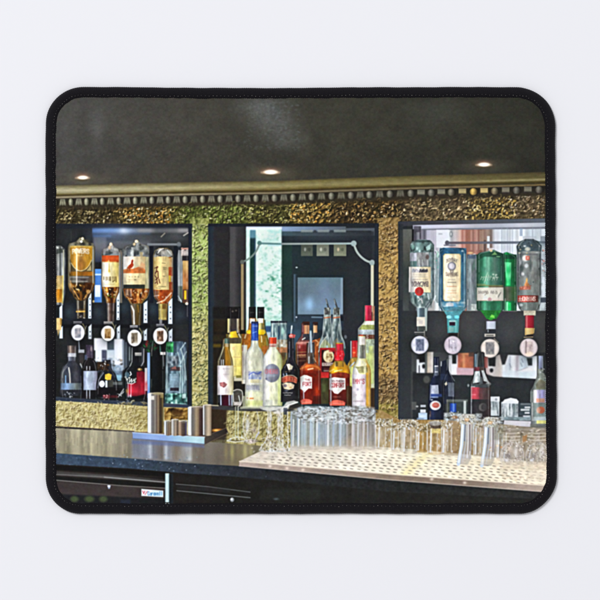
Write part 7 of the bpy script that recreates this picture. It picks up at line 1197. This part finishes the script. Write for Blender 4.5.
# two round wine bowls upside down
for (cx, cy, lab, sd) in ((512.6, 451.4, 'round bowled wine glass upside down, left of the two at the right end', 591), (538, 452, 'round bowled wine glass upside down, right of the two at the right end', 601)):
    OUT = prof(cx, [(428, 11), (431, 9), (433.6, 2.4), (441, 2.6), (445, 8.4), (452, 12), (459, 12.4), (465, 10)])
    piece('wine_glass', OUT, lab); poly(OUT, N((184, 174, 164), .25, 3, 3, sd), 2., .6)
    for (y, w) in ((429, 8), (433, 9), (436.4, 10), (440, 9)): line([(cx-w, y), (cx-w*.2, y+.7), (cx+w*.8, y+.2)], 1.2, (226, 216, 202), .6)
    line([(cx-3, 444), (cx-8, 446.6), (cx-11.4, 453), (cx-11.6, 460), (cx-9, 466)], 1.0, (220, 218, 218), .4); line([(cx+3, 443), (cx+8, 447), (cx+11, 453), (cx+11.4, 462)], 1.0, (222, 220, 222), .4); line([(cx-7.4, 450), (cx-8.4, 458)], .9, (220, 226, 236), .7)
    blob(cx+3.6, 452, 1.8, 6, (232, 226, 220), .75); blob(cx-3.4, 449, 2.2, 4, (240, 222, 202), .6); blob(cx-6, 460.6, 2, 1.6, (240, 244, 250), .8); blob(cx-4, 456, 3, 3, (130, 124, 130), .5)
    shine(80, (cx-11, 441, cx+11, 464), sd+2, ((250, 246, 240), (214, 210, 210), (232, 226, 220))); shine(30, (cx-11, 442, cx+11, 463), sd+3, ((110, 96, 84), (130, 122, 124)), asp=.7); rect(cx-11, 462, cx+11, 470, N((222, 204, 176), .2, 3, 2, sd+4), 3., .55)
poly([(523, 436), (527.6, 435), (527, 441), (523, 442.6)], (176, 120, 66), 1.4, .7); blob(498, 446, 1., 1., (255, 224, 190), .9); blob(501.6, 447.4, .9, .9, (226, 150, 90), .8); rect(508, 428.6, 530, 430.6, (214, 206, 196), 1.2, .5)
rect(503, 427, 552, 433, (110, 100, 84), 2.4, .45); shine(22, (505, 427, 546, 440), 611, ((244, 230, 206), (214, 206, 200)), asp=1.6, ang=.05, jit=.2)
rect(494, 424.6, 504, 440, N((120, 118, 100), .3, 3, 3, 612), 2.4, .5)

# ---- the whole print: camera softness, then a little of the camera's noise
soft((PX0, PY0, PX1, PY1), .42)
def gauss(A, s):
    r = int(2.5*s*SC); w = np.exp(-0.5*(np.arange(-r, r+1)/(s*SC))**2); w = (w/w.sum()).astype(np.float32)
    B = np.pad(A, ((r, r), (r, r), (0, 0)), mode='edge')
    B = sum(w[i]*B[:, i:i+A.shape[1]] for i in range(2*r+1))
    return sum(w[i]*B[i:i+A.shape[0]] for i in range(2*r+1))
INK += .62*(INK-gauss(INK, 1.25))
INK += .10*(INK-gauss(INK, 7.0))
g = grid(PX0, PY0, PX1, PY1)
GX, GY = g[1][:CH, :CW], g[2][:CH, :CW]
grey = INK.mean(-1, keepdims=True)
INK[:] = grey+(INK-grey)*.92
haze = .05*np.exp(-(((GX-490)/80)**2+((GY-360)/110)**2))+.045*np.exp(-(((GX-350)/95)**2+((GY-430)/40)**2))+.04*np.exp(-(((GX-470)/90)**2+((GY-440)/36)**2))
INK[:] = INK+(np.array((238, 236, 236), np.float32)-INK)*haze[..., None]
g = grid(PX0, PY0, PX1, PY1)
INK += ((vn(g[1], g[2], .9, .9, 701)-.5)*6+(vn(g[1], g[2], 1.9, 1.7, 702)-.5)*5)[:INK.shape[0], :INK.shape[1], None]
INK += np.stack([vn(g[1], g[2], 2.6, 2.6, 710+k)-.5 for k in range(3)], -1)*5
INK[:] = np.clip(INK, 4, 255)
WORLD, LAMP = .57, 218
# ================================================================== the things themselves
import bpy, bmesh
from mathutils.geometry import tessellate_polygon
from mathutils import Vector
K = 0.00046                                  # metres per layout unit
def wx(x): return (x-300.0)*K
def wy(y): return (300.0-y)*K
scene = bpy.context.scene
COL = scene.collection
TOPZ = 0.0020                                # height of the printed cloth

# ---- materials
def new_mat(name):
    m = bpy.data.materials.new(name); m.use_nodes = True
    return m, m.node_tree.nodes, m.node_tree.links, m.node_tree.nodes['Principled BSDF']
img = bpy.data.images.new('bar_print_ink', CW, CH, alpha=False, float_buffer=False)
px = np.ones((CH, CW, 4), np.float32)
px[..., :3] = np.clip(INK[::-1]/255.0, 0, 1)
img.pixels.foreach_set(px.ravel())
img.update(); img.pack()

def cloth_bump(n, l, bsdf, strength):
    tc = n.new('ShaderNodeTexCoord')
    w1 = n.new('ShaderNodeTexWave'); w1.bands_direction = 'X'; w1.inputs['Scale'].default_value = 480; w1.inputs['Distortion'].default_value = .6
    w2 = n.new('ShaderNodeTexWave'); w2.bands_direction = 'Y'; w2.inputs['Scale'].default_value = 480; w2.inputs['Distortion'].default_value = .6
    mx = n.new('ShaderNodeMath'); mx.operation = 'MULTIPLY'
    b = n.new('ShaderNodeBump'); b.inputs['Strength'].default_value = strength; b.inputs['Distance'].default_value = .00004
    l.new(tc.outputs['Object'], w1.inputs['Vector']); l.new(tc.outputs['Object'], w2.inputs['Vector'])
    l.new(w1.outputs['Fac'], mx.inputs[0]); l.new(w2.outputs['Fac'], mx.inputs[1])
    l.new(mx.outputs[0], b.inputs['Height']); l.new(b.outputs['Normal'], bsdf.inputs['Normal'])
M_PRINT, n, l, bs = new_mat('printed_cloth')
t = n.new('ShaderNodeTexImage'); t.image = img; t.interpolation = 'Cubic'; t.extension = 'EXTEND'
uv = n.new('ShaderNodeUVMap'); uv.uv_map = 'ink'
l.new(uv.outputs['UV'], t.inputs['Vector']); l.new(t.outputs['Color'], bs.inputs['Base Color'])
bs.inputs['Roughness'].default_value = .85; bs.inputs['Specular IOR Level'].default_value = .12
cloth_bump(n, l, bs, .25)
M_RUB, n, l, bs = new_mat('black_rubber')
bs.inputs['Base Color'].default_value = (.012, .012, .013, 1); bs.inputs['Roughness'].default_value = .8
nz = n.new('ShaderNodeTexNoise'); nz.inputs['Scale'].default_value = 900
bp = n.new('ShaderNodeBump'); bp.inputs['Strength'].default_value = .3; bp.inputs['Distance'].default_value = .0001
l.new(nz.outputs['Fac'], bp.inputs['Height']); l.new(bp.outputs['Normal'], bs.inputs['Normal'])
M_THR, n, l, bs = new_mat('black_thread')
nz = n.new('ShaderNodeTexNoise'); nz.inputs['Scale'].default_value = 420; nz.inputs['Detail'].default_value = 4
cr = n.new('ShaderNodeValToRGB'); cr.color_ramp.elements[0].position = .3; cr.color_ramp.elements[0].color = (.0022, .0016, .0032, 1); cr.color_ramp.elements[1].position = .75; cr.color_ramp.elements[1].color = (.0075, .0062, .0105, 1)
l.new(nz.outputs['Fac'], cr.inputs['Fac']); l.new(cr.outputs['Color'], bs.inputs['Base Color'])
bs.inputs['Roughness'].default_value = .55; bs.inputs['Specular IOR Level'].default_value = .16
bn = n.new('ShaderNodeTexNoise'); bn.inputs['Scale'].default_value = 1500; bn.inputs['Detail'].default_value = 3
bp = n.new('ShaderNodeBump'); bp.inputs['Strength'].default_value = .7; bp.inputs['Distance'].default_value = .00025
l.new(bn.outputs['Fac'], bp.inputs['Height']); l.new(bp.outputs['Normal'], bs.inputs['Normal'])
M_STI, n, l, bs = new_mat('stitch_grey')
nz = n.new('ShaderNodeTexNoise'); nz.inputs['Scale'].default_value = 260
cr = n.new('ShaderNodeValToRGB'); cr.color_ramp.elements[0].position = .35; cr.color_ramp.elements[0].color = (.018, .016, .022, 1); cr.color_ramp.elements[1].position = .7; cr.color_ramp.elements[1].color = (.15, .14, .13, 1)
l.new(nz.outputs['Fac'], cr.inputs['Fac']); l.new(cr.outputs['Color'], bs.inputs['Base Color']); bs.inputs['Roughness'].default_value = .7
M_TAB, n, l, bs = new_mat('white_table')
nz = n.new('ShaderNodeTexNoise'); nz.inputs['Scale'].default_value = 5; nz.inputs['Detail'].default_value = 3
cr = n.new('ShaderNodeValToRGB'); cr.color_ramp.elements[0].color = (.824, .826, .868, 1); cr.color_ramp.elements[1].color = (.837, .839, .880, 1)
l.new(nz.outputs['Fac'], cr.inputs['Fac']); l.new(cr.outputs['Color'], bs.inputs['Base Color'])
bs.inputs['Roughness'].default_value = .7; bs.inputs['Specular IOR Level'].default_value = .1

def link(o, parent=None, label=None):
    COL.objects.link(o)
    if parent: o.parent = parent
    if label: o['label'] = label
    return o
def mesh(name, verts, faces, mats, uvpx=False, fm=None, smooth=False):
    me = bpy.data.meshes.new(name); me.from_pydata(verts, [], faces)
    for m in mats: me.materials.append(m)
    if fm: me.polygons.foreach_set('material_index', fm)
    if smooth: me.polygons.foreach_set('use_smooth', [True]*len(faces))
    if uvpx:
        u = me.uv_layers.new(name='ink')
        for lp in me.loops:
            v = me.vertices[lp.vertex_index].co
            u.data[lp.index].uv = ((v.x/K+300-PX0)/(PX1-PX0), 1-((300-v.y/K)-PY0)/(PY1-PY0))
    me.update(); return me

# ---- outline of the pad: a rounded rectangle, a little uneven like the real one
def outline(ins, step=.35):
    L, R, T, B = 45.0+ins, 556.7-ins, 86.6+ins, 514.4-ins
    rad = [37-ins, 39-ins, 39-ins, 36-ins]           # TL TR BR BL
    pts = []
    def arc(cx, cy, r, a0, a1):
        k = max(6, int(abs(a1-a0)*r/step))
        for i in range(k): a = a0+(a1-a0)*i/k; pts.append((cx+r*math.cos(a), cy+r*math.sin(a)))
    def seg(p, q):
        k = max(1, int(math.hypot(q[0]-p[0], q[1]-p[1])/step))
        for i in range(k): pts.append((p[0]+(q[0]-p[0])*i/k, p[1]+(q[1]-p[1])*i/k))
    P = math.pi
    arc(L+rad[0], T+rad[0], rad[0], P, 1.5*P); seg((L+rad[0], T), (R-rad[1], T))
    arc(R-rad[1], T+rad[1], rad[1], 1.5*P, 2*P); seg((R, T+rad[1]), (R, B-rad[2]))
    arc(R-rad[2], B-rad[2], rad[2], 0, .5*P); seg((R-rad[2], B), (L+rad[3], B))
    arc(L+rad[3], B-rad[3], rad[3], .5*P, P); seg((L, B-rad[3]), (L, T+rad[0]))
    out = []
    for x, y in pts:
        kx, ky = (x-300)/255, (y-300)/213
        x2 = x+(.9*kx*ky if kx > 0 else 0)
        y2 = y+(.9*max(0, 1-((x-255)/120)**2) if ky < -.6 else 0)*1.0+.12*math.sin(x*.05)+.10*math.sin(x*.19+1)
        out.append((x2+.15*math.sin(y*.07)+.1*math.sin(y*.21), y2))
    return out

pad = bpy.data.objects.new('mouse_pad', None); pad.location = (0, 0, 0); pad.empty_display_size = .02; COL.objects.link(pad)
pad['label'] = 'cloth mouse pad printed with a bar of spirit bottles, black stitched edge, on white table'
pad['category'] = 'mouse pad'

# printed cloth on its rubber slab
inn = outline(5.0, 3.0)
vt = [(wx(x), wy(y), TOPZ) for x, y in inn]; vb = [(wx(x), wy(y), .0002) for x, y in inn]; nn = len(inn)
tri = tessellate_polygon([[Vector((v[0], v[1], 0)) for v in vt]])
faces = []; fm = []
for a, b, c in tri:
    pa, pb, pc = vt[a], vt[b], vt[c]
    if (pb[0]-pa[0])*(pc[1]-pa[1])-(pb[1]-pa[1])*(pc[0]-pa[0]) < 0: b, c = c, b
    faces.append((a, b, c)); fm.append(0)
    faces.append((a+nn, c+nn, b+nn)); fm.append(1)
for i in range(nn):
    j = (i+1) % nn; faces.append((i, i+nn, j+nn, j)); fm.append(1)
me = mesh('printed_cloth', vt+vb, faces, [M_PRINT, M_RUB], True, fm)
cloth = link(bpy.data.objects.new('printed_cloth', me), pad, 'cloth top printed with a photograph of a hotel bar')

# overlocked edge: a padded roll with one rib for every stitch
path = outline(0.0, .25)
NP = len(path)
acc = [0.0]
for i in range(NP):
    a, b = path[i], path[(i+1) % NP]; acc.append(acc[-1]+math.hypot(b[0]-a[0], b[1]-a[1]))
TOT = acc[-1]; NST = round(TOT/2.15)
NR = NST*8
ax_ = np.array([p[0] for p in path]+[path[0][0]]); ay_ = np.array([p[1] for p in path]+[path[0][1]]); ac_ = np.array(acc)
ss = np.arange(NR)/NR*TOT
cx_ = np.interp(ss, ac_, ax_); cy_ = np.interp(ss, ac_, ay_)
def smooth_ring(a, k):
    b = np.concatenate([a[-k:], a, a[:k]]); ker = np.ones(2*k+1)/(2*k+1)
    return np.convolve(b, ker, 'valid')
tx = smooth_ring(np.roll(cx_, -6)-np.roll(cx_, 6), 8); ty = smooth_ring(np.roll(cy_, -6)-np.roll(cy_, 6), 8)
ln = np.hypot(tx, ty); nx, ny = -ty/ln, tx/ln          # inward normal (layout, y down, clockwise path)
SEC = [(1.1, .08), (.35, .5), (0.0, 1.0), (.25, 1.55), (1.0, 2.1), (2.2, 2.55), (3.7, 2.85), (5.3, 2.95), (6.9, 2.85), (8.3, 2.62), (9.7, 2.36), (10.6, 2.05), (11.0, 1.8)]
rs = np.random.RandomState(5)
stj = smooth_ring(rs.randn(NST), 1); ring = []
ph = np.arange(NR)/8.0
which = (np.arange(NR)//8) % NST
wob = np.interp(ss, np.linspace(0, TOT, 60), np.concatenate([rs.randn(59), [0]]))*.18
for k, (d, z) in enumerate(SEC):
    lean = d*.055
    rib = np.abs(np.sin(np.pi*(ph+lean)))**.8-.6
    amp = .10 if 0 < k < 10 else (.09 if k == 10 else .05)
    d2 = d+wob*(1 if d > 6 else .3)+(stj[which]*.22+(.32*rib if k >= 10 else 0))*(1 if k >= 9 else .25)
    if k < 5: d2 = d2-rib*.22
    z2 = z+rib*amp+(stj[which]*.05)
    ring.append(np.stack([(cx_+nx*d2-300)*K, (300-(cy_+ny*d2))*K, np.maximum(z2*.001, .00005)], -1))
V3 = np.concatenate(ring).tolist(); F3 = []
for k in range(len(SEC)-1):
    for i in range(NR):
        j = (i+1) % NR; F3.append((k*NR+i, (k+1)*NR+i, (k+1)*NR+j, k*NR+j))
# a dotted row of paler needle stitches near the inner border of the edge
FM3 = [0]*len(F3)
ng = round(TOT/3.9)
for q in range(ng):
    i = int((q+.5)/ng*NR) % NR; r = .28+.16*rs.rand(); d = 8.4+.35*rs.randn()
    px_, py_ = cx_[i]+nx[i]*d, cy_[i]+ny[i]*d; b0 = len(V3)
    for m in range(7):
        a = 2*math.pi*m/7; V3.append([(px_+r*1.05*math.cos(a)-300)*K, (300-(py_+r*.8*math.sin(a)))*K, .00292])
    F3.append(tuple(b0+m for m in reversed(range(7)))); FM3.append(1)
me = mesh('stitched_edge', V3, F3, [M_THR, M_STI], fm=FM3, smooth=True)
edge_o = link(bpy.data.objects.new('stitched_edge', me), pad, 'thick black overlocked edge all round')

# ---- everything recognisable in the print is its own film of ink on the cloth
OBJ = []
def inner_ring():
    L, R, T, B, q = 54.4, 547.2, 96.2, 505.2, []
    for cx, cy, r, a in ((L+29, T+29, 29, 1.0), (R-31, T+31, 31, 1.5), (R-31, B-31, 31, 0.0), (L+28, B-28, 28, .5)):
        for k in range(9): t = (a+.5*k/8)*math.pi; q.append((cx+r*math.cos(t), cy+r*math.sin(t)))
    return q
RING = inner_ring()
def clip_in(pts):
    """cut an outline off along the stitched edge"""
    out = [p for p in pts]
    for i in range(len(RING)):
        a, b = RING[i], RING[(i+1) % len(RING)]
        side = lambda p: (b[0]-a[0])*(p[1]-a[1])-(b[1]-a[1])*(p[0]-a[0])
        new = []
        for p, q in zip(out, out[1:]+out[:1]):
            sp, sq = side(p), side(q)
            if sp >= 0: new.append(p)
            if (sp >= 0) != (sq >= 0): t = sp/(sp-sq); new.append((p[0]+(q[0]-p[0])*t, p[1]+(q[1]-p[1])*t))
        out = new
    res = []
    for p in out:
        if not res or math.hypot(p[0]-res[-1][0], p[1]-res[-1][1]) > 1e-3: res.append(p)
    if len(res) > 1 and math.hypot(res[0][0]-res[-1][0], res[0][1]-res[-1][1]) < 1e-3: res.pop()
    return res
LEV = []
for k, (name, pts, label, par) in enumerate(PIECES):
    p = clip_in(pts)
    bb = (min(q[0] for q in p), min(q[1] for q in p), max(q[0] for q in p), max(q[1] for q in p))
    lv = 1+max([e for e, c in LEV if c[0] < bb[2] and c[2] > bb[0] and c[1] < bb[3] and c[3] > bb[1]], default=0)
    LEV.append((lv, bb)); z = TOPZ+.000004+lv*.000002
    v = [(wx(x), wy(y), z) for x, y in p]
    tri = tessellate_polygon([[Vector((a[0], a[1], 0)) for a in v]]); fs = []
    for a, b, c in tri:
        if (v[b][0]-v[a][0])*(v[c][1]-v[a][1])-(v[b][1]-v[a][1])*(v[c][0]-v[a][0]) < 0: b, c = c, b
        fs.append((a, b, c))
    if par is None and not name.startswith('printed_'): name = 'printed_'+name
    me = mesh(name, v, fs, [M_PRINT], True)
    OBJ.append(link(bpy.data.objects.new(name, me), OBJ[par] if par is not None else pad, label))

# ---- the table it lies on
me = mesh('table_surface', [(-1.2, -1.2, 0), (1.2, -1.2, 0), (1.2, 1.2, 0), (-1.2, 1.2, 0)], [(0, 1, 2, 3)], [M_TAB])
tab = link(bpy.data.objects.new('table_surface', me)); tab['kind'] = 'structure'; tab['label'] = 'plain white table top'

# ---- light: one broad soft lamp above to the upper left, a white room all round
w = bpy.data.worlds.new('World'); scene.world = w; w.use_nodes = True
w.node_tree.nodes['Background'].inputs['Color'].default_value = (.985, .99, 1.0, 1); w.node_tree.nodes['Background'].inputs['Strength'].default_value = WORLD
def area(name, loc, size, watts, col=(1, 1, 1)):
    d = bpy.data.lights.new(name, 'AREA'); d.shape = 'DISK'; d.size = size; d.energy = watts; d.color = col
    o = bpy.data.objects.new(name, d); o.location = loc
    o.rotation_euler = (-Vector(loc)).to_track_quat('-Z', 'Y').to_euler(); COL.objects.link(o); return o
area('soft_lamp', (-2.6, 2.4, 5.0), 1.9, LAMP)

# ---- camera straight above
cam = bpy.data.cameras.new('camera'); co = bpy.data.objects.new('camera', cam); COL.objects.link(co)
D = 1.25; co.location = (0, 0, D); co.rotation_euler = (0, 0, 0)
cam.sensor_width = 36; cam.lens = 36*(D-.004)/(600*K); cam.clip_start = .01; cam.clip_end = 50
scene.camera = co
scene.render.resolution_x = scene.render.resolution_y = 1024
scene.view_settings.view_transform = 'Standard'; scene.view_settings.look = 'None'
scene.view_settings.exposure = 0; scene.view_settings.gamma = 1
